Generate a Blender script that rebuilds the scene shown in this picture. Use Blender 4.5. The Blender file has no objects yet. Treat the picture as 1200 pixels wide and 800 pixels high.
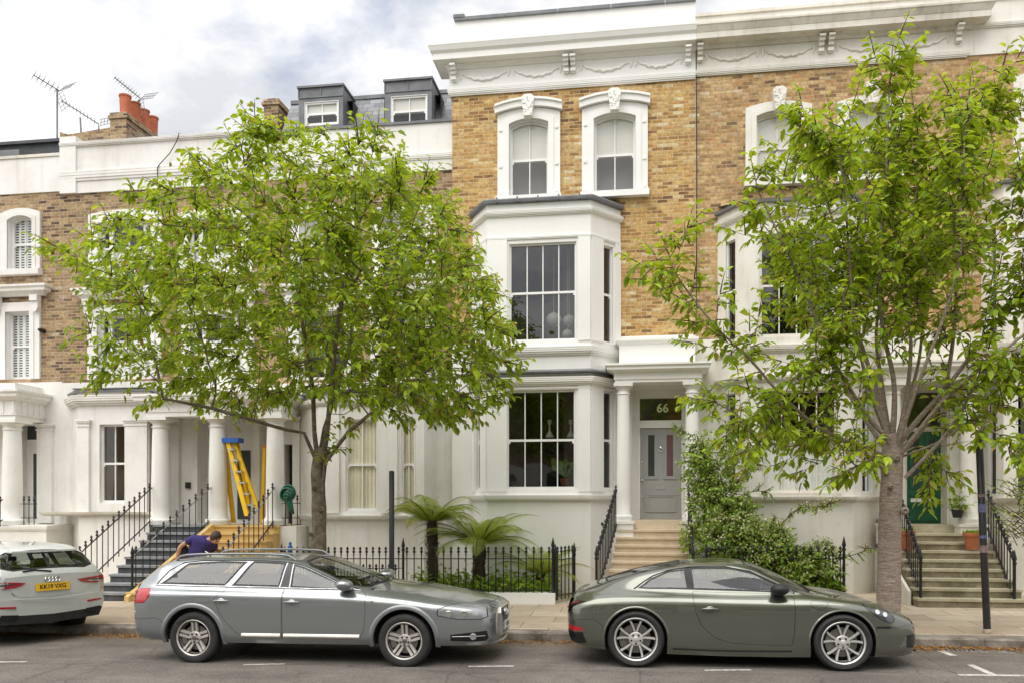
import bpy, bmesh, math, random
import numpy as np
from mathutils import Vector, Matrix
from mathutils.geometry import delaunay_2d_cdt
R = math.radians
rnd = random.Random(7)
scene = bpy.context.scene
COL = scene.collection

# ------------------------------------------------------------------ camera
H, HY, TAN = 2.0, 590.0, 0.15
TH = math.atan(TAN); CT, ST = math.cos(TH), math.sin(TH)
cam_d = bpy.data.cameras.new('camera'); cam = bpy.data.objects.new('camera', cam_d); COL.objects.link(cam)
cam.location = (0, 0, H); cam.rotation_euler = (R(90), 0, TH)
cam_d.sensor_width = 36; cam_d.lens = 30.0; cam_d.shift_y = (HY - 400) / 1200
cam_d.clip_end = 2000
scene.camera = cam

def gz(x):                       # the street climbs gently to the right
    return 0.009 * (x - 2.0)
def wx(px, Y):                   # where the sight line of a photo column meets the plane at depth Y
    a = (px - 600) / 1000
    return Y * (a * CT - ST) / (a * ST + CT)
def wz(px, py, Y):
    X = wx(px, Y)
    return H + (HY - py) / 1000 * (Y * CT - X * ST)
def wp(px, py, Y):
    return Vector((wx(px, Y), Y, wz(px, py, Y)))
def px_m(px, Y):                 # metres per photo pixel there
    return (Y * CT - wx(px, Y) * ST) / 1000

# ------------------------------------------------------------------ mesh builder
class MB:
    def __init__(s): s.v = []; s.f = []; s.mi = []; s.M = None; s.m = 0
    def add(s, vs, fs):
        b = len(s.v)
        if s.M is not None: vs = [s.M @ Vector(p) for p in vs]
        s.v += [tuple(p) for p in vs]
        for f in fs:
            s.f.append([b + i for i in f]); s.mi.append(s.m)
        return s
    def box(s, x0, x1, y0, y1, z0, z1):
        return s.add([(x0,y0,z0),(x1,y0,z0),(x1,y1,z0),(x0,y1,z0),(x0,y0,z1),(x1,y0,z1),(x1,y1,z1),(x0,y1,z1)],
                     [(0,3,2,1),(4,5,6,7),(0,1,5,4),(1,2,6,5),(2,3,7,6),(3,0,4,7)])
    def prism(s, poly, y0, y1):          # polygon in (x, z), anticlockwise seen from the front, extruded in y
        n = len(poly)
        vs = [(x, y0, z) for x, z in poly] + [(x, y1, z) for x, z in poly]
        fs = [list(range(n)), list(range(2*n-1, n-1, -1))] + [(i, n+i, n+(i+1) % n, (i+1) % n) for i in range(n)]
        return s.add(vs, fs)
    def ring(s, outer, inner, y0, y1):   # frame between two matching polylines in (x, z)
        n = len(outer)
        vs = [(x, y0, z) for x, z in outer] + [(x, y0, z) for x, z in inner] + [(x, y1, z) for x, z in outer] + [(x, y1, z) for x, z in inner]
        fs = []
        for i in range(n - 1):
            fs += [(i, i+1, n+i+1, n+i), (2*n+i, 3*n+i, 3*n+i+1, 2*n+i+1), (i, 2*n+i, 2*n+i+1, i+1), (n+i, n+i+1, 3*n+i+1, 3*n+i)]
        fs += [(0, n, 3*n, 2*n), (n-1, 3*n-1, 4*n-1, 2*n-1)]
        return s.add(vs, fs)
    def lathe(s, prof, seg=16, c=(0, 0, 0), axis='z', cap=True):
        vs = []; fs = []; n = len(prof)
        for k in range(seg):
            a = 2*math.pi*k/seg
            for r, z in prof:
                p = (r*math.cos(a), r*math.sin(a), z) if axis == 'z' else (r*math.cos(a), z, r*math.sin(a))
                vs.append((c[0]+p[0], c[1]+p[1], c[2]+p[2]))
        for k in range(seg):
            k2 = (k+1) % seg
            for i in range(n-1): fs.append((k*n+i, k2*n+i, k2*n+i+1, k*n+i+1))
        if cap: fs.append([k*n for k in range(seg)][::-1]); fs.append([k*n+n-1 for k in range(seg)])
        return s.add(vs, fs)
    def tube(s, pts, rad, seg=6, cap=True):
        pts = [Vector(p) for p in pts]; n = len(pts)
        if not hasattr(rad, '__len__'): rad = [rad]*n
        vs = []; fs = []; up = None
        for i, p in enumerate(pts):
            d = (pts[min(i+1, n-1)] - pts[max(i-1, 0)])
            if d.length < 1e-9: d = Vector((0, 0, 1))
            d.normalize()
            if up is None: up = Vector((0, 0, 1)) if abs(d.z) < .9 else Vector((1, 0, 0))
            a = d.cross(up)
            if a.length < 1e-6: a = d.orthogonal()
            a.normalize(); b = a.cross(d).normalized(); up = b
            for k in range(seg):
                t = 2*math.pi*k/seg
                vs.append(p + (a*math.cos(t) + b*math.sin(t))*rad[i])
        for i in range(n-1):
            for k in range(seg):
                k2 = (k+1) % seg
                fs.append((i*seg+k, i*seg+k2, (i+1)*seg+k2, (i+1)*seg+k))
        if cap: fs.append(list(range(seg))[::-1]); fs.append([(n-1)*seg+k for k in range(seg)])
        return s.add(vs, fs)
    def sweep(s, path, prof, cap=True):  # moulding: profile of (outward, z) along a plan path; outward is to the right of travel
        n = len(path); m = len(prof); vs = []; fs = []
        nor = []
        for i in range(n-1):
            dx, dy = path[i+1][0]-path[i][0], path[i+1][1]-path[i][1]; L = math.hypot(dx, dy)
            nor.append((dy/L, -dx/L))
        for i in range(n):
            a = nor[max(i-1, 0)]; b = nor[min(i, n-2)]
            k = 1 + a[0]*b[0] + a[1]*b[1]
            o = ((a[0]+b[0])/k, (a[1]+b[1])/k)
            for (q, z) in prof: vs.append((path[i][0]+o[0]*q, path[i][1]+o[1]*q, z))
        for i in range(n-1):
            for j in range(m): fs.append((i*m+j, (i+1)*m+j, (i+1)*m+(j+1) % m, i*m+(j+1) % m))
        if cap: fs.append(list(range(m))[::-1]); fs.append([(n-1)*m+j for j in range(m)])
        return s.add(vs, fs)
    def mesh(s, name, mats, smooth=None, recalc=True):
        me = bpy.data.meshes.new(name); me.from_pydata(s.v, [], s.f)
        if not isinstance(mats, (list, tuple)): mats = [mats]
        for m in mats: me.materials.append(m)
        me.polygons.foreach_set('material_index', s.mi)
        if recalc:
            bm = bmesh.new(); bm.from_mesh(me); bmesh.ops.recalc_face_normals(bm, faces=bm.faces); bm.to_mesh(me); bm.free()
        if smooth is not None:
            me.polygons.foreach_set('use_smooth', [True]*len(me.polygons))
            if smooth < 179: me.set_sharp_from_angle(angle=R(smooth))
        me.update()
        return me
    def build(s, name, mats, parent=None, smooth=None, recalc=True):
        return put(name, s.mesh(name, mats, smooth, recalc), parent)

def put(name, me, parent=None):          # link a mesh as one object; built in world space under roots, so keep it there
    o = bpy.data.objects.new(name, me); COL.objects.link(o)
    if parent is not None: hang(o, parent)
    return o
def hang(o, parent):
    o.parent = parent
    if parent.parent is None and not parent.get('local'):
        o.matrix_parent_inverse = Matrix.Translation(-parent.location)
def tag(o, label=None, cat=None, group=None, kind=None):
    if label: o['label'] = label
    if cat: o['category'] = cat
    if group: o['group'] = group
    if kind: o['kind'] = kind
    return o
def thing(name, loc, label, cat, group=None, rot=None, local=False):
    o = bpy.data.objects.new(name, None); COL.objects.link(o); o.location = loc; o.empty_display_size = .2
    if rot: o.rotation_euler = rot
    if local: o['local'] = 1
    return tag(o, label, cat, group)
def kids(o): return [c for c in bpy.data.objects if c.parent is o]
def copy_tree(o, parent=None, mp=None):
    c = o.copy(); COL.objects.link(c)
    if parent is not None: c.parent = parent
    for k in kids(o): copy_tree(k, c)
    return c
def frame(A, B):                         # wall frame: u along A->B, depth inward, z up
    d = Vector((B[0]-A[0], B[1]-A[1], 0)); L = d.length; d.normalize(); n = Vector((-d.y, d.x, 0))
    M = Matrix(((d.x, n.x, 0, A[0]), (d.y, n.y, 0, A[1]), (0, 0, 1, 0), (0, 0, 0, 1)))
    return M, L
def text_mesh(body, size, depth, name='lettering', align='CENTER', shear=0, weight=0):
    cu = bpy.data.curves.new(name, 'FONT'); cu.body = body; cu.size = size; cu.extrude = depth; cu.align_x = align; cu.align_y = 'CENTER'; cu.offset = weight; cu.resolution_u = 3
    t = bpy.data.objects.new(name, cu); COL.objects.link(t)
    bpy.context.view_layer.update()
    me = bpy.data.meshes.new_from_object(t.evaluated_get(bpy.context.evaluated_depsgraph_get()))
    bpy.data.objects.remove(t); me.name = name
    return me

# ------------------------------------------------------------------ materials
class N:
    def __init__(s, name):
        s.m = bpy.data.materials.new(name); s.m.use_nodes = True; s.nt = s.m.node_tree; s.nt.nodes.clear()
        s.out = s('ShaderNodeOutputMaterial')
    def __call__(s, t, ins=None, **kw):
        n = s.nt.nodes.new(t)
        for k, v in kw.items(): setattr(n, k, v)
        for k, v in (ins or {}).items(): s.set(n.inputs[k], v)
        return n
    def set(s, sock, v):
        if isinstance(v, bpy.types.NodeSocket): s.nt.links.new(v, sock)
        elif isinstance(v, bpy.types.Node): s.nt.links.new(v.outputs[0], sock)
        else:
            if hasattr(sock.default_value, '__len__') and len(sock.default_value) == 4 and len(v) == 3: v = (*v, 1)
            sock.default_value = v
    def noise(s, vec, scale, detail=4, rough=.55, dist=0):
        return s('ShaderNodeTexNoise', {'Vector': vec, 'Scale': scale, 'Detail': detail, 'Roughness': rough, 'Distortion': dist})
    def ramp(s, fac, stops, interp='LINEAR'):
        r = s('ShaderNodeValToRGB', {'Fac': fac}); cr = r.color_ramp; cr.interpolation = interp
        while len(cr.elements) < len(stops): cr.elements.new(.5)
        for e, (p, c) in zip(cr.elements, stops):
            e.position = p; e.color = (*c, 1) if len(c) == 3 else c
        return r
    def mix(s, fac, a, b, mode='MIX'):
        n = s('ShaderNodeMix', data_type='RGBA', blend_type=mode)
        s.set(n.inputs[0], fac); s.set(n.inputs[6], a); s.set(n.inputs[7], b)
        return n.outputs[2]
    def math(s, op, a, b=0.0):
        n = s('ShaderNodeMath', operation=op); s.set(n.inputs[0], a); s.set(n.inputs[1], b); return n.outputs[0]
    def bump(s, h, strength=.3, dist=.01):
        return s('ShaderNodeBump', {'Height': h, 'Strength': strength, 'Distance': dist}).outputs[0]
    def pos(s): return s('ShaderNodeNewGeometry').outputs['Position']
    def obj(s): return s('ShaderNodeTexCoord').outputs['Object']
    def bsdf(s, color, rough=.6, **kw):
        b = s('ShaderNodeBsdfPrincipled'); s.set(b.inputs['Base Color'], color); s.set(b.inputs['Roughness'], rough)
        for k, v in kw.items(): s.set(b.inputs[k.replace('_', ' ')], v)
        s.nt.links.new(b.outputs[0], s.out.inputs[0]); s.b = b
        return s.m
def vary(g, c, k): return tuple(x*(1+k) for x in c)
def plain(name, col, rough=.55, var=.12, scale=6, bump=0, metal=0, **kw):
    g = N(name); p = g.obj()
    n = g.noise(p, scale, 5)
    c = g.ramp(n.outputs[0], [(.3, vary(g, col, -var)), (.7, vary(g, col, var))])
    k = dict(kw)
    if bump: k['Normal'] = g.bump(g.noise(p, scale*12, 4).outputs[0], bump, .004)
    return g.bsdf(c, rough, Metallic=metal, **k)

def stucco(name, base, stain, amount=.3, streak=.5):
    g = N(name); p = g.pos()
    n1 = g.noise(p, .9, 6, .6)
    mp = g('ShaderNodeMapping', {'Vector': p, 'Scale': (5, 5, .35)})
    n2 = g.noise(mp, 1.2, 6, .65)
    n3 = g.noise(p, 7, 5, .6)
    f = g.math('ADD', g.math('MULTIPLY', g.ramp(n1.outputs[0], [(.45, (0, 0, 0)), (.8, (1, 1, 1))]).outputs[0], amount),
               g.math('MULTIPLY', g.ramp(n2.outputs[0], [(.52, (0, 0, 0)), (.85, (1, 1, 1))]).outputs[0], streak*amount*2))
    f = g.math('ADD', f, g.math('MULTIPLY', g.ramp(n3.outputs[0], [(.55, (0, 0, 0)), (.9, (1, 1, 1))]).outputs[0], amount*.6))
    c = g.mix(g.math('MINIMUM', f, .9), base, stain)
    return g.bsdf(c, .62, Normal=g.bump(g.noise(p, 26, 5).outputs[0], .12, .006))

def brick(name, stops, mortar, mort_fac=.75, spread=1.0, soot_k=.6):
    g = N(name); p = g.pos()
    sx = g('ShaderNodeSeparateXYZ', {0: p})
    u = g.math('ADD', sx.outputs[0], sx.outputs[1])
    v = g('ShaderNodeCombineXYZ', {0: u, 1: sx.outputs[2], 2: 0.0})
    wob = g.noise(p, 5, 3)
    vv = g('ShaderNodeVectorMath', {0: v, 1: g('ShaderNodeVectorMath', {0: wob.outputs[1], 1: (.014, .010, 0)}, operation='MULTIPLY').outputs[0]}, operation='ADD')
    bt = g('ShaderNodeTexBrick', {'Vector': vv, 'Color1': (0, 0, 0), 'Color2': (1, 1, 1), 'Mortar': (.5, .5, .5), 'Scale': 1.0,
           'Mortar Size': .0085, 'Mortar Smooth': .35, 'Bias': 0.0, 'Brick Width': .222, 'Row Height': .0745})
    bt.offset = .5
    big = g.noise(p, .55, 4, .6)
    val = g.math('ADD', g.math('ADD', g.math('MULTIPLY', bt.outputs[0], spread), .5-.5*spread), g.math('MULTIPLY', g.math('SUBTRACT', big.outputs[0], .5), .55))
    c = g.ramp(val, stops)
    fine = g.noise(p, 17, 6, .75)
    c2 = g.mix(.8, c.outputs[0], g.ramp(fine.outputs[0], [(.30, (.16, .145, .13)), (.5, (.5, .5, .5)), (.72, (.88, .87, .85))]).outputs[0], 'OVERLAY')
    # soot in soft patches, an age mark of the wall
    soot = g.ramp(g.noise(g('ShaderNodeMapping', {'Vector': p, 'Scale': (1, 1, .6)}), 1.6, 6, .7).outputs[0], [(.5, (0, 0, 0)), (.82, (1, 1, 1))])
    c3 = g.mix(g.math('MULTIPLY', soot.outputs[0], soot_k), c2, (.10, .075, .045))
    mfac = g.math('MULTIPLY', bt.outputs[1], g.math('MULTIPLY', g.ramp(g.noise(p, 9, 3).outputs[0], [(.3, (.4, .4, .4)), (.6, (1, 1, 1))]).outputs[0], mort_fac))
    c4 = g.mix(mfac, c3, mortar)
    hgt = g.math('ADD', g.math('MULTIPLY', bt.outputs[1], -1.0), g.math('MULTIPLY', fine.outputs[0], .5))
    return g.bsdf(c4, .85, Normal=g.bump(hgt, .7, .012))

M = {}
M['brick66'] = brick('yellow_stock_brick', [(0, (.14, .07, .03)), (.10, (.28, .15, .05)), (.27, (.43, .245, .075)), (.5, (.51, .32, .105)), (.72, (.57, .40, .17)), (.88, (.46, .24, .07)), (.95, (.60, .47, .24)), (1, (.66, .56, .36))], (.56, .46, .30), .85, .95, .45)
M['brick_old'] = brick('brown_stock_brick', [(0, (.10, .06, .04)), (.14, (.20, .125, .07)), (.42, (.34, .23, .12)), (.75, (.44, .31, .165)), (.92, (.30, .165, .09)), (1, (.48, .40, .28))], (.46, .39, .29))
M['brick_right'] = brick('pale_stock_brick', [(0, (.15, .085, .045)), (.12, (.30, .18, .075)), (.42, (.46, .295, .12)), (.75, (.56, .39, .19)), (.92, (.42, .21, .08)), (1, (.58, .47, .30))], (.42, .33, .21))
M['white66'] = stucco('white_stucco', (.83, .82, .79), (.66, .63, .57), .30)
M['white_left'] = stucco('off_white_stucco', (.80, .785, .75), (.50, .45, .37), .48)
M['cream'] = stucco('cream_stucco', (.76, .735, .67), (.42, .36, .26), .48)
M['ledge'] = stucco('weathered_ledge', (.70, .66, .58), (.30, .25, .18), .6)
M['paint'] = plain('white_gloss_paint', (.82, .81, .79), .35, .03, 3)
M['paint_cream'] = plain('cream_gloss_paint', (.74, .70, .62), .4, .05, 3)
M['lead'] = plain('grey_lead_sheet', (.16, .165, .175), .55, .25, 3, .1)
M['asphalt_roof'] = plain('dark_roof_felt', (.07, .075, .08), .7, .3, 4, .1)
M['iron'] = plain('black_painted_iron', (.012, .012, .014), .38, .3, 9, .1)
M['iron_pole'] = plain('black_pole_paint', (.018, .017, .017), .42, .4, 5, .08)
M['rail_grey'] = plain('worn_grey_handrail', (.22, .22, .23), .5, .3, 12)
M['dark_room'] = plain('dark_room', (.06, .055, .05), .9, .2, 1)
M['sheen_room'] = plain('sky_sheen_room', (.60, .60, .62), .9, .1, 1)  # pale grey stands in for sky reflected in the lower panes
M['warm_room'] = plain('warm_room', (.50, .43, .30), .9, .2, 1)
M['blind'] = plain('cream_blind', (.70, .675, .61), .8, .05, 2, Emission_Strength=0.0)
M['curtain'] = plain('pale_curtain', (.84, .77, .60), .9, .08, 3)
M['net'] = plain('white_net_curtain', (.84, .83, .80), .9, .10, 14)
M['grey_door'] = plain('grey_door_paint', (.36, .355, .34), .4, .05, 4)
M['green_door'] = plain('dark_green_door_paint', (.012, .10, .045), .35, .25, 5)
M['chrome'] = plain('polished_steel', (.75, .75, .76), .15, .05, 4, 0, 1)
M['red_panel'] = plain('red_curtain', (.22, .03, .035), .7, .2, 5)
M['terracotta'] = plain('terracotta', (.42, .14, .06), .75, .2, 7, .1)
M['pot_red'] = plain('chimney_terracotta', (.45, .13, .06), .8, .2, 4, .1)
M['yellow'] = plain('yellow_fibreglass', (.85, .52, .01), .4, .06, 5)
M['blue'] = plain('blue_plastic', (.02, .10, .40), .4, .1, 5)
M['alu'] = plain('bare_aluminium', (.62, .63, .65), .35, .06, 5, 0, .9)
M['green_cloth'] = plain('green_hose', (.008, .10, .06), .5, .2, 8)
M['soil'] = plain('garden_soil', (.05, .035, .022), .95, .4, 14, .4)
M['orange'] = plain('orange_plastic', (.75, .25, .02), .5, .05, 4)
M['yellow_green'] = plain('gilt_numerals', (.62, .66, .35), .5, .04, 4)
M['white_num'] = plain('white_lettering', (.75, .74, .70), .5, .03, 4)
M['dark_plate'] = plain('black_plate', (.015, .014, .014), .4, .1, 4)

def stone(name, a, b, moss=None, grime=.5):
    g = N(name); p = g.pos()
    n = g.noise(p, 3.5, 6, .65)
    c = g.mix(g.ramp(n.outputs[0], [(.35, (0, 0, 0)), (.7, (1, 1, 1))]).outputs[0], a, b)
    if moss:
        m = g.ramp(g.noise(p, 2.2, 6, .7).outputs[0], [(.40, (0, 0, 0)), (.62, (1, 1, 1))])
        c = g.mix(g.math('MULTIPLY', m.outputs[0], grime), c, moss)
    c = g.mix(.35, c, g.ramp(g.noise(p, 60, 3).outputs[0], [(.3, (.3, .3, .3)), (.7, (.7, .7, .7))]).outputs[0], 'OVERLAY')
    return g.bsdf(c, .8, Normal=g.bump(g.noise(p, 40, 4).outputs[0], .25, .006))
M['sandstone'] = stone('sandstone_steps', (.56, .45, .32), (.67, .57, .44))
M['yellow_stone'] = stone('yellow_sandstone', (.58, .38, .12), (.68, .50, .24))
M['slate_step'] = stone('dark_slate_steps', (.045, .048, .05), (.11, .115, .12))
M['slate_tread'] = stone('pale_slate_tread', (.20, .21, .215), (.33, .335, .34))  # treads a paler grey than the step blocks
M['moss_step'] = stone('mossy_stone_steps', (.30, .25, .17), (.42, .37, .26), (.10, .088, .040), .75)
M['moss_tread'] = stone('mossy_stone_tread', (.46, .42, .31), (.54, .48, .34), (.24, .21, .10), .5)
M['kerb'] = stone('granite_kerb', (.22, .19, .16), (.36, .32, .27), (.06, .045, .03), .8)

def m_slate():
    g = N('roof_slate'); p = g.pos()
    sx = g('ShaderNodeSeparateXYZ', {0: p})
    v = g('ShaderNodeCombineXYZ', {0: sx.outputs[0], 1: g.math('ADD', sx.outputs[2], sx.outputs[1]), 2: 0.0})
    bt = g('ShaderNodeTexBrick', {'Vector': v, 'Color1': (.10, .105, .115), 'Color2': (.24, .25, .26), 'Mortar': (.03, .03, .035), 'Scale': 1.0, 'Mortar Size': .008, 'Brick Width': .30, 'Row Height': .21})
    return g.bsdf(bt.outputs[0], .5, Normal=g.bump(g.noise(p, 15, 4).outputs[0], .3, .01))
M['slate'] = m_slate()
def m_glass(name, tint, trans, ior=1.52, ripple=.0):
    g = N(name)
    bf = g('ShaderNodeNewGeometry').outputs['Backfacing']       # a pane is a thin sheet: the same index from either side
    f = g('ShaderNodeFresnel', {'IOR': g.math('ADD', ior, g.math('MULTIPLY', bf, 1/ior-ior))})
    t = g('ShaderNodeBsdfTransparent', {'Color': tint})
    kw = {}
    gl = g('ShaderNodeBsdfGlossy', {'Color': (1, 1, 1), 'Roughness': .02})
    if ripple:
        nb = g.bump(g.noise(g.pos(), 1.4, 2).outputs[0], ripple, .05)
        g.set(gl.inputs['Normal'], nb); g.set(f.inputs['Normal'], nb)
    mx = g('ShaderNodeMixShader', {0: f, 1: t, 2: gl}); g.nt.links.new(mx.outputs[0], g.out.inputs[0])
    return g.m
M['glass'] = m_glass('window_glass', (.97, .98, .97), .9, 1.6, .06)
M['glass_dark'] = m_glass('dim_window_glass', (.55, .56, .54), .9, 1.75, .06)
M['glass_car'] = m_glass('car_glass', (.55, .60, .57), .9, 1.8)
M['glass_front'] = m_glass('windscreen_glass', (.62, .66, .64), .9, 1.75)

def m_asphalt():
    g = N('asphalt'); p = g.pos()
    n = g.noise(p, .7, 6, .65)
    c = g.ramp(n.outputs[0], [(.32, (.085, .078, .07)), (.68, (.175, .160, .142))])
    st = g.noise(g('ShaderNodeMapping', {'Vector': p, 'Scale': (.35, 2.2, 1)}), 1.2, 5, .6)
    c1 = g.mix(g.ramp(st.outputs[0], [(.5, (0, 0, 0)), (.7, (.5, .5, .5))]).outputs[0], c.outputs[0], (.20, .185, .165))
    vor = g('ShaderNodeTexVoronoi', {'Vector': p, 'Scale': 90.0})
    c2 = g.mix(.85, c1, g.ramp(vor.outputs[1], [(.1, (.25, .25, .25)), (.8, (.72, .70, .66))]).outputs[0], 'OVERLAY')
    spk = g('ShaderNodeTexVoronoi', {'Vector': p, 'Scale': 26.0})
    sp = g.ramp(spk.outputs[0], [(.09, (1, 1, 1)), (.15, (0, 0, 0))])
    sel = g.ramp(g('ShaderNodeSeparateColor', {0: spk.outputs[1]}).outputs[0], [(.80, (0, 0, 0)), (.84, (1, 1, 1))])
    c3 = g.mix(g.math('MULTIPLY', sp.outputs[0], g.math('MULTIPLY', sel.outputs[0], .8)), c2, (.42, .39, .33))
    crack = g('ShaderNodeTexVoronoi', {'Vector': g('ShaderNodeVectorMath', {0: p, 1: g('ShaderNodeVectorMath', {0: g.noise(p, 1.5, 4).outputs[1], 1: (.5, .5, 0)}, operation='MULTIPLY').outputs[0]}, operation='ADD'), 'Scale': .55}, feature='DISTANCE_TO_EDGE')
    c4 = g.mix(g.math('MULTIPLY', g.ramp(crack.outputs[0], [(.003, (1, 1, 1)), (.008, (0, 0, 0))]).outputs[0], .45), c3, (.03, .028, .025))
    oil = g.ramp(g.noise(p, 1.9, 3, .5).outputs[0], [(.66, (0, 0, 0)), (.76, (.55, .55, .55))])
    c4 = g.mix(oil.outputs[0], c4, (.045, .042, .038))
    sy = g('ShaderNodeSeparateXYZ', {0: p}).outputs[1]        # grit and silt washed along the gutter
    band = g('ShaderNodeMapRange', {'Value': g.math('ADD', sy, g.math('MULTIPLY', g.noise(p, 2.5, 5, .65).outputs[0], .55)), 'From Min': 12.15, 'From Max': 12.75})
    near = g.math('LESS_THAN', sy, 12.9)
    c4 = g.mix(g.math('MULTIPLY', g.math('MULTIPLY', band.outputs[0], near), .75), c4, (.17, .115, .065))
    patch = g('ShaderNodeTexBrick', {'Vector': p, 'Color1': (0, 0, 0), 'Color2': (1, 1, 1), 'Mortar': (.5, .5, .5), 'Scale': 1.0, 'Mortar Size': .012, 'Brick Width': 7.3, 'Row Height': 2.6})
    c4 = g.mix(.22, c4, g.ramp(patch.outputs[0], [(.3, (.38, .38, .38)), (.7, (.60, .60, .60))]).outputs[0], 'OVERLAY')
    c4 = g.mix(g.math('MULTIPLY', patch.outputs[1], .5), c4, (.04, .038, .035))
    return g.bsdf(c4, .85, Normal=g.bump(g.math('ADD', vor.outputs[0], g.noise(p, 140, 3).outputs[0]), .5, .004))
M['asphalt'] = m_asphalt()
def m_paving():
    g = N('york_stone_paving'); p = g.pos()
    bt = g('ShaderNodeTexBrick', {'Vector': p, 'Color1': (.36, .29, .21), 'Color2': (.50, .43, .33), 'Mortar': (.17, .13, .09), 'Scale': 1.0, 'Mortar Size': .009, 'Mortar Smooth': .3, 'Brick Width': .92, 'Row Height': .62})
    n = g.noise(p, 2.2, 6, .65)
    c = g.mix(.6, bt.outputs[0], g.ramp(n.outputs[0], [(.3, (.34, .33, .32)), (.7, (.66, .65, .63))]).outputs[0], 'OVERLAY')
    dirt = g.ramp(g.noise(p, 1.1, 6, .7).outputs[0], [(.52, (0, 0, 0)), (.75, (.6, .6, .6))])
    c = g.mix(dirt.outputs[0], c, (.22, .155, .085))
    c = g.mix(.4, c, g.ramp(g.noise(p, 70, 3).outputs[0], [(.3, (.3, .3, .3)), (.7, (.7, .7, .7))]).outputs[0], 'OVERLAY')
    return g.bsdf(c, .85, Normal=g.bump(g.math('SUBTRACT', g.noise(p, 30, 4).outputs[0], bt.outputs[1]), .35, .006))
M['paving'] = m_paving()
M['line'] = (lambda g: g.bsdf(g.mix(g.ramp(g.noise(g.pos(), 20, 5, .7).outputs[0], [(.42, (0, 0, 0)), (.62, (1, 1, 1))]).outputs[0], (.62, .60, .55), (.30, .28, .25)), .7))(N('worn_white_road_paint'))

# ------------------------------------------------------------------ light
SUN_EL, SUN_AZ = R(62), R(-25)           # azimuth measured from straight behind the camera, towards the left
w = bpy.data.worlds.new('World'); scene.world = w; w.use_nodes = True
nt = w.node_tree; nt.nodes.clear()
def wn(t, **kw):
    n = nt.nodes.new(t)
    for k, v in kw.items(): setattr(n, k, v)
    return n
out = wn('ShaderNodeOutputWorld'); bg = wn('ShaderNodeBackground'); bg.inputs[1].default_value = .135
sky = wn('ShaderNodeTexSky', sky_type='NISHITA', sun_disc=False, sun_elevation=SUN_EL, sun_rotation=R(180) + SUN_AZ, altitude=50, air_density=1.0, dust_density=1.5)
tc = wn('ShaderNodeTexCoord'); sep = wn('ShaderNodeSeparateXYZ'); nt.links.new(tc.outputs['Generated'], sep.inputs[0])
# clouds: noise on the direction flattened towards a cloud layer
add = wn('ShaderNodeMath', operation='ADD'); add.inputs[1].default_value = .25; ab = wn('ShaderNodeMath', operation='ABSOLUTE')
nt.links.new(sep.outputs[2], ab.inputs[0]); nt.links.new(ab.outputs[0], add.inputs[0])
cx = wn('ShaderNodeVectorMath', operation='DIVIDE'); nt.links.new(tc.outputs['Generated'], cx.inputs[0])
cb = wn('ShaderNodeCombineXYZ')
for i in range(3): nt.links.new(add.outputs[0], cb.inputs[i])
nt.links.new(cb.outputs[0], cx.inputs[1])
mp = wn('ShaderNodeMapping'); mp.inputs['Location'].default_value = (3.1, 1.7, 0); nt.links.new(cx.outputs[0], mp.inputs[0])
nz = wn('ShaderNodeTexNoise'); nz.inputs['Scale'].default_value = 2.6; nz.inputs['Detail'].default_value = 9; nz.inputs['Roughness'].default_value = .58; nz.inputs['Distortion'].default_value = .35
nt.links.new(mp.outputs[0], nz.inputs['Vector'])
cov = wn('ShaderNodeValToRGB'); cov.color_ramp.elements[0].position = .15; cov.color_ramp.elements[1].position = .40
nt.links.new(nz.outputs[0], cov.inputs[0])
nz2 = wn('ShaderNodeTexNoise'); nz2.inputs['Scale'].default_value = 4.5; nz2.inputs['Detail'].default_value = 8; nz2.inputs['Roughness'].default_value = .6
mp2 = wn('ShaderNodeMapping'); mp2.inputs['Location'].default_value = (8.3, 4.2, 0); nt.links.new(cx.outputs[0], mp2.inputs[0]); nt.links.new(mp2.outputs[0], nz2.inputs['Vector'])
ccol = wn('ShaderNodeValToRGB'); e = ccol.color_ramp.elements
e[0].position = .36; e[0].color = (4.6, 4.7, 4.95, 1); e[1].position = .60; e[1].color = (6.8, 6.75, 6.7, 1)
nt.links.new(nz2.outputs[0], ccol.inputs[0])
mx = wn('ShaderNodeMix', data_type='RGBA'); nt.links.new(cov.outputs[0], mx.inputs[0]); veil = wn('ShaderNodeVectorMath', operation='MINIMUM'); veil.inputs[1].default_value = (4.2, 4.6, 5.6); nt.links.new(sky.outputs[0], veil.inputs[0]); nt.links.new(veil.outputs[0], mx.inputs[6]); nt.links.new(ccol.outputs[0], mx.inputs[7])
sdn = wn('ShaderNodeVectorMath', operation='DOT_PRODUCT'); sdn.inputs[1].default_value = (math.sin(SUN_AZ)*math.cos(SUN_EL), -math.cos(SUN_AZ)*math.cos(SUN_EL), math.sin(SUN_EL))
nt.links.new(tc.outputs['Generated'], sdn.inputs[0])
side = wn('ShaderNodeMapRange'); side.inputs['From Min'].default_value = -.35; side.inputs['From Max'].default_value = .85; side.inputs['To Min'].default_value = .40; side.inputs['To Max'].default_value = 1.12   # the cloud deck is brighter towards the hidden sun
nt.links.new(sdn.outputs['Value'], side.inputs['Value'])
lit = wn('ShaderNodeVectorMath', operation='SCALE'); nt.links.new(mx.outputs[2], lit.inputs[0]); nt.links.new(side.outputs[0], lit.inputs['Scale'])
nt.links.new(lit.outputs[0], bg.inputs[0]); nt.links.new(bg.outputs[0], out.inputs[0])
sd = bpy.data.lights.new('sun', 'SUN'); sd.energy = 1.35; sd.angle = R(60); sd.color = (1, .96, .9)
so = bpy.data.objects.new('sun', sd); COL.objects.link(so)
d = Vector((math.sin(SUN_AZ)*math.cos(SUN_EL), -math.cos(SUN_AZ)*math.cos(SUN_EL), math.sin(SUN_EL)))
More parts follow.
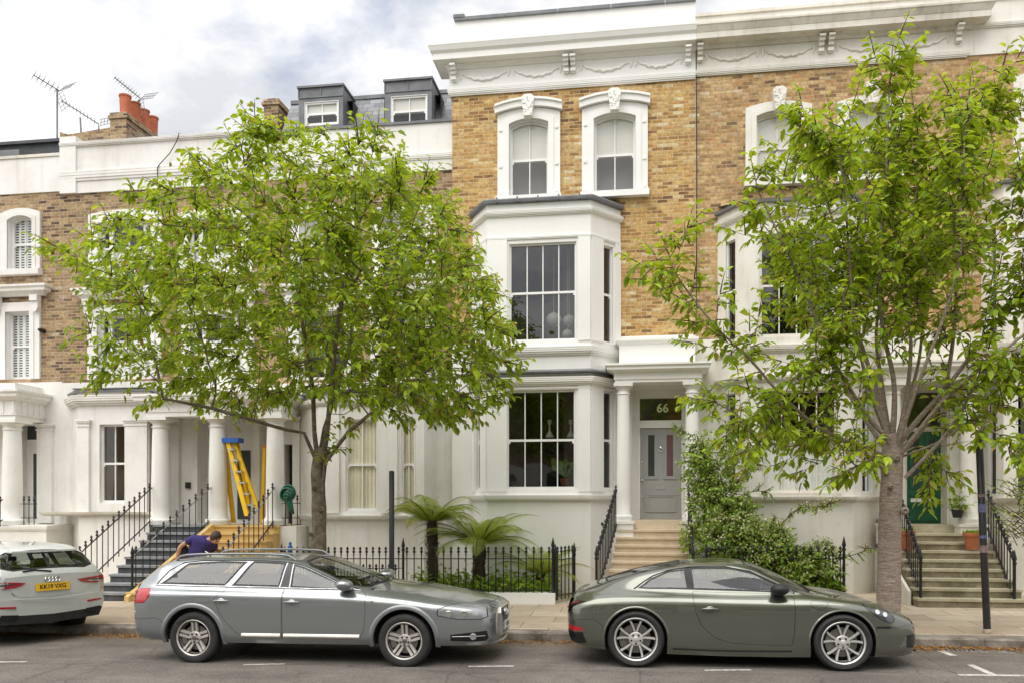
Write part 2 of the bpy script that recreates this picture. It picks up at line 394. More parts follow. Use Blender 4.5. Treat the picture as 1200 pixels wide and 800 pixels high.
so.rotation_euler = d.to_track_quat('Z', 'Y').to_euler(); so.location = (0, -10, 30)
vs = scene.view_settings; vs.view_transform = 'Standard'; vs.look = 'None'; vs.gamma = 1; vs.exposure = .92; vs.use_curve_mapping = False
scene.cycles.use_denoising = True
scene.cycles.max_bounces = 8; scene.cycles.transparent_max_bounces = 16; scene.cycles.caustics_reflective = False; scene.cycles.caustics_refractive = False
# ------------------------------------------------------------------ ground
KY = 12.55                                # kerb face
PH = .125                                 # kerb height
def gp(x, y): return gz(x) + PH + .012*(y - KY)      # pavement surface
def strip(name, mat, pts, lift=0.0, f=gz):
    mb = MB(); mb.add([(x, y, f(x) + lift) for x, y in pts], [list(range(len(pts)))])
    return tag(mb.build(name, mat, recalc=False), kind='structure')
mb = MB()                                 # one sheet to the horizon, the carriageway in its middle
xs = [-400, -60, -30, -12, -6, 0, 6, 12, 30, 60, 400]; ys = [-300, -60, -20, 0, 6, 9, 12.55, 25, 60, 400]
def ztilt(x): return gz(max(-60, min(60, x)))
mb.add([(x, y, ztilt(x)) for y in ys for x in xs], [(j*11+i, j*11+i+1, (j+1)*11+i+1, (j+1)*11+i) for j in range(len(ys)-1) for i in range(10)])
tag(mb.build('road', M['asphalt'], recalc=False), kind='structure')
mb = MB()
a, b = -40, 26
mb.add([(a, KY+.30, gp(a, KY+.3)), (b, KY+.30, gp(b, KY+.3)), (b, 19.3, gp(b, 19.3)), (a, 19.3, gp(a, 19.3))], [(0, 1, 2, 3)])
tag(mb.build('pavement', M['paving'], recalc=False), kind='structure')
mb = MB(); x = a
while x < b:                              # kerb stones of uneven length with rubbed edges
    L = rnd.uniform(.75, 1.25); dz = rnd.uniform(-.006, .006); dy = rnd.uniform(-.012, .012)
    x1 = min(x + L - .008, b); g0, g1 = gz(x), gz(x1); t = PH + dz
    y0 = KY + dy
    vs = [(x, y0, g0-.1), (x, y0, g0+t-.02), (x, y0+.02, g0+t), (x, KY+.305, g0+t+.004), (x1, y0, g1-.1), (x1, y0, g1+t-.02), (x1, y0+.02, g1+t), (x1, KY+.305, g1+t+.004)]
    mb.add(vs, [(0, 4, 5, 1), (1, 5, 6, 2), (2, 6, 7, 3), (0, 1, 2, 3), (7, 6, 5, 4)])
    x += L
tag(mb.build('kerb', M['kerb'], recalc=False), kind='structure')
# parking bay marks (x0, y0, x1, y1 in photo pixels on the road), worn white paint
def onroad(px, py):
    Y = 11.0
    for _ in range(8):
        a_ = (px-600)/1000; X = wx(px, Y); c = (H - gz(X))/((py-HY)/1000)
        u = a_*c; Y = u*ST + c*CT
    return wx(px, Y), Y
mk = MB()
for (ax, ay, bx, by, wd) in [(-20, 775.5, 31, 775, .07), (285, 778.5, 334, 777.5, .07), (549, 780.5, 602, 780, .07), (826, 785, 880, 784.5, .07), (1123, 790.5, 1300, 792, .09), (1137, 778.5, 1163, 790, .09), (1101, 762, 1118, 768, .10)]:
    A, B = Vector(onroad(ax, ay)), Vector(onroad(bx, by)); dd = (B-A).normalized(); n_ = Vector((-dd.y, dd.x))*wd/2
    mk.add([(p.x, p.y, gz(p.x)+.004) for p in (A-n_, B-n_, B+n_, A+n_)], [(0, 1, 2, 3)])
tag(mk.build('road_marking', M['line'], recalc=False), kind='structure')

# ------------------------------------------------------------------ house parts
def arc_pts(x0, x1, zs, rise, n=10):      # segmental arch polyline from (x0,zs) up and over to (x1,zs)
    if rise <= 0: return [(x0, zs), (x1, zs)]
    h = (x1-x0)/2; r = (h*h + rise*rise)/(2*rise); cx_, cz_ = (x0+x1)/2, zs + rise - r
    a0 = math.asin(h/r)
    return [(cx_ + r*math.sin(-a0 + 2*a0*i/n), cz_ + r*math.cos(-a0 + 2*a0*i/n)) for i in range(n+1)]
def frame_poly(x0, x1, z0, z1, rise, inset=0, n=10):      # open-ended outline: bottom-left, up, arch, down to bottom-right
    return [(x0+inset, z0+inset*0)] + arc_pts(x0+inset, x1-inset, z1-rise-(inset if rise <= 0 else inset), rise, n) + [(x1-inset, z0)]

def wall(mb, u0, u1, z0, z1, holes=(), reveal=.2, d=0.0):
    us = sorted({u0, u1, *[h[0] for h in holes], *[h[1] for h in holes]}); zs = sorted({z0, z1, *[h[2] for h in holes], *[h[3] for h in holes]})
    us = [u for u in us if u0-1e-6 <= u <= u1+1e-6]; zs = [z for z in zs if z0-1e-6 <= z <= z1+1e-6]
    for i in range(len(us)-1):
        for j in range(len(zs)-1):
            cu, cz = (us[i]+us[i+1])/2, (zs[j]+zs[j+1])/2
            if any(h[0] < cu < h[1] and h[2] < cz < h[3] for h in holes): continue
            mb.add([(us[i], d, zs[j]), (us[i+1], d, zs[j]), (us[i+1], d, zs[j+1]), (us[i], d, zs[j+1])], [(0, 1, 2, 3)])
    for h in holes:
        a_, b_, c_, e_ = h[:4]; c_ = max(c_, z0); e_ = min(e_, z1)
        if c_ >= e_: continue
        mb.add([(a_, d, c_), (a_, d+reveal, c_), (a_, d+reveal, e_), (a_, d, e_)], [(0, 1, 2, 3)])
        mb.add([(b_, d, c_), (b_, d, e_), (b_, d+reveal, e_), (b_, d+reveal, c_)], [(0, 1, 2, 3)])
        if h[3] <= z1: mb.add([(a_, d, e_), (a_, d+reveal, e_), (b_, d+reveal, e_), (b_, d, e_)], [(0, 1, 2, 3)])
        if h[2] >= z0: mb.add([(a_, d, c_), (b_, d, c_), (b_, d+reveal, c_), (a_, d+reveal, c_)], [(0, 1, 2, 3)])

def wavy(mb, u0, u1, d, z0, z1, n=40, amp=.02, seed=0, pinch=0):
    r_ = random.Random(seed); ph = [r_.uniform(0, 6) for _ in range(3)]
    cols = []
    for i in range(n+1):
        t = i/n; u = u0 + (u1-u0)*t
        y = d + amp*(math.sin(t*n*.75+ph[0]) + .5*math.sin(t*n*.31+ph[1]) + .3*math.sin(t*n*1.4+ph[2]))
        cols.append((u, y))
    vs = []; 
    for z, k in ((z0, 1), ((z0+z1)/2, .9), (z1, .6)):
        for u, y in cols: vs.append((u, d + (y-d)*k, z))
    m = n+1
    mb.add(vs, [(r*m+i, r*m+i+1, (r+1)*m+i+1, (r+1)*m+i) for r in range(2) for i in range(n)])

def window(house, F, u0, u1, z0, z1, cols=2, mid=None, rise=0, recess=.11, mat='paint', cover=None, bars=True, room='dark_room', deep=1.4, glass='glass', rows=1, fw=.055, seed=0, label=None, sides=0, openlow=0):
    mb = MB(); mb.M = F
    if mid is None: mid = z0 + (z1-z0)*.5
    recess = recess*.8; d0 = recess; d1 = recess+.05
    n = 10
    o = [(u0, z0)] + arc_pts(u0, u1, z1-rise, rise, n) + [(u1, z0)]
    i_ = [(u0+fw, z0)] + arc_pts(u0+fw, u1-fw, z1-rise-fw, rise, n) + [(u1-fw, z0)]
    mb.ring(o, i_, d0, d1)
    mb.box(u0+fw, u1-fw, d0-.004, d1, z0, z0+fw*1.2)
    if rise > 0:                           # spandrels between the arch and the square head
        top = arc_pts(u0, u1, z1-rise, rise, n)
        mb.ring([(u, z1+.002) for u, z in top], top, .012, d1)
    mb.box(u0+fw, u1-fw, d0+.01, d1+.03, mid-.024, mid+.024)
    gb = .011
    edges = [u0+fw]
    inner0, inner1 = u0+fw, u1-fw
    if sides:                              # tripartite: narrow side lights
        for u in (u0+sides, u1-sides): mb.box(u-.05, u+.05, d0-.012, d1+.02, z0+fw, z1-fw-.001)
        us_ = [u0 + sides + (u1-u0-2*sides)*k/cols for k in range(1, cols)]
    else:
        us_ = [inner0 + (inner1-inner0)*k/cols for k in range(1, cols)]
    def top_at(u):
        if rise <= 0: return z1-fw
        h = (u1-u0)/2; r = (h*h+rise*rise)/(2*rise); return z1-rise-fw+rise - r + math.sqrt(max(r*r-(u-(u0+u1)/2)**2, 0))
    if bars:
        for u in us_: mb.box(u-gb, u+gb, d0+.02, d1+.012, z0+fw, top_at(u))
        for k in range(1, rows):
            z = z0 + fw + (mid - z0 - fw)*k/rows; mb.box(inner0, inner1, d0+.022, d1+.008, z-gb, z+gb)
            z = mid + (z1-fw - mid)*k/rows; mb.box(inner0, inner1, d0+.022, d1+.008, z-gb, z+gb)
    # sash horns
    for u in (u0+fw+.015, u1-fw-.015): mb.box(u-.015, u+.015, d0+.004, d1, mid-.07, mid-.02)
    li = [(u0+.014, z0)] + arc_pts(u0+.014, u1-.014, z1-rise-.014, rise, n) + [(u1-.014, z0)]
    mb.ring([(u+(.003 if u < (u0+u1)/2 else -.003)*1, z-.003) for u, z in o], li, -.004, d0)
    w_ = mb.build('window', M[mat], house)
    if label: w_['label'] = label
    g = MB(); g.M = F; dd = d0+.034
    gp_ = [(u0+.02, z0+.02), (u1-.02, z0+.02)] + arc_pts(u0+.02, u1-.02, z1-rise-.02, rise, n)[::-1]
    g.add([(u, dd, z) for u, z in gp_], [list(range(len(gp_)))]); g.build('pane', M[glass], w_, recalc=False)
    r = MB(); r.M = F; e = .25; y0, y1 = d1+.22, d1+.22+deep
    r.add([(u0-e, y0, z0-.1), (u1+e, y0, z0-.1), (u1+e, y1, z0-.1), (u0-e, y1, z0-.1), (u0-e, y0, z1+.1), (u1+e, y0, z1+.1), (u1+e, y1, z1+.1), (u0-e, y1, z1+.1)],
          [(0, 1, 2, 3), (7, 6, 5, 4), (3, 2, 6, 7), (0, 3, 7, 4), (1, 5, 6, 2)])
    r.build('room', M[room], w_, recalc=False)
    if cover:
        for c in (cover if isinstance(cover, list) else [cover]):
            kind, f0, f1 = c[0], c[1], c[2]
            za, zb = z0 + (z1-z0)*f0, z0 + (z1-z0)*f1
            k = MB(); k.M = F; dc = d1+.006
            if kind == 'blind':
                k.box(u0-.02, u1+.02, dc, dc+.006, za, zb); k.box(u0-.02, u1+.02, dc-.004, dc+.010, za, za+.025)
                k.build('blind', M['blind'], w_)
            elif kind in ('net', 'curtain'):
                lo, hi = (c[3], c[4]) if len(c) > 3 else (0, 1)
                wavy(k, u0 + (u1-u0)*lo, u0 + (u1-u0)*hi, dc+.016, za, zb, int(30+60*(hi-lo)*(u1-u0)), .010, seed)
                k.build('curtain', M['net' if kind == 'net' else 'curtain'], w_, 180, recalc=False)
            elif kind == 'shutter':
                lo, hi = (c[3], c[4]) if len(c) > 3 else (0, 1)
                a_, b_ = u0 + (u1-u0)*lo, u0 + (u1-u0)*hi
                k.box(a_, a_+.04, dc, dc+.03, za, zb); k.box(b_-.04, b_, dc, dc+.03, za, zb); k.box((a_+b_)/2-.025, (a_+b_)/2+.025, dc, dc+.03, za, zb)
                z = za
                while z < zb:
                    k.add([(a_, dc, z), (b_, dc, z), (b_, dc+.035, z+.045), (a_, dc+.035, z+.045)], [(0, 1, 2, 3)]); z += .062
                k.build('shutter', M['paint'], w_, recalc=False)
    return w_

def surround(parent, F, u0, u1, z0, z1, wd=.2, rise=0, proud=.06, mat='white66', hood=False, key=False, sill=.09, sill_out=.10, inner=.02, name='surround', brack=False, studs=False):
    mb = MB(); mb.M = F; n = 12
    o = [(u0-wd, z0)] + arc_pts(u0-wd, u1+wd, z1-rise+wd*.85, rise*1.15 if rise else 0, n) + [(u1+wd, z0)]
    i_ = [(u0-inner*0, z0)] + arc_pts(u0, u1, z1-rise, rise, n) + [(u1, z0)]
    mb.ring(o, i_, -proud, .015)
    o2 = [(u0-wd*.45, z0)] + arc_pts(u0-wd*.45, u1+wd*.45, z1-rise+wd*.4, rise*1.06 if rise else 0, n) + [(u1+wd*.45, z0)]
    mb.ring(o2, i_, -proud-.022, -proud+.01)
    if sill: mb.box(u0-wd-.03, u1+wd+.03, -proud-sill_out, .05, z0-sill, z0); 
    if hood:
        a1 = arc_pts(u0-wd-.05, u1+wd+.05, z1-rise+wd*.85+.005, rise*1.2, n); a2 = [(u, z+.13) for u, z in a1]
        mb.ring(a2, a1, -proud-.09, .01)
        a3 = [(u, z+.05) for u, z in a2]; mb.ring(a3, [(u, z+.001) for u, z in a2], -proud-.13, .01)
    if studs:
        for u in (u0-wd*.72, u1+wd*.72):
            for z in (z0+(z1-z0)*.02+.06, z0+(z1-z0)*.40, z0+(z1-z0)*.87): mb.box(u-.035, u+.035, -proud-.02, -proud+.01, z-.03, z+.03)
    s = mb.build(name, M[mat], parent)
    if key:
        k = MB(); k.M = F; c_ = (u0+u1)/2; zt = z1 + wd*.85 + .24
        k.prism([(c_-.085, zt-.46), (c_+.085, zt-.46), (c_+.14, zt-.06), (c_+.07, zt), (c_-.07, zt), (c_-.14, zt-.06)], -proud-.17, .01)
        r_ = random.Random(3)
        for i in range(26):                # vermiculated face
            z = zt-.42+.36*r_.random(); hw = .08+.045*(z-(zt-.46))/.4; u = c_ + r_.uniform(-hw, hw)
            k.lathe([(.001, -proud-.168), (.017, -proud-.172), (.012, -proud-.186), (.001, -proud-.19)], 6, (u, 0, z), axis='y')
        k.build('keystone', M[mat], s)
    return s

CORN = [(0, 0), (.03, .0), (.03, .05), (.07, .07), (.07, .11)]
def prof(zb, pts): return [(o, zb + z) for o, z in pts]
def moulding(zb, h, out, steps=4):         # small classical moulding: stepped ogee of height h
    p = [(0, zb)]
    for k in range(steps):
        t0 = k/steps; t1 = (k+1)/steps
        o = out*(math.sin(t1*math.pi/2)); p += [(o, zb + h*t0*.85), (o, zb + h*t1*.85 - h*.02)]
    p += [(out*1.06, zb+h*.86), (out*1.06, zb+h), (0, zb+h)]
    return p
def column(parent, x, y, zb, zt, r=.15, mat='white66', seg=24):
    mb = MB(); h = zt-zb
    pr = [(r*1.32, zb), (r*1.32, zb+.05), (r*1.38, zb+.08), (r*1.3, zb+.12), (r*1.12, zb+.135), (r*1.10, zb+.16), (r*1.0, zb+.18)]
    for k in range(1, 9):
        t = k/8; pr.append((r*(1-.14*t*t), zb+.18+(h-.42)*t))
    zt2 = zt-.24
    pr += [(r*.98, zt2+.01), (r*.98, zt2+.03), (r*.87, zt2+.045), (r*.87, zt2+.10), (r*1.0, zt2+.12), (r*1.18, zt2+.15), (r*1.2, zt2+.165)]
    mb.lathe(pr, seg, (x, y, 0))
    q = r*1.34
    mb.box(x-q, x+q, y-q, y+q, zt2+.168, zt)
    return mb.build('column', M[mat], parent, 50)
def plinth(parent, x, y, zb, zt, r, mat='white66'):
    mb = MB(); mb.box(x-r, x+r, y-r, y+r, zb, zt-.06); mb.box(x-r-.02, x+r+.02, y-r-.02, y+r+.02, zt-.058, zt)
    return mb.build('column_plinth', M[mat], parent)
def pilaster(mb, u0, u1, z0, z1, d=-.05, cap=True):
    mb.box(u0, u1, d, .02, z0, z1)
    if cap:
        mb.box(u0-.02, u1+.02, d-.02, .02, z1-.16, z1-.13); mb.box(u0-.025, u1+.025, d-.03, .02, z1-.08, z1-.045); mb.box(u0-.045, u1+.045, d-.05, .02, z1-.043, z1)
def door(parent, F, u0, u1, z0, z1, kind, mat, recess=.0):
    mb = MB(); mb.M = F; d = recess
    mb.box(u0, u1, d, d+.05, z0, z1)
    W_ = u1-u0; Hh = z1-z0
    dr = mb.build('door', M[mat], parent)
    def panel(a, b, c, e, glass=None):
        k = MB(); k.M = F
        A, B, C_, E = u0+W_*a, u0+W_*b, z0+Hh*c, z0+Hh*e
        o = [(A, C_), (A, E), (B, E), (B, C_), (A, C_)]; ins = .03; i2 = [(A+ins, C_+ins), (A+ins, E-ins), (B-ins, E-ins), (B-ins, C_+ins), (A+ins, C_+ins)]
        k.ring(o, i2, d-.022, d+.002)
        ins2 = .068; i3 = [(A+ins2, C_+ins2), (A+ins2, E-ins2), (B-ins2, E-ins2), (B-ins2, C_+ins2), (A+ins2, C_+ins2)]
        k.ring(i2, i3, d-.012, d+.002)
        k.build('door_panel', M[mat], dr)
        if glass:
            g = MB(); g.M = F; g.box(A+ins2, B-ins2, d-.006, d+.0, C_+ins2, E-ins2); g.build('door_glass', glass, dr)
    return dr, panel
def steps(parent, xt0, xt1, xb0, xb1, yt, yb, zt, zb, n, mat, tread, deep=1.1):
    st = None
    base = MB(); trs = []
    for k in range(n):                     # k=0 is the landing edge
        t = k/max(n-1, 1)
        x0, x1 = xt0+(xb0-xt0)*t, xt1+(xb1-xt1)*t
        y = yt + (yb-yt)*t; z = zt + (zb-zt)*k/n
        z2 = zt + (zb-zt)*(k+1)/n
        yback = yt+deep if k == 0 else yt + (yb-yt)*(k-1)/max(n-1, 1) + .02
        base.box(x0, x1, y, yt+deep, z2-.3, z-.045)
        trs.append((x0-.012, x1+.012, y-.035, yback, z-.044, z))
    st = base.build('front_steps', M[mat], parent)
    for q in trs:
        m = MB(); m.box(*q); o = m.build('tread', M[tread], st)
    return st

# railings: every bar its own part
def bar_mesh(name, h, r=.011, mat=None, big=False):
    mb = MB()
    mb.lathe([(r, 0), (r, h-.17)], 6)
    s = 1.5 if big else 1.0
    mb.lathe([(r, h-.17), (.02*s, h-.165), (.02*s, h-.155), (r, h-.15), (r, h-.135), (.026*s, h-.12), (.032*s, h-.105), (.024*s, h-.09), (.012, h-.075), (.016*s, h-.065), (.030*s, h-.05), (.022*s, h-.03), (.008, h-.01), (.001, h)], 8)
    return mb.mesh(name, M['iron'], 50)
def railing(label, A, B, h, n, top=.2, low=.1, group=None, mat_rail='iron', ends=(1, 1), short=False, zfun=None, name='railing', r_end=.024, cat='railing'):
    A, B = Vector(A), Vector(B)
    t = thing(name, A, label, cat, group)
    bm_ = bar_mesh('bar', h)
    for k in range(n):
        p = A.lerp(B, (k+.5)/n); o = put('bar', bm_, None); o.location = p; o.parent = t; o.matrix_parent_inverse = Matrix.Translation(-t.location)
    if short:
        sm_ = bar_mesh('dog_bar', h*.62, .008)
        for k in range(n-1):
            p = A.lerp(B, (k+1)/n); o = put('dog_bar', sm_, None); o.location = p; o.parent = t; o.matrix_parent_inverse = Matrix.Translation(-t.location)
    rl = MB()
    up = Vector((0, 0, 1))
    def rail_at(z, hw=.018, ht=.008):
        d_ = (B-A); d2 = Vector((d_.x, d_.y, 0)).normalized(); nn = Vector((-d2.y, d2.x, 0))*hw
        P = [A+up*z, B+up*z]
        vs = []
        for p in P: vs += [p-nn-up*ht, p+nn-up*ht, p+nn+up*ht, p-nn+up*ht]
        rl.add(vs, [(0, 1, 5, 4), (1, 2, 6, 5), (2, 3, 7, 6), (3, 0, 4, 7), (3, 2, 1, 0), (4, 5, 6, 7)])
    rail_at(h-top)
    rl.build('top_rail', M[mat_rail], t)
    rl = MB(); rail_at(low); rl.build('bottom_rail', M['iron'], t)
    if short:
        rl = MB(); rail_at(h*.52, .012, .006); rl.build('middle_rail', M['iron'], t)
    for e, p in zip(ends, (A, B)):
        if e:
            m = MB(); r = r_end; hh = h*e
            m.lathe([(r*1.3, 0), (r*1.3, .03), (r, .05), (r, hh-.2), (r*1.5, hh-.19), (r*1.5, hh-.16), (r*.9, hh-.15), (r*1.6, hh-.09), (r*1.2, hh-.05), (.004, hh+.06)], 10, tuple(p))
            m.build('post', M['iron'], t, 50)
    return t
# ================================================================== HOUSE 66
YF = 18.5
ZB = -1.0                                  # house walls go down into the basement areas
h66 = thing('terraced_house', (wx(672, YF), YF, 0), 'yellow stock brick house numbered 66 with crisp white two storey bay and grey front door', 'house', None)
F0 = Matrix.Translation((0, YF, 0))
xL, xR = wx(530, YF), wx(815, YF)
zst = wz(770, 393, YF)                     # stucco below, brick above
zbt = wz(660, 98, YF)
W1 = (wx(597, YF), wx(643, YF), wz(620, 230, YF), wz(620, 141, YF))
W2 = (wx(696, YF), wx(745, YF), wz(720, 226, YF), wz(720, 134, YF))
W1 = (W1[0], W1[1], W2[2], W2[3])
mb = MB(); mb.M = F0
BAYP = (wx(554, YF)+.06, wx(727, YF)-.06, ZB, wz(635, 237.5, 17.75)); wall(mb, xL, xR, zst, zbt, [W1, W2, BAYP], .14)
mb.add([(xL, 0, zst), (xL, .6, zst), (xL, .6, zbt), (xL, 0, zbt)], [(0, 1, 2, 3)])
mb.build('brick_wall', M['brick66'], h66, recalc=False)
for i, q in enumerate((W1, W2)):
    w_ = window(h66, F0, *q, cols=2, rise=.10, mid=q[2]+(q[3]-q[2])*.50, recess=.13, cover=[('blind', .50, 1.02)], room='sheen_room', deep=.45, glass='glass', mat='paint')
    surround(w_, F0, *q, wd=.255, rise=.10, proud=.07, mat='white66', hood=True, key=True, sill=.13, studs=True)
# crown: lower moulding, frieze with swags, big cornice, parapet
zfr = zbt; zc0 = wz(660, 76, YF)
mb = MB(); pth = [(xL-.02, YF+.5), (xL-.02, YF-.02), (xR, YF-.02)]
mb.sweep(pth, moulding(zfr-.13, .14, .07))
mb.sweep(pth, [(0, zfr), (.035, zfr), (.035, zc0+.05), (0, zc0+.05)])
mb.build('frieze', M['white66'], h66)
mb = MB()
zc = zc0+.03
mb.sweep(pth, [(0, zc), (.06, zc), (.10, zc+.06), (.14, zc+.07), (.14, zc+.09), (.34, zc+.10), (.34, zc+.225), (.35, zc+.24), (.39, zc+.28), (.42, zc+.36), (.43, zc+.38), (.43, zc+.42), (.0, zc+.50)])
mb.build('cornice', M['white66'], h66)
zp = zc+.45; zpt = wz(680, 13, YF)
mb = MB(); mb.sweep([(xL+.06, YF+.6), (xL+.06, YF+.02), (xR, YF+.02)], [(0, zp), (0, zpt), (-.25, zpt), (-.25, zp)]); pp = mb.build('parapet', M['white66'], h66)
mb = MB(); x = xL+.05
while x < xR:
    x2 = min(x+1.15, xR+.02); mb.box(x, x2-.012, YF-.04, YF+.34, zpt+.002, zpt+.07); x = x2
mb.box(xL+.03, xL+.28, YF-.05, YF+.36, zpt+.06, zpt+.13)
mb.build('coping', M['lead'], pp)
def swag(parent, x0, x1, z, d, drop, mat, seed):
    mb = MB(); r_ = random.Random(seed); n = 46; pts = []; rad = []
    for i in range(n+1):
        t = i/n; pts.append((x0+(x1-x0)*t, d, z - drop*4*t*(1-t) + .012*math.sin(t*38))); rad.append(.016+.022*math.sin(math.pi*t)*(.75+.5*r_.random()))
    mb.tube(pts, rad, 6)
    for s in (x0, x1):
        mb.tube([(s, d, z), (s+.012, d, z-.08), (s-.01, d, z-.15)], [.035, .03, .01], 6)
    return mb.build('swag', M[mat], parent, 60)
def console(parent, x, z, d, mat):
    mb = MB()
    mb.prism([(x-.045, z-.30), (x+.045, z-.30), (x+.045, z), (x-.045, z)], d-.06, d+.02)
    mb.box(x-.06, x+.06, d-.26, d+.02, z-.04, z); mb.box(x-.055, x+.055, d-.20, d+.01, z-.10, z-.042); mb.box(x-.05, x+.05, d-.13, d+.01, z-.17, z-.102); mb.box(x-.055, x+.055, d-.10, d+.01, z-.28, z-.22)
    return mb.build('bracket', M[mat], parent)
fs = [533, 664, 672, 806]
xs_ = [wx(p, YF) for p in fs]
for x in xs_: console(h66, x, zc+.03, YF-.06, 'white66')
for a_, b_ in ((541, 596), (602, 657), (681, 739), (745, 798)):
    swag(h66, wx(a_, YF), wx(b_, YF), zc-.09, YF-.06, .17, 'white66', a_)

# two storey bay
YB = 17.75
def bay_pts(pl, pfl, pfr, pr, yb, yf): return [(wx(pl, yf), yf), (wx(pfl, yb), yb), (wx(pfr, yb), yb), (wx(pr, yf), yf)]
bp = bay_pts(554, 571, 692, 727, YB, YF)
zt1 = wz(635, 237.5, YB); ze1 = wz(635, 279, YB)
fw1 = (wx(596, YB), wx(676, YB), wz(635, 400, YB), wz(635, 284, YB))
fw0 = (wx(593, YB), wx(675, YB), wz(635, 573, YB), wz(635, 456, YB))
zs1 = wz(635, 401, YB); zs1b = wz(635, 413, YB); zl = wz(635, 436, YB); zl0 = wz(635, 450, YB); zsill = wz(635, 575, YB); zsb = wz(635, 585, YB)
Ff, Lf = frame(bp[1], bp[2]); Fr, Lr = frame(bp[2], bp[3]); Fl, Ll = frame(bp[0], bp[1])
mb = MB()
holes = [(q[0]-bp[1][0], q[1]-bp[1][0], q[2], q[3]) for q in (fw1, fw0)]
mb.M = Ff; wall(mb, 0, Lf, ZB, zt1, holes, .12)
sw = [(Lr*.42, Lr*.76, q[2], q[3]) for q in (fw1, fw0)]
mb.M = Fr; wall(mb, 0, Lr, ZB, zt1, sw, .12)
swl = [(Ll*.24, Ll*.58, q[2], q[3]) for q in (fw1, fw0)]
mb.M = Fl; wall(mb, 0, Ll, ZB, zt1, swl, .12)
mb.M = None
for z0, z1 in ((zsill, zl0), (zs1, ze1)):
    pass
bay = mb.build('bay', M['white66'], h66, recalc=False)
for (z0, z1) in ((zsill, zl0-.02), (zs1+.02, ze1+.0)):
    for F_, L_, hs in ((Ff, Lf, holes[0]), (Fr, Lr, sw[0]), (Fl, Ll, swl[0])):
        for a_, b_ in ((.0 if F_ is not Fl else .02, hs[0]-.03), (hs[1]+.03, L_-(.0 if F_ is not Fr else .02))):
            mb = MB(); mb.M = F_; mb.box(a_, b_, -.035, .02, z0, z1); mb.build('bay_pilaster', M['white66'], bay)
mb = MB()
p0 = [(x, y) for x, y in bp]
mb.sweep(p0, moulding(wz(635, 251, YB)-.03, .11, .09)); mb.sweep(p0, moulding(ze1-.02, .05, .04, 2)); mb.build('cornice_band', M['white66'], bay)
mb = MB(); mb.sweep(p0, moulding(zs1b-.06, .17, .11)); mb.build('sill_band', M['white66'], bay)
mb = MB(); mb.sweep(p0, moulding(zl0-.03, .17, .13)); mb.sweep(p0, moulding(wz(635, 455, YB)-.02, .05, .04, 2)); mb.build('cornice_band', M['white66'], bay)
mb = MB(); mb.sweep(p0, [(-.1, zl-.03), (.16, zl-.03), (.17, zl+.0), (.06, zl+.055), (-.1, zl+.06)]); mb.build('lead_flashing', M['lead'], bay)
mb = MB(); mb.sweep(p0, moulding(zsb-.03, .13, .10)); mb.build('sill_band', M['white66'], bay)
mb = MB()
rt = zt1+.01
ol = MB(); ol.sweep(p0, [(-.3, rt), (.11, rt), (.12, rt+.05), (.10, rt+.075), (-.3, rt+.10)])
ol.add([(p0[0][0], YF-.001, rt+.2), (p0[1][0]+.1, YB+.0, rt+.09), (p0[2][0]-.1, YB+.0, rt+.09), (p0[3][0], YF-.001, rt+.2)], [(0, 1, 2, 3)])
for k in range(5):
    x = p0[1][0] + (p0[2][0]-p0[1][0])*(k+.5)/5; ol.box(x-.012, x+.012, YB-.125, YB+.2, rt+.0, rt+.105)
ol.build('bay_roof', M['lead'], bay)
for q, hs in ((fw1, holes[0]), (fw0, holes[1])):
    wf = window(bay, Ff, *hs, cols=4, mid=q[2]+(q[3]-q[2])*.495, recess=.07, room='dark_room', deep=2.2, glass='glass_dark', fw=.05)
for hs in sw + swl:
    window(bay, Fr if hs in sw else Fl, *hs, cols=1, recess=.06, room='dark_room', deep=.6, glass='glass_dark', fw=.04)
# stucco walls left and right of the bay and behind the portico
zd0 = wz(774, 608, 18.8)                    # door sill
dx0, dx1 = wx(750, 18.8), wx(798.5, 18.8); zdt = wz(774, 501, 18.8)
zf0, zf1 = wz(774, 492, 18.8), wz(774, 466, 18.8)
ox0, ox1 = wx(741, 18.6), wx(805, 18.6); ozt = wz(774, 455, 18.6)
mb = MB(); mb.M = F0
wall(mb, xL, xR, ZB, zst, [(ox0, ox1, zd0-.02, ozt), (bp[0][0]+.06, bp[3][0]-.06, ZB, zst+.2)], .3)
mb.add([(xL, 0, ZB), (xL, .5, ZB), (xL, .5, zst), (xL, 0, zst)], [(0, 1, 2, 3)])
mb.build('stucco_wall', M['white66'], h66, recalc=False)
# front door in its frame
FD = Matrix.Translation((0, YF+.3, 0))
fr = MB(); fr.M = FD
fr.box(ox0-.05, dx0-.004, 0, .1, zd0-.02, ozt+.05); fr.box(dx1+.004, ox1+.05, 0, .1, zd0-.02, ozt+.05)
fr.box(dx0-.004, dx1+.004, -.012, .1, zdt+.004, zf0-.0); fr.box(dx0-.004, dx1+.004, 0, .1, zf1, ozt+.05)
fr.box(dx0-.04, dx0-.006, -.02, .0, zd0, zdt); fr.box(dx1+.006, dx1+.04, -.02, 0, zd0, zdt)
dfr = fr.build('door_frame', M['paint'], h66)
g = MB(); g.M = FD; g.add([(dx0, .05, zf0), (dx1, .05, zf0), (dx1, .05, zf1), (dx0, .05, zf1)], [(0, 1, 2, 3)]); g.build('fanlight', M['glass_dark'], dfr, recalc=False)
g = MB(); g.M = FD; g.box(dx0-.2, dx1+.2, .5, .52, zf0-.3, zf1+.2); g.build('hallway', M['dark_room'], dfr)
g = MB(); g.M = FD; g.box(dx0+(dx1-dx0)*.66, dx1, .12, .14, zf0, zf1); g.build('red_curtain', M['red_panel'], dfr)
tm = text_mesh('66', .26, .003, 'house_number', weight=.006); tm.materials.append(M['yellow_green'])
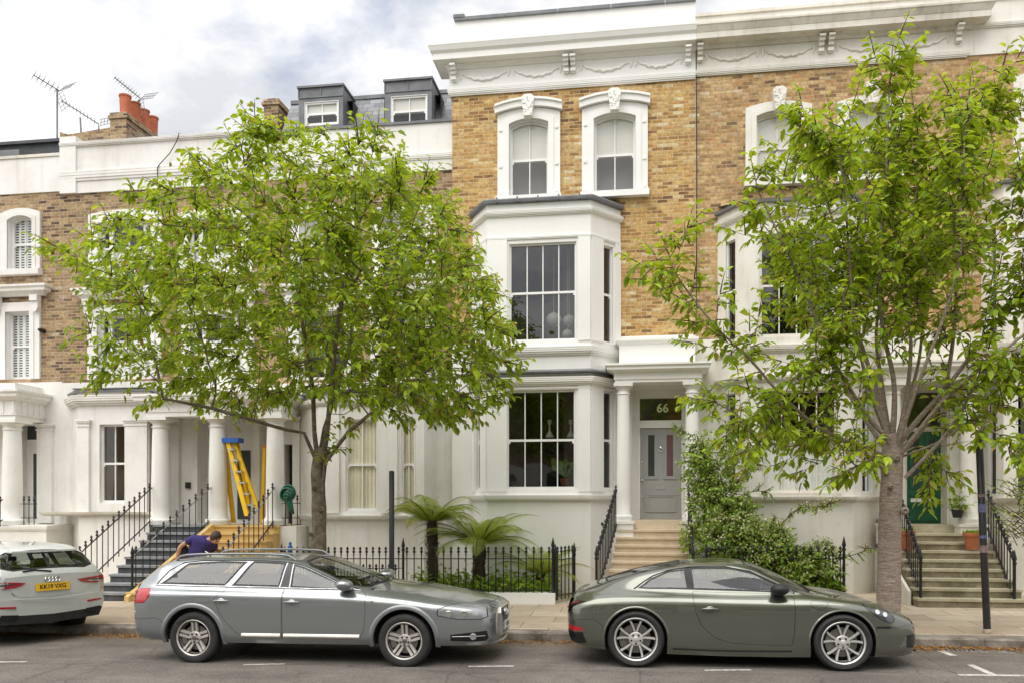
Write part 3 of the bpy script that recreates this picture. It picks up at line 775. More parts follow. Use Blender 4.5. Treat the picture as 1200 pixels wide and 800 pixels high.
o = put('house_number', tm, None); o.rotation_euler = (R(90), 0, 0); o.location = (wx(776.5, 18.8), YF+.335, (zf0+zf1)/2+.02); hang(o, dfr); o.matrix_parent_inverse = Matrix.Translation(-h66.location) if dfr.parent is None else Matrix()
FDD = Matrix.Translation((0, YF+.34, 0))
dr, panel = door(h66, FDD, dx0, dx1, zd0, zdt, None, 'grey_door')
def mg(name, col): return plain(name, col, .12, .1, 3)
M['obscure_dark'] = mg('dark_door_glass', (.05, .06, .055)); M['obscure_red'] = mg('pinkish_door_glass', (.17, .09, .095))
panel(.12, .43, .44, .96, M['obscure_dark']); panel(.57, .88, .44, .96, M['obscure_red']); panel(.12, .88, .08, .28)
W_ = dx1-dx0; Hh = zdt-zd0
k = MB(); k.M = FDD; k.box(dx0+W_*.37, dx0+W_*.63, -.012, .0, zd0+Hh*.33, zd0+Hh*.37); k.build('letterbox', M['alu'], dr)
k = MB(); k.M = FDD; c_ = (dx0+W_*.5, 0, zd0+Hh*.765)
k.tube([(c_[0]+.04*math.cos(t*.5236), -.03, c_[2]+.04*math.sin(t*.5236)) for t in range(13)], .009, 6); k.lathe([(.02, 0), (.02, -.03), (.004, -.035)], 10, (c_[0], 0, c_[2]+.045), 'y'); k.build('knocker', M['chrome'], dr)
for zz in (.43, .63, .25):
    k = MB(); k.M = FDD; k.lathe([(.022, 0), (.022, -.012), (.015, -.05), (.004, -.055)] if zz == .43 else [(.014, 0), (.014, -.015), (.004, -.018)], 10, (dx0+W_*.05, 0, zd0+Hh*zz), 'y'); k.build('door_lock', M['chrome'], dr)
# portico
YP = 17.92
zcb = wz(730, 611, YP); zct = wz(730, 449, YP)
cxl, cxr = wx(730.5, YP), wx(811, YP)
for cxx in (cxl, cxr):
    column(h66, cxx, YP, zcb+.02, zct, .145)
    plinth(h66, cxx, YP, zcb-.35, zcb+.02, .21)
ze = zct; 
mb = MB(); ex0, ex1 = cxl-.17, cxr+.17
pe = [(ex0, YF), (ex0, YP-.17), (ex1, YP-.17), (ex1, YF)]
mb.sweep(pe, [(-.3, ze), (0, ze), (0, ze+.06), (.02, ze+.06), (.02, ze+.19), (.05, ze+.21), (.16, ze+.25), (.16, ze+.31), (.20, ze+.33), (.20, ze+.37), (-.3, ze+.38)])
mb.box(ex0+.05, ex1-.05, YP-.1, YF+.2, ze+.02, ze+.06)
ent = mb.build('entablature', M['white66'], h66)
zb1 = wz(765, 397, YF-.35)
mb = MB(); bx0, bx1 = ex0+.08, ex1-.1
pb = [(bx0, YF), (bx0, YF-.42), (bx1, YF-.42), (bx1, YF)]
mb.sweep(pb, [(-.3, ze+.38), (0, ze+.38), (0, zb1-.12), (.03, zb1-.1), (.07, zb1-.05), (.07, zb1), (-.3, zb1+.02)]); mb.box(bx0+.2, bx1-.2, YF-.3, YF, zb1-.02, zb1+.015)
mb.build('blocking_course', M['white66'], h66)
for u0, u1 in ((ox0-.21, ox0-.03), (ox1+.03, ox1+.2)):
    mb = MB(); mb.M = F0; pilaster(mb, u0, u1, zd0, ze-.01, -.06); mb.build('pilaster', M['white66'], h66)
# front steps
zt_ = zd0-.02
mb = MB(); mb.box(cxl+.2, cxr-.2, 17.9, YF+.42, zd0-.2, zd0-.002); mb.build('threshold', M['sandstone'], h66)
yb_ = 15.85; xb0, xb1 = wx(708, yb_), wx(812, yb_)
zgnd = gp(-.2, yb_)
steps(h66, wx(724, 17.7), wx(806, 17.7), xb0, xb1, 17.72, yb_, zd0-.19, zgnd, 9, 'sandstone', 'sandstone', .6)
mb = MB(); mb.box(cxl-.22, cxl+.2, 17.7, YF, ZB, zd0-.3); mb.box(cxr-.2, cxr+.22, 17.7, YF, ZB, zd0-.3); mb.build('portico_base', M['white66'], h66)
# small camera and downpipe, cable
k = MB(); q = wp(706, 613, 18.2); k.lathe([(.035, 0), (.035, -.05), (.025, -.075), (.004, -.08)], 10, (q.x, YF-.42, q.z), 'y'); k.box(q.x-.025, q.x+.025, YF-.44, YF-.2, q.z-.02, q.z+.02); k.build('security_camera', M['dark_plate'], h66)
k = MB(); xd = wx(815.5, YF); k.tube([(xd, YF-.05, wz(815, 60, YF)), (xd+.015, YF-.05, wz(815, 200, YF)), (xd, YF-.05, wz(815, 392, YF))], .012, 6); k.build('downpipe', M['iron'], h66)
# things seen through the panes
def vase(x, y, z, s, mat, label, prof_, cat, name, seg=14):
    m = MB(); m.lathe([(r*s, zz*s) for r, zz in prof_], seg, (x, y, z)); o = m.build(name, M[mat], None, 60); return tag(o, label, cat)
yi = YB+.55
for i, (px, lb) in enumerate(((644, 'left pale candlestick lamp behind the ground floor bay window'), (669, 'right pale candlestick lamp behind the ground floor bay window'))):
    q = wp(px, 512, yi); vase(q.x, yi, q.z, .9, 'blind', lb, [(.10, 0), (.10, .02), (.07, .08), (.025, .16), (.025, .30), (.05, .33), (.05, .42)], 'lamp', 'candlestick')

q = wp(662, 571, yi); pt = thing('potted_plant', q, 'house plant with big pale green leaves behind the lower right panes of the bay', 'potted plant')
m = MB(); m.lathe([(.07, 0), (.10, .12), (.11, .2), (.09, .2), (.08, .18)], 16, tuple(q)); m.build('pot', M['terracotta'], pt, 40)
M['house_leaf'] = plain('house_plant_leaf', (.16, .34, .04), .45, .2, 8)
for k in range(11):
    a = k*2.4; e = Vector((math.cos(a), math.sin(a)*.6, 1.0+.35*math.sin(k*1.7))).normalized(); b = q+Vector((0, 0, .2)); c = b+e*(.22+.05*(k % 4)); sd_ = e.cross(Vector((0, 1, 0))).normalized()*.085
    m = MB(); m.add([b, c-sd_*.3, c+e*.08-sd_, c+e*.22, c+e*.08+sd_, c+sd_*.3], [(0, 1, 2, 3, 4, 5)]); m.build('leaf', M['house_leaf'], pt, recalc=False)
for i, (px, py, s, lb) in enumerate(((649, 375, .17, 'round white paper lamp seen in the first floor bay window, left of three'), (667, 376, .14, 'round white paper lamp seen in the first floor bay window, upper right of three'), (665, 392, .12, 'round white paper lamp seen in the first floor bay window, lowest of three'))):
    q = wp(px, py, yi); m = MB(); m.lathe([(.02, -s)] + [(s*math.sin(a), -s*math.cos(a)*.9) for a in np.linspace(.2, 2.95, 12)] + [(.02, s)], 18, tuple(q)); m.tube([q+Vector((0, 0, s)), Vector((q.x, q.y, wz(px, 283, yi)))], .006, 4); tag(m.build('paper_lamp', M['paint'], None, 60), lb, 'lamp')
# ================================================================== generic canted bay for the neighbours
def canted(house, bp, zt, mat, wins, bands, zlow=ZB, sidewin=True, roof=True, wkw=None, name='bay'):
    Ff, Lf = frame(bp[1], bp[2]); Fr, Lr = frame(bp[2], bp[3]); Fl, Ll = frame(bp[0], bp[1])
    holes = [(q[0]-bp[1][0], q[1]-bp[1][0], q[2], q[3]) for q in wins]
    sr = [(Lr*.30, Lr*.70, q[2], q[3]) for q in wins] if sidewin else []; sl = [(Ll*.30, Ll*.70, q[2], q[3]) for q in wins] if sidewin else []
    mb = MB()
    mb.M = Ff; wall(mb, 0, Lf, zlow, zt, holes, .12); mb.M = Fr; wall(mb, 0, Lr, zlow, zt, sr, .12); mb.M = Fl; wall(mb, 0, Ll, zlow, zt, sl, .12)
    bay = mb.build(name, M[mat], house, recalc=False)
    for (z, h, o) in bands:
        m = MB(); m.sweep(bp, moulding(z, h, o)); m.build('bay_moulding', M[mat], bay)
    if roof:
        m = MB(); m.sweep(bp, [(-.3, zt), (.09, zt), (.10, zt+.05), (-.3, zt+.10)])
        m.add([(bp[0][0], bp[0][1]-.001, zt+.2), (bp[1][0]+.1, bp[1][1], zt+.09), (bp[2][0]-.1, bp[2][1], zt+.09), (bp[3][0], bp[3][1]-.001, zt+.2)], [(0, 1, 2, 3)])
        m.build('bay_roof', M['lead'], bay)
    for q, h in zip(wins, holes):
        kw = dict(cols=4, recess=.07, glass='glass_dark'); kw.update(q[4] if len(q) > 4 else {}); window(bay, Ff, *h, **kw)
    for F_, L in ((Fr, sr), (Fl, sl)):
        for h in L: window(bay, F_, *h, cols=1, recess=.06, deep=.5, glass='glass_dark', fw=.035)
    return bay, (Ff, Fr, Fl), (Lf, Lr, Ll)
def flat_crown(house, x0, x1, Y, zb, zt, mat, band=None, ret=False, name='parapet'):
    mb = MB(); mb.box(x0, x1, Y-.03, Y+.28, zb, zt)
    p = mb.build(name, M[mat], house)
    mb = MB()
    for (z, h, o) in (band or []): mb.sweep([(x0, Y-.03), (x1, Y-.03)], moulding(z, h, o, 3))
    if band: mb.build('string_course', M[mat], p)
    return p

# ================================================================== HOUSE to the right of 66, green door
h5 = thing('terraced_house', (wx(960, YF), YF, 0), 'weathered cream and stock brick house with dark green front door behind the right street tree', 'house')
F5 = F0
aL, aR = wx(815, YF)+.002, wx(1126, YF)
zbt5 = wz(960, 75, YF); zst5 = wz(1060, 391, YF)
V1 = (wx(886, YF), wx(938, YF), wz(912, 213, YF), wz(912, 131, YF)); V2 = (wx(994, YF), wx(1046, YF), V1[2], V1[3])
mb = MB(); mb.M = F5; wall(mb, aL, aR, zst5, zbt5, [V1, V2, (wx(841, YF)+.05, wx(1032, YF)-.05, ZB, wz(935, 236, 17.8))], .14); mb.build('brick_wall', M['brick_right'], h5, recalc=False)
for q in (V1, V2):
    w_ = window(h5, F5, *q, cols=2, rise=.10, recess=.13, cover=[('blind', .05, 1.02)] if q is V1 else [('blind', .4, 1.02)], mat='paint_cream')
    surround(w_, F5, *q, wd=.22, rise=.10, proud=.06, mat='cream', key=True, sill=.11)
zc5 = wz(960, 52, YF)+.03
mb = MB(); pth5 = [(aL, YF-.02), (aR+.08, YF-.02), (aR+.08, YF+.1)]
mb.sweep(pth5, moulding(zbt5-.1, .12, .06)); mb.sweep(pth5, [(0, zbt5), (.03, zbt5), (.03, zc5+.02), (0, zc5+.02)]); mb.build('frieze', M['cream'], h5)
mb = MB(); mb.sweep(pth5, [(0, zc5), (.08, zc5), (.12, zc5+.07), (.36, zc5+.08), (.36, zc5+.20), (.37, zc5+.21), (.42, zc5+.31), (.44, zc5+.33), (.44, zc5+.37), (0, zc5+.44)]); mb.build('cornice', M['ledge'], h5)
mb = MB(); zpt5 = wz(960, 8, YF); mb.box(aL, aR, YF+.03, YF+.3, zc5+.40, zpt5); pp = mb.build('parapet', M['cream'], h5)
mb = MB(); mb.box(aL+.003, aR+.01, YF-.01, YF+.34, zpt5, zpt5+.06); mb.build('coping', M['ledge'], pp)
for p in (820, 961, 972, 1121): console(h5, wx(p, YF), zc5+.03, YF-.05, 'cream')
for a_, b_ in ((827, 887), (893, 953), (980, 1040), (1048, 1110)): swag(h5, wx(a_, YF), wx(b_, YF), zc5-.09, YF-.055, .16, 'cream', a_)
YB5 = 17.8
bp5 = bay_pts(841, 872, 1000, 1032, YB5, YF)
g1 = (wx(890, YB5), wx(979, YB5), wz(935, 394, YB5), wz(935, 272, YB5), dict(room='dark_room', cover=[('net', .0, 1.0, .62, 1.0)], seed=5, mat='paint_cream'))
g0 = (wx(893, YB5), wx(982, YB5), wz(935, 577, YB5), wz(935, 456, YB5), dict(cover=[('net', .0, .5)], seed=9, mat='paint_cream', glass='glass', rows=1))
bay5, (f5f, f5r, f5l), L5 = canted(h5, bp5, wz(935, 236, YB5), 'cream', [g1, g0],
    [(wz(935, 253, YB5), .12, .09), (wz(935, 412, YB5), .14, .10), (wz(935, 446, YB5), .12, .10), (wz(935, 587, YB5), .10, .12)])
m = MB(); m.M = f5f; m.box(g0[0]-bp5[1][0]-.04, g0[1]-bp5[1][0]+.04, -.09, .03, g0[2]-.07, g0[2]-.002); m.build('stone_sill', M['ledge'], bay5)
# stucco storey with the recessed doorway
DX0, DX1 = wx(1063, 18.8), wx(1103, 18.8); DZ0, DZ1 = wz(1083, 613, 18.8), wz(1083, 505, 18.8); OZ = wz(1083, 455, 18.6)
OX0, OX1 = wx(1059, 18.6), wx(1108, 18.6)
bd0, bd1 = wx(1012, YF), wx(1030, YF)
mb = MB(); mb.M = F5; wall(mb, aL, aR, ZB, zst5, [(OX0, OX1, DZ0-.02, OZ), (bp5[0][0]+.05, bp5[3][0]-.05, ZB, zst5+.1)], .3); mb.build('stucco_wall', M['cream'], h5, recalc=False)
m = MB(); m.sweep([(bp5[3][0], YF), (aR, YF)], moulding(zst5-.10, .13, .09)); m.build('string_course', M['ledge'], h5)
fr = MB(); fr.M = FD
fr.box(OX0-.05, DX0-.004, 0, .1, DZ0, OZ+.05); fr.box(DX1+.004, OX1+.05, 0, .1, DZ0, OZ+.05); fr.box(DX0-.004, DX1+.004, -.01, .1, DZ1+.004, DZ1+.08); fr.box(DX0, DX1, 0, .1, OZ-.05, OZ+.05)
dfr5 = fr.build('door_frame', M['paint_cream'], h5)
g = MB(); g.M = FD; g.add([(DX0, .05, DZ1+.08), (DX1, .05, DZ1+.08), (DX1, .05, OZ-.05), (DX0, .05, OZ-.05)], [(0, 1, 2, 3)]); g.build('fanlight', M['glass_dark'], dfr5, recalc=False)
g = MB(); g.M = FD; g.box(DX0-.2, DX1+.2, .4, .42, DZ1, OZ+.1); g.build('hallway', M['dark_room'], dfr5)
dr5, panel5 = door(h5, FDD, DX0, DX1, DZ0, DZ1, None, 'green_door')
panel5(.08, .46, .38, .95, M['obscure_dark']); panel5(.54, .92, .38, .95, M['obscure_dark']); panel5(.10, .90, .03, .15); 
Wd, Hd = DX1-DX0, DZ1-DZ0
k = MB(); k.M = FDD; k.box(DX0+Wd*.08, DX1-Wd*.08, -.02, .0, DZ0+Hd*.30, DZ0+Hd*.32); k.box(DX0+Wd*.08, DX1-Wd*.08, -.02, .0, DZ0+Hd*.19, DZ0+Hd*.21); k.build('door_moulding', M['green_door'], dr5)
k = MB(); k.M = FDD; k.box(DX0+Wd*.12, DX0+Wd*.72, -.014, .0, DZ0+Hd*.235, DZ0+Hd*.275); k.build('letterbox', M['white_num'], dr5)
k = MB(); k.M = FDD; k.tube([(DX0+Wd*.5+.05*math.sin(t*.4), -.03, DZ0+Hd*.35-.06*(1-math.cos(t*.4))*.4) for t in range(-6, 7)], .009, 6); k.lathe([(.03, 0), (.02, -.03), (.004, -.04)], 10, (DX0+Wd*.5, 0, DZ0+Hd*.355), 'y'); k.build('knocker', M['iron'], dr5)
m = MB(); m.box(OX0-.12, OX1+.12, 18.0, YF+.42, DZ0-.17, DZ0-.004); m.build('threshold', M['moss_tread'], h5)
cx5 = wx(1136, YP)
zcap = wz(1100, 447, YP)
column(h5, cx5, YP, DZ0+.02, zcap, .165, 'cream'); plinth(h5, cx5, YP, DZ0-.40, DZ0+.02, .25, 'cream')
cxa = wx(1046, YP)
column(h5, cxa, YP, DZ0+.02, zcap, .165, 'cream'); plinth(h5, cxa, YP, DZ0-.40, DZ0+.02, .25, 'cream')
m = MB(); pe5 = [(cxa-.18, YF), (cxa-.18, YP-.18), (cx5+.18, YP-.18), (cx5+.18, YF)]
m.sweep(pe5, [(-.3, zcap), (0, zcap), (0, zcap+.08), (.02, zcap+.08), (.02, zcap+.2), (.06, zcap+.22), (.15, zcap+.26), (.15, zcap+.32), (.18, zcap+.34), (.18, zcap+.38), (-.3, zcap+.39)]); m.box(cxa, cx5, YP-.1, YF+.2, zcap+.03, zcap+.07)
m.box(cxa-.15, cx5+.15, YP-.1, YF, zcap+.36, zcap+.40); m.build('entablature', M['cream'], h5)
m = MB(); m.box(cxa-.1, cx5+.1, YF-.4, YF, zcap+.395, zst5-.12); m.build('blocking_course', M['cream'], h5)
for u0, u1 in ((OX0-.22, OX0-.03), (OX1+.03, OX1+.2)):
    m = MB(); m.M = F5; pilaster(m, u0, u1, DZ0, zcap-.01, -.06); m.build('pilaster', M['cream'], h5)
yb5 = 15.85; zg5 = gp(5.3, yb5)
steps(h5, wx(1049, 17.6), wx(1150, 17.6), wx(1076, yb5), wx(1206, yb5), 17.62, yb5, DZ0-.165, zg5, 8, 'moss_step', 'moss_tread', .95)
m = MB(); xw = wx(1049, 17.6)
m.prism([(0, 0), (.06, 0), (.06, 1), (0, 1)], 0, .01); m = MB()
m.add([(xw-.20, 16.1, zg5-.2), (xw-.20, YF, zg5-.2), (xw-.20, YF, DZ0-.5), (xw-.20, 17.6, DZ0-.5), (xw-.20, 16.1, zg5+.25), (xw-.15, 16.1, zg5-.2), (xw-.15, YF, zg5-.2), (xw-.15, YF, DZ0-.5), (xw-.15, 17.6, DZ0-.5), (xw-.15, 16.1, zg5+.25)],
      [(0, 4, 3, 2, 1), (5, 6, 7, 8, 9), (0, 5, 9, 4), (4, 9, 8, 3), (3, 8, 7, 2)]); m.build('stair_cheek', M['cream'], h5)
# basement door beside the steps and its meter box
m = MB(); m.box(bd0, bd1, YF-.06, YF-.005, -.6, wz(1020, 636, YF)); bdr = m.build('basement_door', M['grey_door'], h5)
m = MB(); m.box(bd0-.06, bd0-.002, YF-.08, YF, -.6, wz(1020, 634, YF)); m.box(bd1+.002, bd1+.06, YF-.08, YF, -.6, wz(1020, 634, YF)); m.box(bd0-.06, bd1+.06, YF-.08, YF, wz(1020, 634, YF)+.002, wz(1020, 634, YF)+.07); m.build('door_frame', M['cream'], bdr)
m = MB(); q = wp(1031, 621, YF); m.box(q.x-.1, q.x+.1, YF-.14, YF, q.z-.24, q.z+.24); m.build('meter_box', M['grey_door'], h5)
k = MB(); q = wp(1122, 583, YF); k.box(q.x-.03, q.x+.03, YF-.03, YF, q.z-.05, q.z+.05); k.build('doorbell', M['dark_plate'], h5)

# ================================================================== rightmost house
h6 = thing('terraced_house', (wx(1230, YF), YF, 0), 'stock brick house with plain cream parapet and louvred shutters at the right edge', 'house')
bL, bR = aR+.002, aR+5.4
zbt6 = wz(1165, 64, YF); zst6 = zst5
Y1 = (wx(1201, YF), wx(1250, YF), wz(1215, 186, YF), wz(1215, 96, YF)); Y2 = (Y1[0]+1.95, Y1[1]+1.95, Y1[2], Y1[3])
mb = MB(); mb.M = F5; wall(mb, bL, bR, zst6, zbt6, [Y1, Y2, (wx(1150, YF)+.05, wx(1335, YF)-.05, ZB, wz(1190, 215, 17.8))], .14); mb.build('brick_wall', M['brick_right'], h6, recalc=False)
for q in (Y1, Y2):
    w_ = window(h6, F5, *q, cols=2, rise=.1, recess=.13, cover=[('blind', .4, 1.02)]); surround(w_, F5, *q, wd=.23, rise=.1, proud=.06, mat='cream', sill=.11)
zpt6 = wz(1165, -4, YF)
flat_crown(h6, bL, bR, YF, zbt6, zpt6, 'cream', [(wz(1165, 34, YF), .09, .06), (zpt6-.1, .1, .07)])
bp6 = bay_pts(1150, 1176, 1300, 1335, 17.8, YF)
b1 = (bp6[1][0]+.35, bp6[1][0]+2.0, wz(1190, 392, 17.8), wz(1190, 262, 17.8)); b0 = (wx(1191, 17.8), wx(1191, 17.8)+1.7, wz(1190, 580, 17.8), wz(1190, 450, 17.8), dict(cover=[('shutter', 0, .55, 0, .5), ('shutter', 0, .55, .5, 1)], glass='glass'))
canted(h6, bp6, wz(1190, 215, 17.8), 'cream', [b1, b0], [(wz(1190, 240, 17.8), .12, .09), (wz(1190, 410, 17.8), .14, .1), (wz(1190, 442, 17.8), .12, .1)])
mb = MB(); mb.M = F5; wall(mb, bL, bR, ZB, zst6, [(bp6[0][0]+.05, bp6[3][0]-.05, ZB, zst6+.1)], .2); mb.build('stucco_wall', M['cream'], h6, recalc=False)
m = MB(); m.sweep(bp6, moulding(wz(1190, 590, 17.8), .12, .16)); m.build('ledge', M['ledge'], h6)

# ================================================================== the three houses on the left
YL = 18.7; FL = Matrix.Translation((0, YL, 0))
def lx(p): return wx(p, YL)
def lz(p, y): return wz(p, y, YL)
h3 = thing('terraced_house', (lx(410), YL, 0), 'house behind the left street tree with slate mansard dormers and yellow stone steps', 'house')
cL, cR = lx(297), xL-.002
zb3 = lz(420, 206); zs3 = lz(420, 447)
A1 = (lx(352), lx(405), lz(380, 322), lz(380, 250)); A2 = (lx(448), lx(500), lz(475, 322), lz(475, 250))
B1 = (lx(352), lx(405), lz(380, 444), lz(380, 366)); B2 = (lx(448), lx(500), lz(475, 444), lz(475, 366))
mb = MB(); mb.M = FL; wall(mb, cL, cR, zs3, zb3, [A1, A2, B1, B2], .14); mb.build('brick_wall', M['brick_old'], h3, recalc=False)
for q in (A1, A2):
    w_ = window(h3, FL, *q, cols=2, recess=.12, cover=[('blind', .5, 1.02)], rise=.08); surround(w_, FL, *q, wd=.22, proud=.06, mat='white_left', sill=.11, rise=.08)
def corn_window(house, q, mat='white_left', **kw):
    w_ = window(house, FL, *q, recess=.12, **kw); surround(w_, FL, *q, wd=.26, proud=.07, mat=mat, sill=.0)
    m = MB(); a_, b_ = q[0]-.36, q[1]+.36; z = q[3]+.36
    m.sweep([(a_, YL), (a_, YL-.08), (b_, YL-.08), (b_, YL)], [(-.05, z), (.02, z), (.08, z+.07), (.16, z+.10), (.16, z+.16), (.20, z+.20), (.20, z+.25), (-.07, z+.28)]); m.build('window_cornice', M[mat], w_)
    for u in (q[0]-.2, q[1]+.2):
        k = MB(); k.prism([(u-.09, z-.30), (u-.03, z-.40), (u+.03, z-.40), (u+.09, z-.30), (u+.09, z), (u-.09, z)], YL-.17, YL-.05); k.box(u-.10, u+.10, YL-.22, YL-.05, z-.14, z-.002); k.build('bracket', M[mat], w_)
    return w_
for q in (B1, B2): corn_window(h3, q, cols=2)
zp3 = lz(420, 151)
pp = flat_crown(h3, cL, cR, YL, zb3, zp3, 'white_left', [(lz(420, 193), .12, .05)])
m = MB(); m.box(cL, cR, YL-.07, YL+.32, zp3+.002, zp3+.06); m.build('coping', M['lead'], pp)
# mansard and dormers
zm = wz(430, 116, 20.4)
m = MB(); m.add([(cL+.2, YL+.55, zp3-.4), (cR, YL+.55, zp3-.4), (cR, 20.4, zm), (cL+.2, 20.4, zm), (cL+.2, 23, zm), (cR, 23, zm), (cR, 23, zp3-.4), (cL+.2, 23, zp3-.4)], [(0, 1, 2, 3), (3, 2, 5, 4), (0, 3, 4, 7), (1, 6, 5, 2)]); m.build('mansard_roof', M['slate'], h3)
m = MB(); m.box(cL+.2, cR, 20.36, 20.5, zm-.02, zm+.07); m.build('ridge_flashing', M['lead'], h3)
YD = 19.55
for (a_, b_, t_, bt_, wa, wb, wt, wbt) in ((350, 402, 103, 150, 357, 397, 119, 147), (451, 506, 95, 150, 458, 501, 112, 148)):
    m = MB(); x0, x1 = wx(a_, YD), wx(b_, YD); z0, z1 = wz(a_, bt_+3, YD), wz((a_+b_)/2, t_, YD)
    q = (wx(wa, YD), wx(wb, YD), wz((wa+wb)/2, wbt, YD), wz((wa+wb)/2, wt, YD))
    Fd = Matrix.Translation((0, YD, 0)); m.M = Fd; wall(m, x0, x1, z0, z1, [q], .12); m.M = None
    m.add([(x1, YD, z0), (x1, YD+1.9, z0), (x1, YD+1.9, z1), (x1, YD, z1), (x0, YD, z0), (x0, YD+1.9, z0), (x0, YD+1.9, z1), (x0, YD, z1)], [(0, 1, 2, 3), (7, 6, 5, 4), (3, 2, 6, 7)])
    dm = m.build('dormer', M['lead'], h3, recalc=False)
    m = MB(); m.box(x0-.03, x1+.03, YD-.05, YD+1.95, z1+.002, z1+.05); zz = q[3]+.09; m.box(x0-.012, x1+.012, YD-.02, YD, zz, zz+.03); 
    for f in (0, .5, 1): xx = x0+(x1-x0)*f; m.box(xx-.012, xx+.012, YD-.022, YD, zz+.03, z1)
    m.build('lead_roll', M['lead'], dm)
    window(dm, Fd, *q, cols=2, recess=.03, cover=[('blind', .45, 1.02)])
def stack(house, px0, px1, py, Y, dep, zlow, name='chimney'):
    m = MB(); z = wz((px0+px1)/2, py, Y); x0, x1 = wx(px0, Y), wx(px1, Y); m.box(x0, x1, Y, Y+dep, zlow, z-.16); m.box(x0-.04, x1+.04, Y-.04, Y+dep+.04, z-.158, z-.08); m.box(x0-.01, x1+.01, Y-.01, Y+dep+.01, z-.078, z)
    return m.build(name, M['brick_old'], house), x0, x1, z
stack(h3, 309, 326, 116, 20.2, 1.6, zp3-.3)
# left shared portico, sill storey, bay with curtains
bp3 = bay_pts(352, 372, 497, 512, 18.05, YL)
YB3 = 18.05
c0 = (wx(404, YB3), wx(443, YB3), wz(423, 598, YB3), wz(423, 490, YB3)); c1 = (wx(458, YB3)+.22, wx(486, YB3)+.02, c0[2], c0[3])
cb = dict(cols=2, cover=[('curtain', .0, 1.0)], room='warm_room', glass='glass', seed=3)
bay3, fr3, _ = canted(h3, bp3, wz(435, 460, YB3), 'white_left', [c0+(cb,), c1+(dict(cb, seed=4),)], [(wz(435, 474, YB3), .14, .1), (wz(435, 609, YB3), .11, .12)], sidewin=False)
for a_, b_ in ((374, 398), (446, 466)):
    m = MB(); m.box(wx(a_, YB3), wx(b_, YB3), YB3-.05, YB3, c0[2]-.05, wz(435, 476, YB3)); m.build('pilaster', M['white_left'], bay3)
d0, d1 = lx(268), lx(311); dz0 = wz(290, 613, YL); dzt = lz(290, 498)
s0, s1 = lx(333), lx(343)
mb = MB(); mb.M = FL; wall(mb, cL, cR, ZB, zs3, [(lx(304), lx(330), dz0, dzt), (s0, s1+.05, dz0, lz(338, 520)), (bp3[0][0]+.05, bp3[3][0]-.05, ZB, wz(435, 460, YB3))], .3); mb.build('stucco_wall', M['white_left'], h3, recalc=False)
FD3 = Matrix.Translation((0, YL+.3, 0))
m = MB(); m.M = FD3; m.box(lx(300), lx(332), .0, .06, dz0, dzt+.1); dd3 = m.build('door', M['paint'], h3)
m = MB(); m.M = FD3; m.box(lx(306), lx(317), -.02, .0, dz0+.15, dzt-.5); m.build('door_glass', M['obscure_dark'], dd3)
m = MB(); m.M = FD3; m.box(s0-.03, s1+.1, .0, .02, dz0, lz(338, 519)); m.build('side_light', M['obscure_dark'], h3)

# house with the dark steps
h2 = thing('terraced_house', (lx(185), YL, 0), 'brown brick house with tall panelled parapet, chimney pots and dark slate front steps', 'house')
eL, eR = lx(73), cL-.002
zb2 = lz(185, 222); zs2 = lz(130, 447)
C1 = (lx(117), lx(179), lz(148, 321), lz(148, 258)); C2 = (lx(222), lx(284), lz(250, 320), lz(250, 257))
D1 = (lx(116), lx(178), lz(148, 444), lz(148, 369)); D2 = (lx(226), lx(286), lz(250, 444), lz(250, 369))
mb = MB(); mb.M = FL; wall(mb, eL, eR, zs2, zb2, [C1, C2, D1, D2], .14); mb.build('brick_wall', M['brick_old'], h2, recalc=False)
for q in (C1, C2):
    w_ = window(h2, FL, *q, cols=2, recess=.12, sides=.24, cover=[('net', 0, .45)], rise=.07, seed=2); surround(w_, FL, *q, wd=.26, proud=.07, mat='white_left', sill=.1, rise=.07)
for q in (D1, D2): corn_window(h2, q, cols=2, sides=.24, cover=[('net', 0, .62)], seed=7)
zp2 = lz(185, 163)
pp = flat_crown(h2, eL, eR+.0, YL-.02, zb2, zp2, 'white_left', [(lz(185, 208), .22, .06), (zp2-.09, .09, .08)])
m = MB(); m.box(eL, eL+.42, YL-.10, YL+.4, zb2-.005, lz(75, 163)); m.build('parapet_pier', M['white_left'], pp)
for dy in (-.04, .06):
    m = MB(); x = eL+.45; m.box(eL+.43, eR-.05, YL+dy-.008, YL+dy+.008, zp2-.002, zp2+.006)
    while x < eR-.05:
        m.tube([(x, YL+dy, zp2), (x+rnd.uniform(-.02, .02), YL+dy*2.4, zp2+.11)], .003, 3); x += .055
    m.build('bird_spike_strip', M['alu'], pp)
m = MB(); m.tube([wp(p, y, YL-.13) for p, y in ((210, 156), (207, 166), (199, 180), (186, 194), (184.5, 197), (185, 222))] + [Vector((lx(186), YL-.015, lz(186, 300)))], .011, 5); m.build('cable', M['iron'], pp)
ch, x0, x1, zt = stack(h2, 129, 148, 132, 19.7, 1.75, zp2-.5)
for k in range(4):
    m = MB(); y = 19.95 + .41*k; m.lathe([(.13, zt-.02), (.135, zt+.03), (.125, zt+.05), (.14, zt+.48), (.155, zt+.49), (.155, zt+.53), (.12, zt+.53), (.11, zt+.2)], 16, ((x0+x1)/2+.03, y, 0)); m.build('chimney_pot', M['pot_red'], ch, 50)
m = MB(); xa, xb = wx(70, 19.9), wx(133, 19.9)
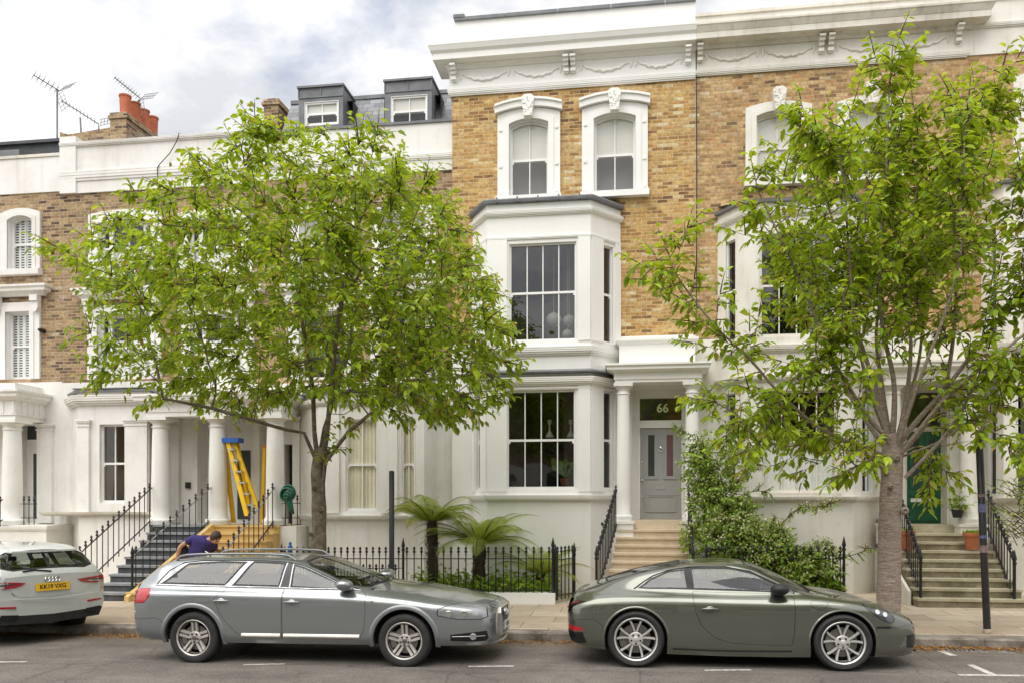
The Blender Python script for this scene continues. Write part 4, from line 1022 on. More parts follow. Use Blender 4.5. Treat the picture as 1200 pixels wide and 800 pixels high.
m.add([(xa, 19.9, wz(70, 170, 19.9)), (xb, 19.9, wz(133, 170, 19.9)), (xb, 19.9, wz(133, 149, 19.9)), (wx(80, 19.9), 19.9, wz(80, 158, 19.9)), (xa, 19.9, wz(70, 155, 19.9)),
       (xa, 20.25, wz(70, 170, 19.9)), (xb, 20.25, wz(133, 170, 19.9)), (xb, 20.25, wz(133, 149, 19.9)), (wx(80, 19.9), 20.25, wz(80, 158, 19.9)), (xa, 20.25, wz(70, 155, 19.9))],
      [(0, 1, 2, 3, 4), (9, 8, 7, 6, 5), (0, 4, 9, 5), (4, 3, 8, 9), (3, 2, 7, 8), (1, 6, 7, 2)]); m.build('gable_upstand', M['brick_old'], h2)
YB2 = 18.1
bp2 = bay_pts(84, 93, 175, 181, YB2, YL)
e0 = (wx(116, YB2), wx(147, YB2), wz(132, 589, YB2), wz(132, 496, YB2), dict(cols=2, room='warm_room', glass='glass', recess=.12))
bay2, fr2, _ = canted(h2, bp2, wz(130, 459, YB2), 'white_left', [e0], [(wz(130, 474, YB2), .22, .17)], sidewin=False)
for a_, b_ in ((93, 106), (148, 174)):
    m = MB(); m.M = Matrix.Translation((0, YB2, 0)); pilaster(m, wx(a_, YB2), wx(b_, YB2), wz(130, 600, YB2), wz(130, 491, YB2), -.07); m.build('pilaster', M['white_left'], bay2)
m = MB(); m.sweep([(lx(73)+.05, YL), (lx(73)+.05, YB2-.04), (bp2[2][0]+.05, YB2-.04), (bp2[3][0]+.1, YL)], moulding(wz(130, 604, YB2), .10, .10)); m.box(lx(73)+.1, bp2[2][0], YB2, YL, wz(130, 604, YB2)+.01, wz(130, 604, YB2)+.08); m.build('ledge', M['ledge'], h2)
g0_, g1_ = lx(231), lx(252)
mb = MB(); mb.M = FL; wall(mb, eL, eR, ZB, zs2, [(g0_, eR-.02, dz0, lz(240, 492)), (bp2[0][0]+.03, bp2[3][0]-.03, ZB, wz(130, 459, YB2))], .45); mb.build('stucco_wall', M['white_left'], h2, recalc=False)
FD2 = Matrix.Translation((0, YL+.46, 0))
m = MB(); m.M = FD2; m.box(g0_-.1, eR, 0, .06, dz0, lz(240, 492)+.1); m.build('door', M['paint'], h2)
m = MB(); m.M = FD2; m.box(lx(268), lx(283), -.03, 0, dz0+.1, dzt-.55); m.build('door_glass', M['obscure_dark'], h2)
m = MB(); q = wp(221, 568, YL); m.box(q.x-.06, q.x+.06, YL-.05, YL, q.z-.07, q.z+.07); m.build('intercom', M['dark_plate'], h2)
m = MB(); m.M = FL; pilaster(m, lx(200), lx(211), dz0, lz(205, 492), -.07); m.build('pilaster', M['white_left'], h2)
# portico over both doors, three columns
YP3 = 17.95
zc3 = wz(255, 488, YP3); zb3_ = wz(255, 614, YP3)
for px, hh in ((188.5, h2), (255.5, h2), (322.5, h3)):
    column(hh, wx(px, YP3), YP3, zb3_, zc3, .205, 'white_left')
xa, xm, xb = wx(188.5, YP3)-.24, wx(289, YP3), wx(322.5, YP3)+.24
ep = [(-.3, zc3), (0, zc3), (0, zc3+.1), (.02, zc3+.1), (.02, zc3+.28), (.07, zc3+.30), (.17, zc3+.35), (.17, zc3+.42), (.20, zc3+.44), (.20, zc3+.48), (-.3, zc3+.50)]
m = MB(); m.sweep([(xa, YL), (xa, YP3-.24), (xm, YP3-.24)], ep); m.box(xa+.05, xm, YP3-.15, YL+.2, zc3+.05, zc3+.09); m.box(xa, xm, YP3-.1, YL, zc3+.47, zc3+.505); m.build('entablature', M['white_left'], h2)
m = MB(); m.sweep([(xm+.004, YP3-.24), (xb, YP3-.24), (xb, YL)], ep); m.box(xm+.004, xb-.05, YP3-.15, YL+.2, zc3+.05, zc3+.09); m.box(xm+.004, xb, YP3-.1, YL, zc3+.47, zc3+.505); m.build('entablature', M['white_left'], h3)
m = MB(); m.M = FL; pilaster(m, lx(344), lx(352), dz0, lz(348, 488), -.07); m.build('pilaster', M['white_left'], h3)
# steps
zl2 = zb3_-.005; yb2 = 15.75
steps(h2, wx(180, 17.7), wx(246, 17.7), wx(110, yb2), wx(147, yb2), 17.72, yb2, zl2, gp(-10, yb2), 9, 'slate_step', 'slate_tread', .98)
steps(h3, wx(248, 17.7), wx(327, 17.7), wx(149, yb2), wx(262, yb2), 17.72, yb2, zl2, gp(-8, yb2), 9, 'yellow_stone', 'yellow_stone', .98)
m = MB(); A_, B_ = Vector((wx(149, yb2), yb2-.1, gp(-9, yb2))), Vector((wx(247, 17.7), 17.72, zl2)); s_ = Vector((.09, 0, 0)); u_ = Vector((0, 0, .09)); d_ = Vector((0, 0, -.35))
m.add([A_+d_*.3, A_+s_+d_*.3, A_+s_+u_, A_+u_, B_+d_, B_+s_+d_, B_+s_+u_*.6, B_+u_*.6], [(0, 1, 2, 3), (7, 6, 5, 4), (3, 2, 6, 7), (0, 3, 7, 4), (1, 5, 6, 2)]); m.build('stair_string', M['yellow_stone'], h3)
m = MB(); m.box(wx(180, 17.7), wx(247, 17.7), 17.75, YL+.4, ZB, zl2-.02); m.build('portico_base', M['white_left'], h2)
m = MB(); m.box(wx(248, 17.7), wx(346, 17.7), 17.75, YL+.4, ZB, zl2-.02); m.build('portico_base', M['white_left'], h3)

# far left house
h1 = thing('terraced_house', (lx(10), YL, 0), 'brown brick house with slatted window shutters at the left edge', 'house')
fL, fR = lx(73)-5.2, eL-.002
zb1 = lz(35, 227); zs1_ = lz(60, 447)
G1 = (lx(11), lx(40), lz(25, 317), lz(25, 254)); G0 = (G1[0]-1.75, G1[1]-1.75, G1[2], G1[3])
H1_ = (lx(9), lx(37), lz(22, 444), lz(22, 366)); H0_ = (H1_[0]-1.75, H1_[1]-1.75, H1_[2], H1_[3])
mb = MB(); mb.M = FL; wall(mb, fL, fR, zs1_, zb1, [G1, G0, H1_, H0_], .14); mb.build('brick_wall', M['brick_old'], h1, recalc=False)
for q in (G1, G0):
    w_ = window(h1, FL, *q, cols=2, recess=.12, rise=.1, cover=[('shutter', 0, .97, 0, .5), ('shutter', 0, .97, .5, 1)]); surround(w_, FL, *q, wd=.20, proud=.07, mat='white_left', sill=.14, rise=.1)
for q in (H1_, H0_): corn_window(h1, q, cols=1, cover=[('shutter', 0, .97, 0, .5), ('shutter', 0, .97, .5, 1)])
zp1 = lz(35, 186)
pp = flat_crown(h1, fL, fR, YL, zb1, zp1, 'white_left')
m = MB(); m.box(fL, fR, YL-.06, YL+.3, zp1+.002, zp1+.07); m.build('coping', M['ledge'], pp)
m = MB(); m.box(fL, fR-.3, 20.2, 22.5, zp1-.3, wz(20, 171, 20.2)); m.box(fL, fR-.25, 20.1, 22.6, wz(20, 171, 20.2)+.002, wz(20, 171, 20.2)+.08); m.build('roof_housing', M['asphalt_roof'], h1)
m = MB(); 
q = wp(14, 184, 19.6); m.box(q.x-.5, q.x+.2, 19.6, 19.9, q.z-.3, q.z+.18); m.build('skylight', M['lead'], h1)
mb = MB(); mb.M = FL; wall(mb, fL, fR, ZB, zs1_, [(lx(20), lx(46), dz0, lz(35, 497))], .35); mb.build('stucco_wall', M['white_left'], h1, recalc=False)
FD1 = Matrix.Translation((0, YL+.36, 0))
m = MB(); m.M = FD1; m.box(lx(18), lx(50), 0, .05, dz0, lz(35, 520)); m.box(lx(18), lx(50), -.01, .05, lz(35, 520)+.002, lz(35, 520)+.14); d1_ = m.build('door', M['paint'], h1)
m = MB(); m.M = FD1; m.box(lx(27.5), lx(36), -.02, 0, dz0+.1, lz(35, 530)); m.build('door_glass', M['obscure_dark'], d1_)
m = MB(); m.M = FD1; m.box(lx(18), lx(50), .01, .04, lz(35, 520)+.142, lz(35, 490)); m.build('fanlight', M['obscure_dark'], d1_)
zc1 = wz(14, 492, 17.95); zbb = wz(14, 614, 17.95)
for xx in (wx(14.5, 17.95), wx(14.5, 17.95)-2.2): column(h1, xx, 17.95, zbb, zc1, .22, 'white_left')
m = MB(); m.M = FL; pilaster(m, lx(46), lx(63), dz0, zc1-.02, -.09); m.build('pilaster', M['white_left'], h1)
xa, xb = wx(14.5, 17.95)-2.5, wx(14.5, 17.95)+.26
ep1 = [(-.3, zc1), (0, zc1), (0, zc1+.1), (.03, zc1+.1), (.03, zc1+.13), (.01, zc1+.13), (.01, zc1+.42), (.05, zc1+.44), (.14, zc1+.50), (.17, zc1+.52), (.17, zc1+.58), (.22, zc1+.62), (.22, zc1+.67), (-.3, zc1+.69)]
m = MB(); m.sweep([(xa, YL), (xa, 17.72), (xb, 17.72), (xb, YL)], ep1); m.box(xa+.05, xb-.05, 17.8, YL, zc1+.05, zc1+.09)
for k in range(4):
    y = 17.9+.2*k; m.box(xb+.0, xb+.035, y, y+.06, zc1+.14, zc1+.42)
for k in range(10):
    x = xb-.08-.27*k; m.box(x, x+.07, 17.72-.035, 17.72, zc1+.14, zc1+.42)
m.box(xa+.05, xb-.05, 17.78, YL, zc1+.60, zc1+.85); m.build('entablature', M['white_left'], h1)
m = MB(); m.box(xa, xb+.8, 17.70, YL+.3, ZB, zbb-.006); m.sweep([(xa, YL), (xa, 17.70), (xb+.8, 17.70), (xb+.8, YL)], moulding(zbb-.14, .12, .05)); m.build('portico_base', M['white_left'], h1)
k = MB(); q = wp(52, 388, YL); k.lathe([(.05, 0), (.05, -.12), (.03, -.2), (.004, -.21)], 10, (q.x, YL, q.z), 'y'); k.build('security_camera', M['dark_plate'], h1)
# ================================================================== cars: a lofted skin cut into panels along real shut lines
def pchip(xs, ys):
    xs = np.array(xs, float); ys = np.array(ys, float); h = np.diff(xs); d = np.diff(ys)/h; m = np.zeros(len(xs))
    for i in range(1, len(xs)-1):
        if d[i-1]*d[i] > 0:
            w1, w2 = 2*h[i]+h[i-1], h[i]+2*h[i-1]; m[i] = (w1+w2)/(w1/d[i-1]+w2/d[i])
    m[0], m[-1] = d[0], d[-1]
    def f(x):
        x = min(max(x, xs[0]), xs[-1]); i = min(max(int(np.searchsorted(xs, x))-1, 0), len(h)-1); t = (x-xs[i])/h[i]
        return ((1+2*t)*(1-t)**2*ys[i] + t*(1-t)**2*h[i]*m[i] + t*t*(3-2*t)*ys[i+1] + t*t*(t-1)*h[i]*m[i+1])
    return f
class Skin:
    def __init__(s, table):
        s.xs = [r[0] for r in table]; s.n = len(table[0])-1
        s.fy = [pchip(s.xs, [r[1+k][0] for r in table]) for k in range(s.n)]; s.fz = [pchip(s.xs, [r[1+k][1] for r in table]) for k in range(s.n)]
        s.cache = {}
    def ctrl(s, x):
        k = round(x, 5)
        if k not in s.cache:
            P = [(s.fy[i](x), s.fz[i](x)) for i in range(s.n)]
            P = [(2*P[0][0]-P[1][0], 2*P[0][1]-P[1][1])] + P + [(-P[-2][0], P[-2][1])]
            s.cache[k] = P
        return s.cache[k]
    def yz(s, x, t):
        P = s.ctrl(x); i = min(max(int(t), 0), s.n-2); u = t-i
        a, b, c, d = P[i], P[i+1], P[i+2], P[i+3]; out_ = []
        tn = .85
        for q in (0, 1):
            m1 = (c[q]-a[q])*.5*tn; m2 = (d[q]-b[q])*.5*tn
            out_.append((1+2*u)*(1-u)**2*b[q] + u*(1-u)**2*m1 + u*u*(3-2*u)*c[q] + u*u*(u-1)*m2)
        return out_
    def P(s, x, t):
        y, z = s.yz(x, t); return Vector((x, y, z))
    def nrm(s, x, t):
        e = .012; te = .02
        a = s.P(min(x+e, s.xs[-1]), t) - s.P(max(x-e, s.xs[0]), t); b = s.P(x, min(t+te, s.n-1)) - s.P(x, max(t-te, 0))
        n = b.cross(a); 
        if n.length < 1e-9: return Vector((0, 1, 0))
        n.normalize(); return n if n.y >= 0 or abs(n.z) > .3 else -n
    def t_of_z(s, x, z, lo=0.0, hi=5.0):
        prev = lo; 
        for k in range(1, 61):
            t = lo+(hi-lo)*k/60
            if s.yz(x, t)[1] >= z:
                a, b = prev, t
                for _ in range(20):
                    m_ = (a+b)/2
                    if s.yz(x, m_)[1] >= z: b = m_
                    else: a = m_
                return b
            prev = t
        return hi
def inside(poly, x, y):
    c = False; n = len(poly); j = n-1
    for i in range(n):
        xi, yi = poly[i]; xj, yj = poly[j]
        if (yi > y) != (yj > y) and x < (xj-xi)*(y-yi)/(yj-yi)+xi: c = not c
        j = i
    return c
def dens(poly, st=.05, ts=.17):
    o = []; n = len(poly)
    for i in range(n):
        a, b = poly[i], poly[(i+1) % n]; k = max(1, int(max(abs(b[0]-a[0])/st, abs(b[1]-a[1])/ts)))
        for j in range(k): o.append((a[0]+(b[0]-a[0])*j/k, a[1]+(b[1]-a[1])*j/k))
    return o
def shrink(poly, dx, dt):                    # inward offset in (x, t)
    n = len(poly); A = sum(poly[i][0]*poly[(i+1) % n][1]-poly[(i+1) % n][0]*poly[i][1] for i in range(n)); sg = 1 if A > 0 else -1
    r = dx/dt; q = [(x, t*r) for x, t in poly]; o = []
    for i in range(n):
        a, b, c = q[i-1], q[i], q[(i+1) % n]
        e1 = (b[0]-a[0], b[1]-a[1]); e2 = (c[0]-b[0], c[1]-b[1]); l1 = math.hypot(*e1) or 1e-9; l2 = math.hypot(*e2) or 1e-9
        n1 = (-e1[1]/l1*sg, e1[0]/l1*sg); n2 = (-e2[1]/l2*sg, e2[0]/l2*sg); k = max(1+n1[0]*n2[0]+n1[1]*n2[1], .35)
        o.append((b[0]+(n1[0]+n2[0])/k*dx, (b[1]+(n1[1]+n2[1])/k*dx)/r))
    return o
def cut_skin(S, polys, x0, x1, gx=.05, gt=.2, ends=True):
    """polys: (name, polygon in (x,t), ...) in order of priority; returns triangles per name over the half skin"""
    tm = S.n-1; verts = []; edges = []
    def loop(pl):
        b = len(verts); pl = [(min(max(p[0], x0), x1), min(max(p[1], 0), tm)) for p in pl]; verts.extend(pl); edges.extend([(b+i, b+(i+1) % len(pl)) for i in range(len(pl))])
    loop(dens([(x0, 0), (x1, 0), (x1, tm), (x0, tm)]))
    for nm, pl in polys: loop(pl)
    xs = []; x = x0
    while x < x1-.004:
        xs.append(x); e = min(x-x0, x1-x); x += max(.012, min(gx, .012+e*.22))
    k = 0
    for x in xs[1:]:
        k += 1
        n = int(tm/gt)
        for j in range(1, n): verts.append((x, tm*(j+(.25 if k % 2 else -.25)*0)/n))
    r = delaunay_2d_cdt([Vector(v) for v in verts], edges, [], 0, 1e-5)
    V = [(v.x, v.y) for v in r[0]]; res = {}
    for f in r[2]:
        cx_ = sum(V[i][0] for i in f)/len(f); ct_ = sum(V[i][1] for i in f)/len(f)
        for nm, pl in polys:
            if inside(pl, cx_, ct_): break
        else: nm = 'body'
        res.setdefault(nm, []).append(tuple(f))
    return V, res
def skin_mesh(name, S, V, tris, mats, side=0, off=0.0, off2=None, both=False, mat_of=None):
    """side +1 / -1, both joins the two halves; off pushes along the normal"""
    mp_ = {}; vs = []; ns = []; fs = []; mi = []
    for sg in ((1, -1) if both else (side,)):
        for (grp, o, m_) in tris:
            for f in grp:
                ids = []
                for i in f:
                    k = (i, sg, round(o, 4))
                    if k not in mp_:
                        x, t = V[i]; p = S.P(x, t); n = S.nrm(x, t); p = p + n*o
                        if t >= S.n-1-1e-4: p.y = 0
                        mp_[k] = len(vs); vs.append((p.x, p.y*sg, p.z)); ns.append((n.x, n.y*sg, n.z))
                    ids.append(mp_[k])
                if len(set(ids)) < 3: continue
                a, b, c = (Vector(vs[ids[0]]), Vector(vs[ids[1]]), Vector(vs[ids[2]])); g_ = (b-a).cross(c-a); nn = Vector(ns[ids[0]])+Vector(ns[ids[1]])+Vector(ns[ids[2]])
                if g_.dot(nn) < 0: ids = ids[::-1]
                fs.append(ids); mi.append(m_)
    me = bpy.data.meshes.new(name); me.from_pydata(vs, [], fs)
    for m_ in mats: me.materials.append(m_)
    me.polygons.foreach_set('material_index', mi); me.polygons.foreach_set('use_smooth', [True]*len(fs))
    me.normals_split_custom_set_from_vertices(ns); me.update()
    return me

def car_paint(name, col, flake=.25, rough=.35, metal=.7, orange=0):
    g = N(name); p = g.obj()
    c = g.mix(g.math('MULTIPLY', g.noise(p, 900, 1).outputs[0], flake), col, vary(g, col, .8))
    c = g.mix(g.math('MULTIPLY', g.ramp(g.noise(p, 3.2, 6, .7).outputs[0], [(.45, (0, 0, 0)), (.8, (1, 1, 1))]).outputs[0], .18), c, (.30, .28, .24))
    # faint road film low on the body
    return g.bsdf(c, rough, Metallic=metal, Coat_Weight=1.0, Coat_Roughness=.02, Coat_IOR=1.6)
M['audi_paint'] = car_paint('grey_metallic_paint', (.255, .272, .280), .25, .28)
M['audi_clad'] = car_paint('satin_grey_cladding', (.19, .205, .215), .1, .5, .5)
M['porsche_paint'] = car_paint('grey_green_metallic_paint', (.125, .13, .105), .35, .25)
M['white_paint'] = car_paint('pale_silver_white_paint', (.60, .62, .60), .1, .4, .15)
M['trim'] = plain('black_trim', (.012, .012, .013), .3, .2, 8)
M['matt'] = plain('black_plastic', (.018, .018, .019), .6, .25, 12)
M['rubber'] = plain('tyre_rubber', (.022, .021, .020), .75, .25, 20, .3)
M['alloy'] = plain('silver_alloy', (.62, .61, .59), .34, .08, 5, 0, .45)
M['alloy_dull'] = plain('weathered_alloy', (.56, .53, .49), .42, .15, 9, 0, .45)
M['disc'] = plain('brake_disc', (.25, .24, .23), .4, .2, 14, 0, .9)
M['under'] = plain('dark_underside', (.01, .01, .01), .9, .2, 5)
M['seat'] = plain('dark_seat_fabric', (.03, .03, .032), .8, .2, 14)
M['lamp_red'] = plain('red_lamp_lens', (.45, .012, .02), .12, .15, 14, 0, 0, Coat_Weight=1.0)
M['lamp_clear'] = plain('clear_lamp_lens', (.26, .27, .28), .10, .15, 7, 0, .3, Coat_Weight=1.0)
M['lamp_dark'] = plain('dark_lamp_lens', (.05, .052, .055), .08, .3, 18, 0, .0, Coat_Weight=1.0)
M['plate_y'] = plain('yellow_number_plate', (.85, .50, .02), .35, .04, 5)
M['plate_w'] = plain('white_number_plate', (.78, .78, .76), .35, .04, 5)
M['rust'] = plain('weathered_rim_edge', (.40, .33, .26), .6, .3, 18, 0, .4)

def wheel_proto(name, rt, wt, rr, spokes, alloy, dish=.03, twin='par', hub_r=.075, sw=.032, lug=5):
    """axis along y, outer face at -y; the wheel mesh is the barrel, tyre and rim its children"""
    mb = MB(); mb.lathe([(rr*.93, wt*.5), (rr*.93, -wt*.42), (rr*.90, -wt*.42), (rr*.90, wt*.1), (.05, wt*.1), (.05, wt*.5)], 40, axis='y', cap=False)
    wh = mb.build(name, M['under'], None, 40)
    mb = MB(); h = wt/2
    mb.lathe([(rr*.98, h*.8), (rr*1.03, h*.95), (rt*.90, h*1.06), (rt*.965, h*.93), (rt*.995, h*.7), (rt, h*.3), (rt, -h*.3), (rt*.995, -h*.7), (rt*.965, -h*.93), (rt*.90, -h*1.06), (rr*1.10, -h*1.02), (rr*1.03, -h*.95), (rr*.98, -h*.8), (rr*.93, -h*.3)], 64, axis='y', cap=False)
    ty = mb.build('tyre', M['rubber'], None, 40); ty.parent = wh
    mb = MB(); yo = -h*.92
    mb.lathe([(rr*1.03, yo+.02), (rr*1.035, yo), (rr*1.0, yo-.006), (rr*.95, yo+.004), (rr*.90, yo+.03), (rr*.89, yo+.10), (rr*.93, yo+.12), (rr*1.0, yo+.08)], 64, axis='y', cap=False)
    for k in range(spokes):
        a0 = 2*math.pi*k/spokes + math.pi/2
        for s_ in (-1, 1):
            pts = []; rad = []
            for i in range(7):
                t = i/6; r = hub_r*.8 + (rr*.93-hub_r*.8)*t
                a = a0 + s_*(.027/r if twin == 'par' else .13 + .17*t)
                pts.append((r*math.cos(a), yo + dish*(1-t)**.7 + .012, r*math.sin(a)))
            # bar with a trapezoid section
            vs = []
            for i, p in enumerate(pts):
                a = math.atan2(p[2], p[0]); tx, tz = -math.sin(a), math.cos(a); w_ = sw*(.5 + .12*i/6)
                for (q, dy) in ((-w_, .03), (-w_*.72, 0), (w_*.72, 0), (w_, .03)): vs.append((p[0]+tx*q, p[1]+dy, p[2]+tz*q))
            fs = []
            for i in range(6):
                for j in range(3): fs.append((i*4+j, i*4+j+1, i*4+j+5, i*4+j+4))
                fs.append((i*4+3, i*4, i*4+4, i*4+7))
            fs += [(3, 2, 1, 0), (24, 25, 26, 27)]
            mb.add(vs, fs)
    mb.lathe([(hub_r*1.1, yo+.06), (hub_r*1.1, yo+dish+.012), (hub_r*.95, yo+dish+.0), (.034, yo+dish-.002)], 24, axis='y')
    rim = mb.build('rim', M[alloy], None, 35); rim.parent = wh
    mb = MB(); mb.lathe([(.033, yo+dish-.001), (.033, yo+dish-.010), (.026, yo+dish-.014), (.002, yo+dish-.014)], 20, axis='y'); c = mb.build('hub_cap', M['disc'] if alloy == 'alloy_dull' else M['alloy'], None, 40); c.parent = wh
    mb = MB()
    for k in range(lug):
        a = 2*math.pi*(k+.5)/lug + math.pi/2; mb.lathe([(.012, yo+dish+.0), (.012, yo+dish-.012), (.006, yo+dish-.012)], 8, (hub_r*.72*math.cos(a), 0, hub_r*.72*math.sin(a)), 'y')
    c = mb.build('wheel_nuts', M['trim'], None); c.parent = wh
    mb = MB(); mb.lathe([(rr*.70, .0), (rr*.70, -.03), (rr*.35, -.03), (rr*.3, -.05), (.05, -.05)], 36, axis='y'); c = mb.build('brake_disc', M['disc'], None, 40); c.parent = wh
    mb = MB(); mb.ring([((rr*.80)*math.cos(a), (rr*.80)*math.sin(a)) for a in np.linspace(2.5, 3.7, 9)], [((rr*.5)*math.cos(a), (rr*.5)*math.sin(a)) for a in np.linspace(2.5, 3.7, 9)], -.06, .0); c = mb.build('brake_caliper', M['disc'], None); c.parent = wh
    return wh
def set_wheels(car, proto, pos):
    for i, (x, y, z, out_) in enumerate(pos):
        w_ = proto if i == 0 else copy_tree(proto)
        w_.parent = car; w_.location = (x, y, z)
        if out_ > 0: w_.rotation_euler = (0, rnd.uniform(0, 1), math.pi)
        else: w_.rotation_euler = (0, .0, 0)

def sidepoly(S, pts, hi=5.0): return [(x, S.t_of_z(x, z, 0, hi)) for x, z in pts]
def circ(cx_, cz_, r, z_low, n=26, a0=0, a1=math.pi): return [(cx_+r*math.cos(a0+(a1-a0)*k/n), cz_+r*math.sin(a0+(a1-a0)*k/n)) for k in range(n+1)]
def arch_poly(S, cx_, cz_, r):                # wheel arch opening as a polygon reaching below the sill
    out_ = []
    for x, z in circ(cx_, cz_, r, 0, 30, -.25, math.pi+.25): 
        zb = S.yz(x, 0)[1]; out_.append((x, S.t_of_z(x, z) if z > zb else -.2))
    return [(out_[0][0], -.3)] + out_ + [(out_[-1][0], -.3)]
def arch_lip(S, car, cx_, cz_, r0, r1, mat, off=.012, name='arch_trim'):
    for sg in (1, -1):
        vs = []; fs = []; n = 30; m = 0
        for k in range(n+1):
            a = -.18 + (math.pi+.36)*k/n; row = []
            for (r, o) in ((r0, -.05), (r0, off*.6), (r0+.012, off), (r1-.015, off), (r1, -.004)):
                x = cx_+r*math.cos(a); z = cz_+r*math.sin(a); x = min(max(x, S.xs[0]+.01), S.xs[-1]-.01)
                z_ = max(z, S.yz(x, 0)[1]); t = S.t_of_z(x, z_); p = S.P(x, t); row.append((x, (p.y+o)*sg, max(z, p.z-.03)))
            vs += row
        for k in range(n):
            for j in range(4): fs.append((k*5+j, k*5+j+1, k*5+j+6, k*5+j+5))
        mb = MB(); mb.add(vs, fs); put(name, mb.mesh(name, M[mat], 60), car)
def end_cap(S, x):                             # closes the skin at its first / last station
    n = 40; P = [S.P(x, (S.n-1)*k/n) for k in range(n+1)]
    vs = [(p.x, p.y, p.z) for p in P] + [(p.x, -p.y, p.z) for p in P[-2::-1]]
    return vs
def shell_inner(S, car, x0, x1, k=.68, tmax=3.6):   # dark floor and bulkheads inside the skin
    mb = MB(); n = 24; vs = []; xs = np.linspace(x0, x1, n); m = 9
    for x in xs:
        for j in range(m):
            p = S.P(x, tmax*j/(m-1)); vs.append((x, p.y*k, p.z-.03))
        for j in range(m-1, -1, -1):
            p = S.P(x, tmax*j/(m-1)); vs.append((x, -p.y*k, p.z-.03))
    w_ = 2*m; fs = []
    for i in range(n-1):
        for j in range(w_): fs.append((i*w_+j, i*w_+(j+1) % w_, (i+1)*w_+(j+1) % w_, (i+1)*w_+j))
    fs += [list(range(w_))[::-1], [(n-1)*w_+j for j in range(w_)]]
    mb.add(vs, fs); return put('underbody', mb.mesh('underbody', M['under']), car)
def seat(car, x, y, z, s=1.0):
    mb = MB(); mb.prism([(x-.25, z), (x+.28, z), (x+.30, z+.14), (x-.22, z+.12)], y-.24, y+.24)
    mb.prism([(x-.24, z+.12), (x-.10, z+.14), (x-.28, z+.66*s), (x-.40, z+.64*s)], y-.24, y+.24)
    mb.prism([(x-.40, z+.69*s), (x-.30, z+.69*s), (x-.33, z+.86*s), (x-.41, z+.85*s)], y-.13, y+.13)
    mb.tube([(x-.34, y-.06, z+.6*s), (x-.36, y-.06, z+.75*s)], .008); mb.tube([(x-.34, y+.06, z+.6*s), (x-.36, y+.06, z+.75*s)], .008)
    return put('seat', mb.mesh('seat', M['seat']), car)
def steering(car, x, y, z):
    mb = MB(); mb.tube([(x+.05*math.cos(a)*1.2, y+.18*math.sin(a), z+.17*math.cos(a)) for a in np.linspace(0, 2*math.pi, 25)], .014, 6); mb.box(x-.02, x+.05, y-.06, y+.06, z-.05, z+.05); put('steering_wheel', mb.mesh('steering_wheel', M['trim'], 60), car)
def plate(parent, text, mat, w_, h_, M4, size, eu=False):
    mb = MB(); mb.box(-w_/2, w_/2, -.004, .004, -h_/2, h_/2); o = put('number_plate', mb.mesh('number_plate', M[mat]), None); o.parent = parent; o.matrix_local = M4
    tm = text_mesh(text, size, .001, 'plate_lettering', weight=.0016); tm.materials.append(M['trim']); t = put('plate_lettering', tm, None); t.parent = o; t.location = (.02 if eu else 0, -.0065, 0); t.rotation_euler = (R(90), 0, 0)
    if eu:
        b = MB(); b.box(-w_/2, -w_/2+.045, -.006, -.003, -h_/2, h_/2); q = put('plate_band', b.mesh('plate_band', M['blue']), None); q.parent = o
    return o
def rings(parent, M4, r=.04):
    mb = MB()
    for k in range(4):
        c = (k-1.5)*r*1.45; mb.tube([(c+r*math.cos(a), 0, r*math.sin(a)) for a in np.linspace(0, 2*math.pi, 21)], .0065, 6)
    o = put('emblem', mb.mesh('emblem', M['chrome'], 60), None); o.parent = parent; o.matrix_local = M4; return o
def mirror(car, S, x, z, mat, t=4.0, reach=.16, s=1.0):
    for sg in (1, -1):
        y = S.P(x, S.t_of_z(x, z-.02)).y
        mb = MB(); n = 12; vs = []; 
        prof_ = [(-.02, .25), (0, .62), (.05, .92), (.10, 1), (.15, .9), (.19, .55), (.205, .2)]
        for (dy, k) in prof_:
            for j in range(n):
                a = 2*math.pi*j/n; vs.append((x+.015+(.098*s*k*math.cos(a))*(1 if math.cos(a) > 0 else .8), sg*(y+.02+dy*reach/.16), z+.058*s*k*math.sin(a)+dy*.12))
        m = len(prof_); fs = [(i*n+j, i*n+(j+1) % n, (i+1)*n+(j+1) % n, (i+1)*n+j) for i in range(m-1) for j in range(n)] + [list(range(n))[::-1], [(m-1)*n+j for j in range(n)]]
        mb.add(vs, fs); o = put('door_mirror', mb.mesh('door_mirror', M[mat], 60), car)
        mb = MB(); mb.tube([(x+.03, sg*(y-.02), z-.05), (x+.03, sg*(y+.05), z-.03)], [.03, .022], 8); q = put('mirror_arm', mb.mesh('mirror_arm', M['trim'], 60), None); q.parent = o
def handle(parent, S, x, z, mat, sg, L=.2):
    t = S.t_of_z(x, z); p = S.P(x, t); mb = MB()
    mb.lathe([(.05, -.001), (.045, .004), (.001, .003)], 16, (0, 0, 0), 'y')
    mb.v = [(a*L/.1*.55, b, c*.75) for a, b, c in mb.v]
    q = [(-L/2, .004, 0), (-L/2+.02, .028, .006), (0, .034, .008), (L/2-.02, .028, .006), (L/2, .004, 0)]
    mb.tube(q, [.009, .013, .014, .013, .009], 8)
    mb.v = [(x+a, sg*(p.y+b), z+c) for a, b, c in mb.v]
    o = put('handle', mb.mesh('handle', M[mat], 60), None); o.parent = parent; return o
def skin_line(S, pts, off=.004): return [S.P(x, t) + S.nrm(x, t)*off for x, t in pts]

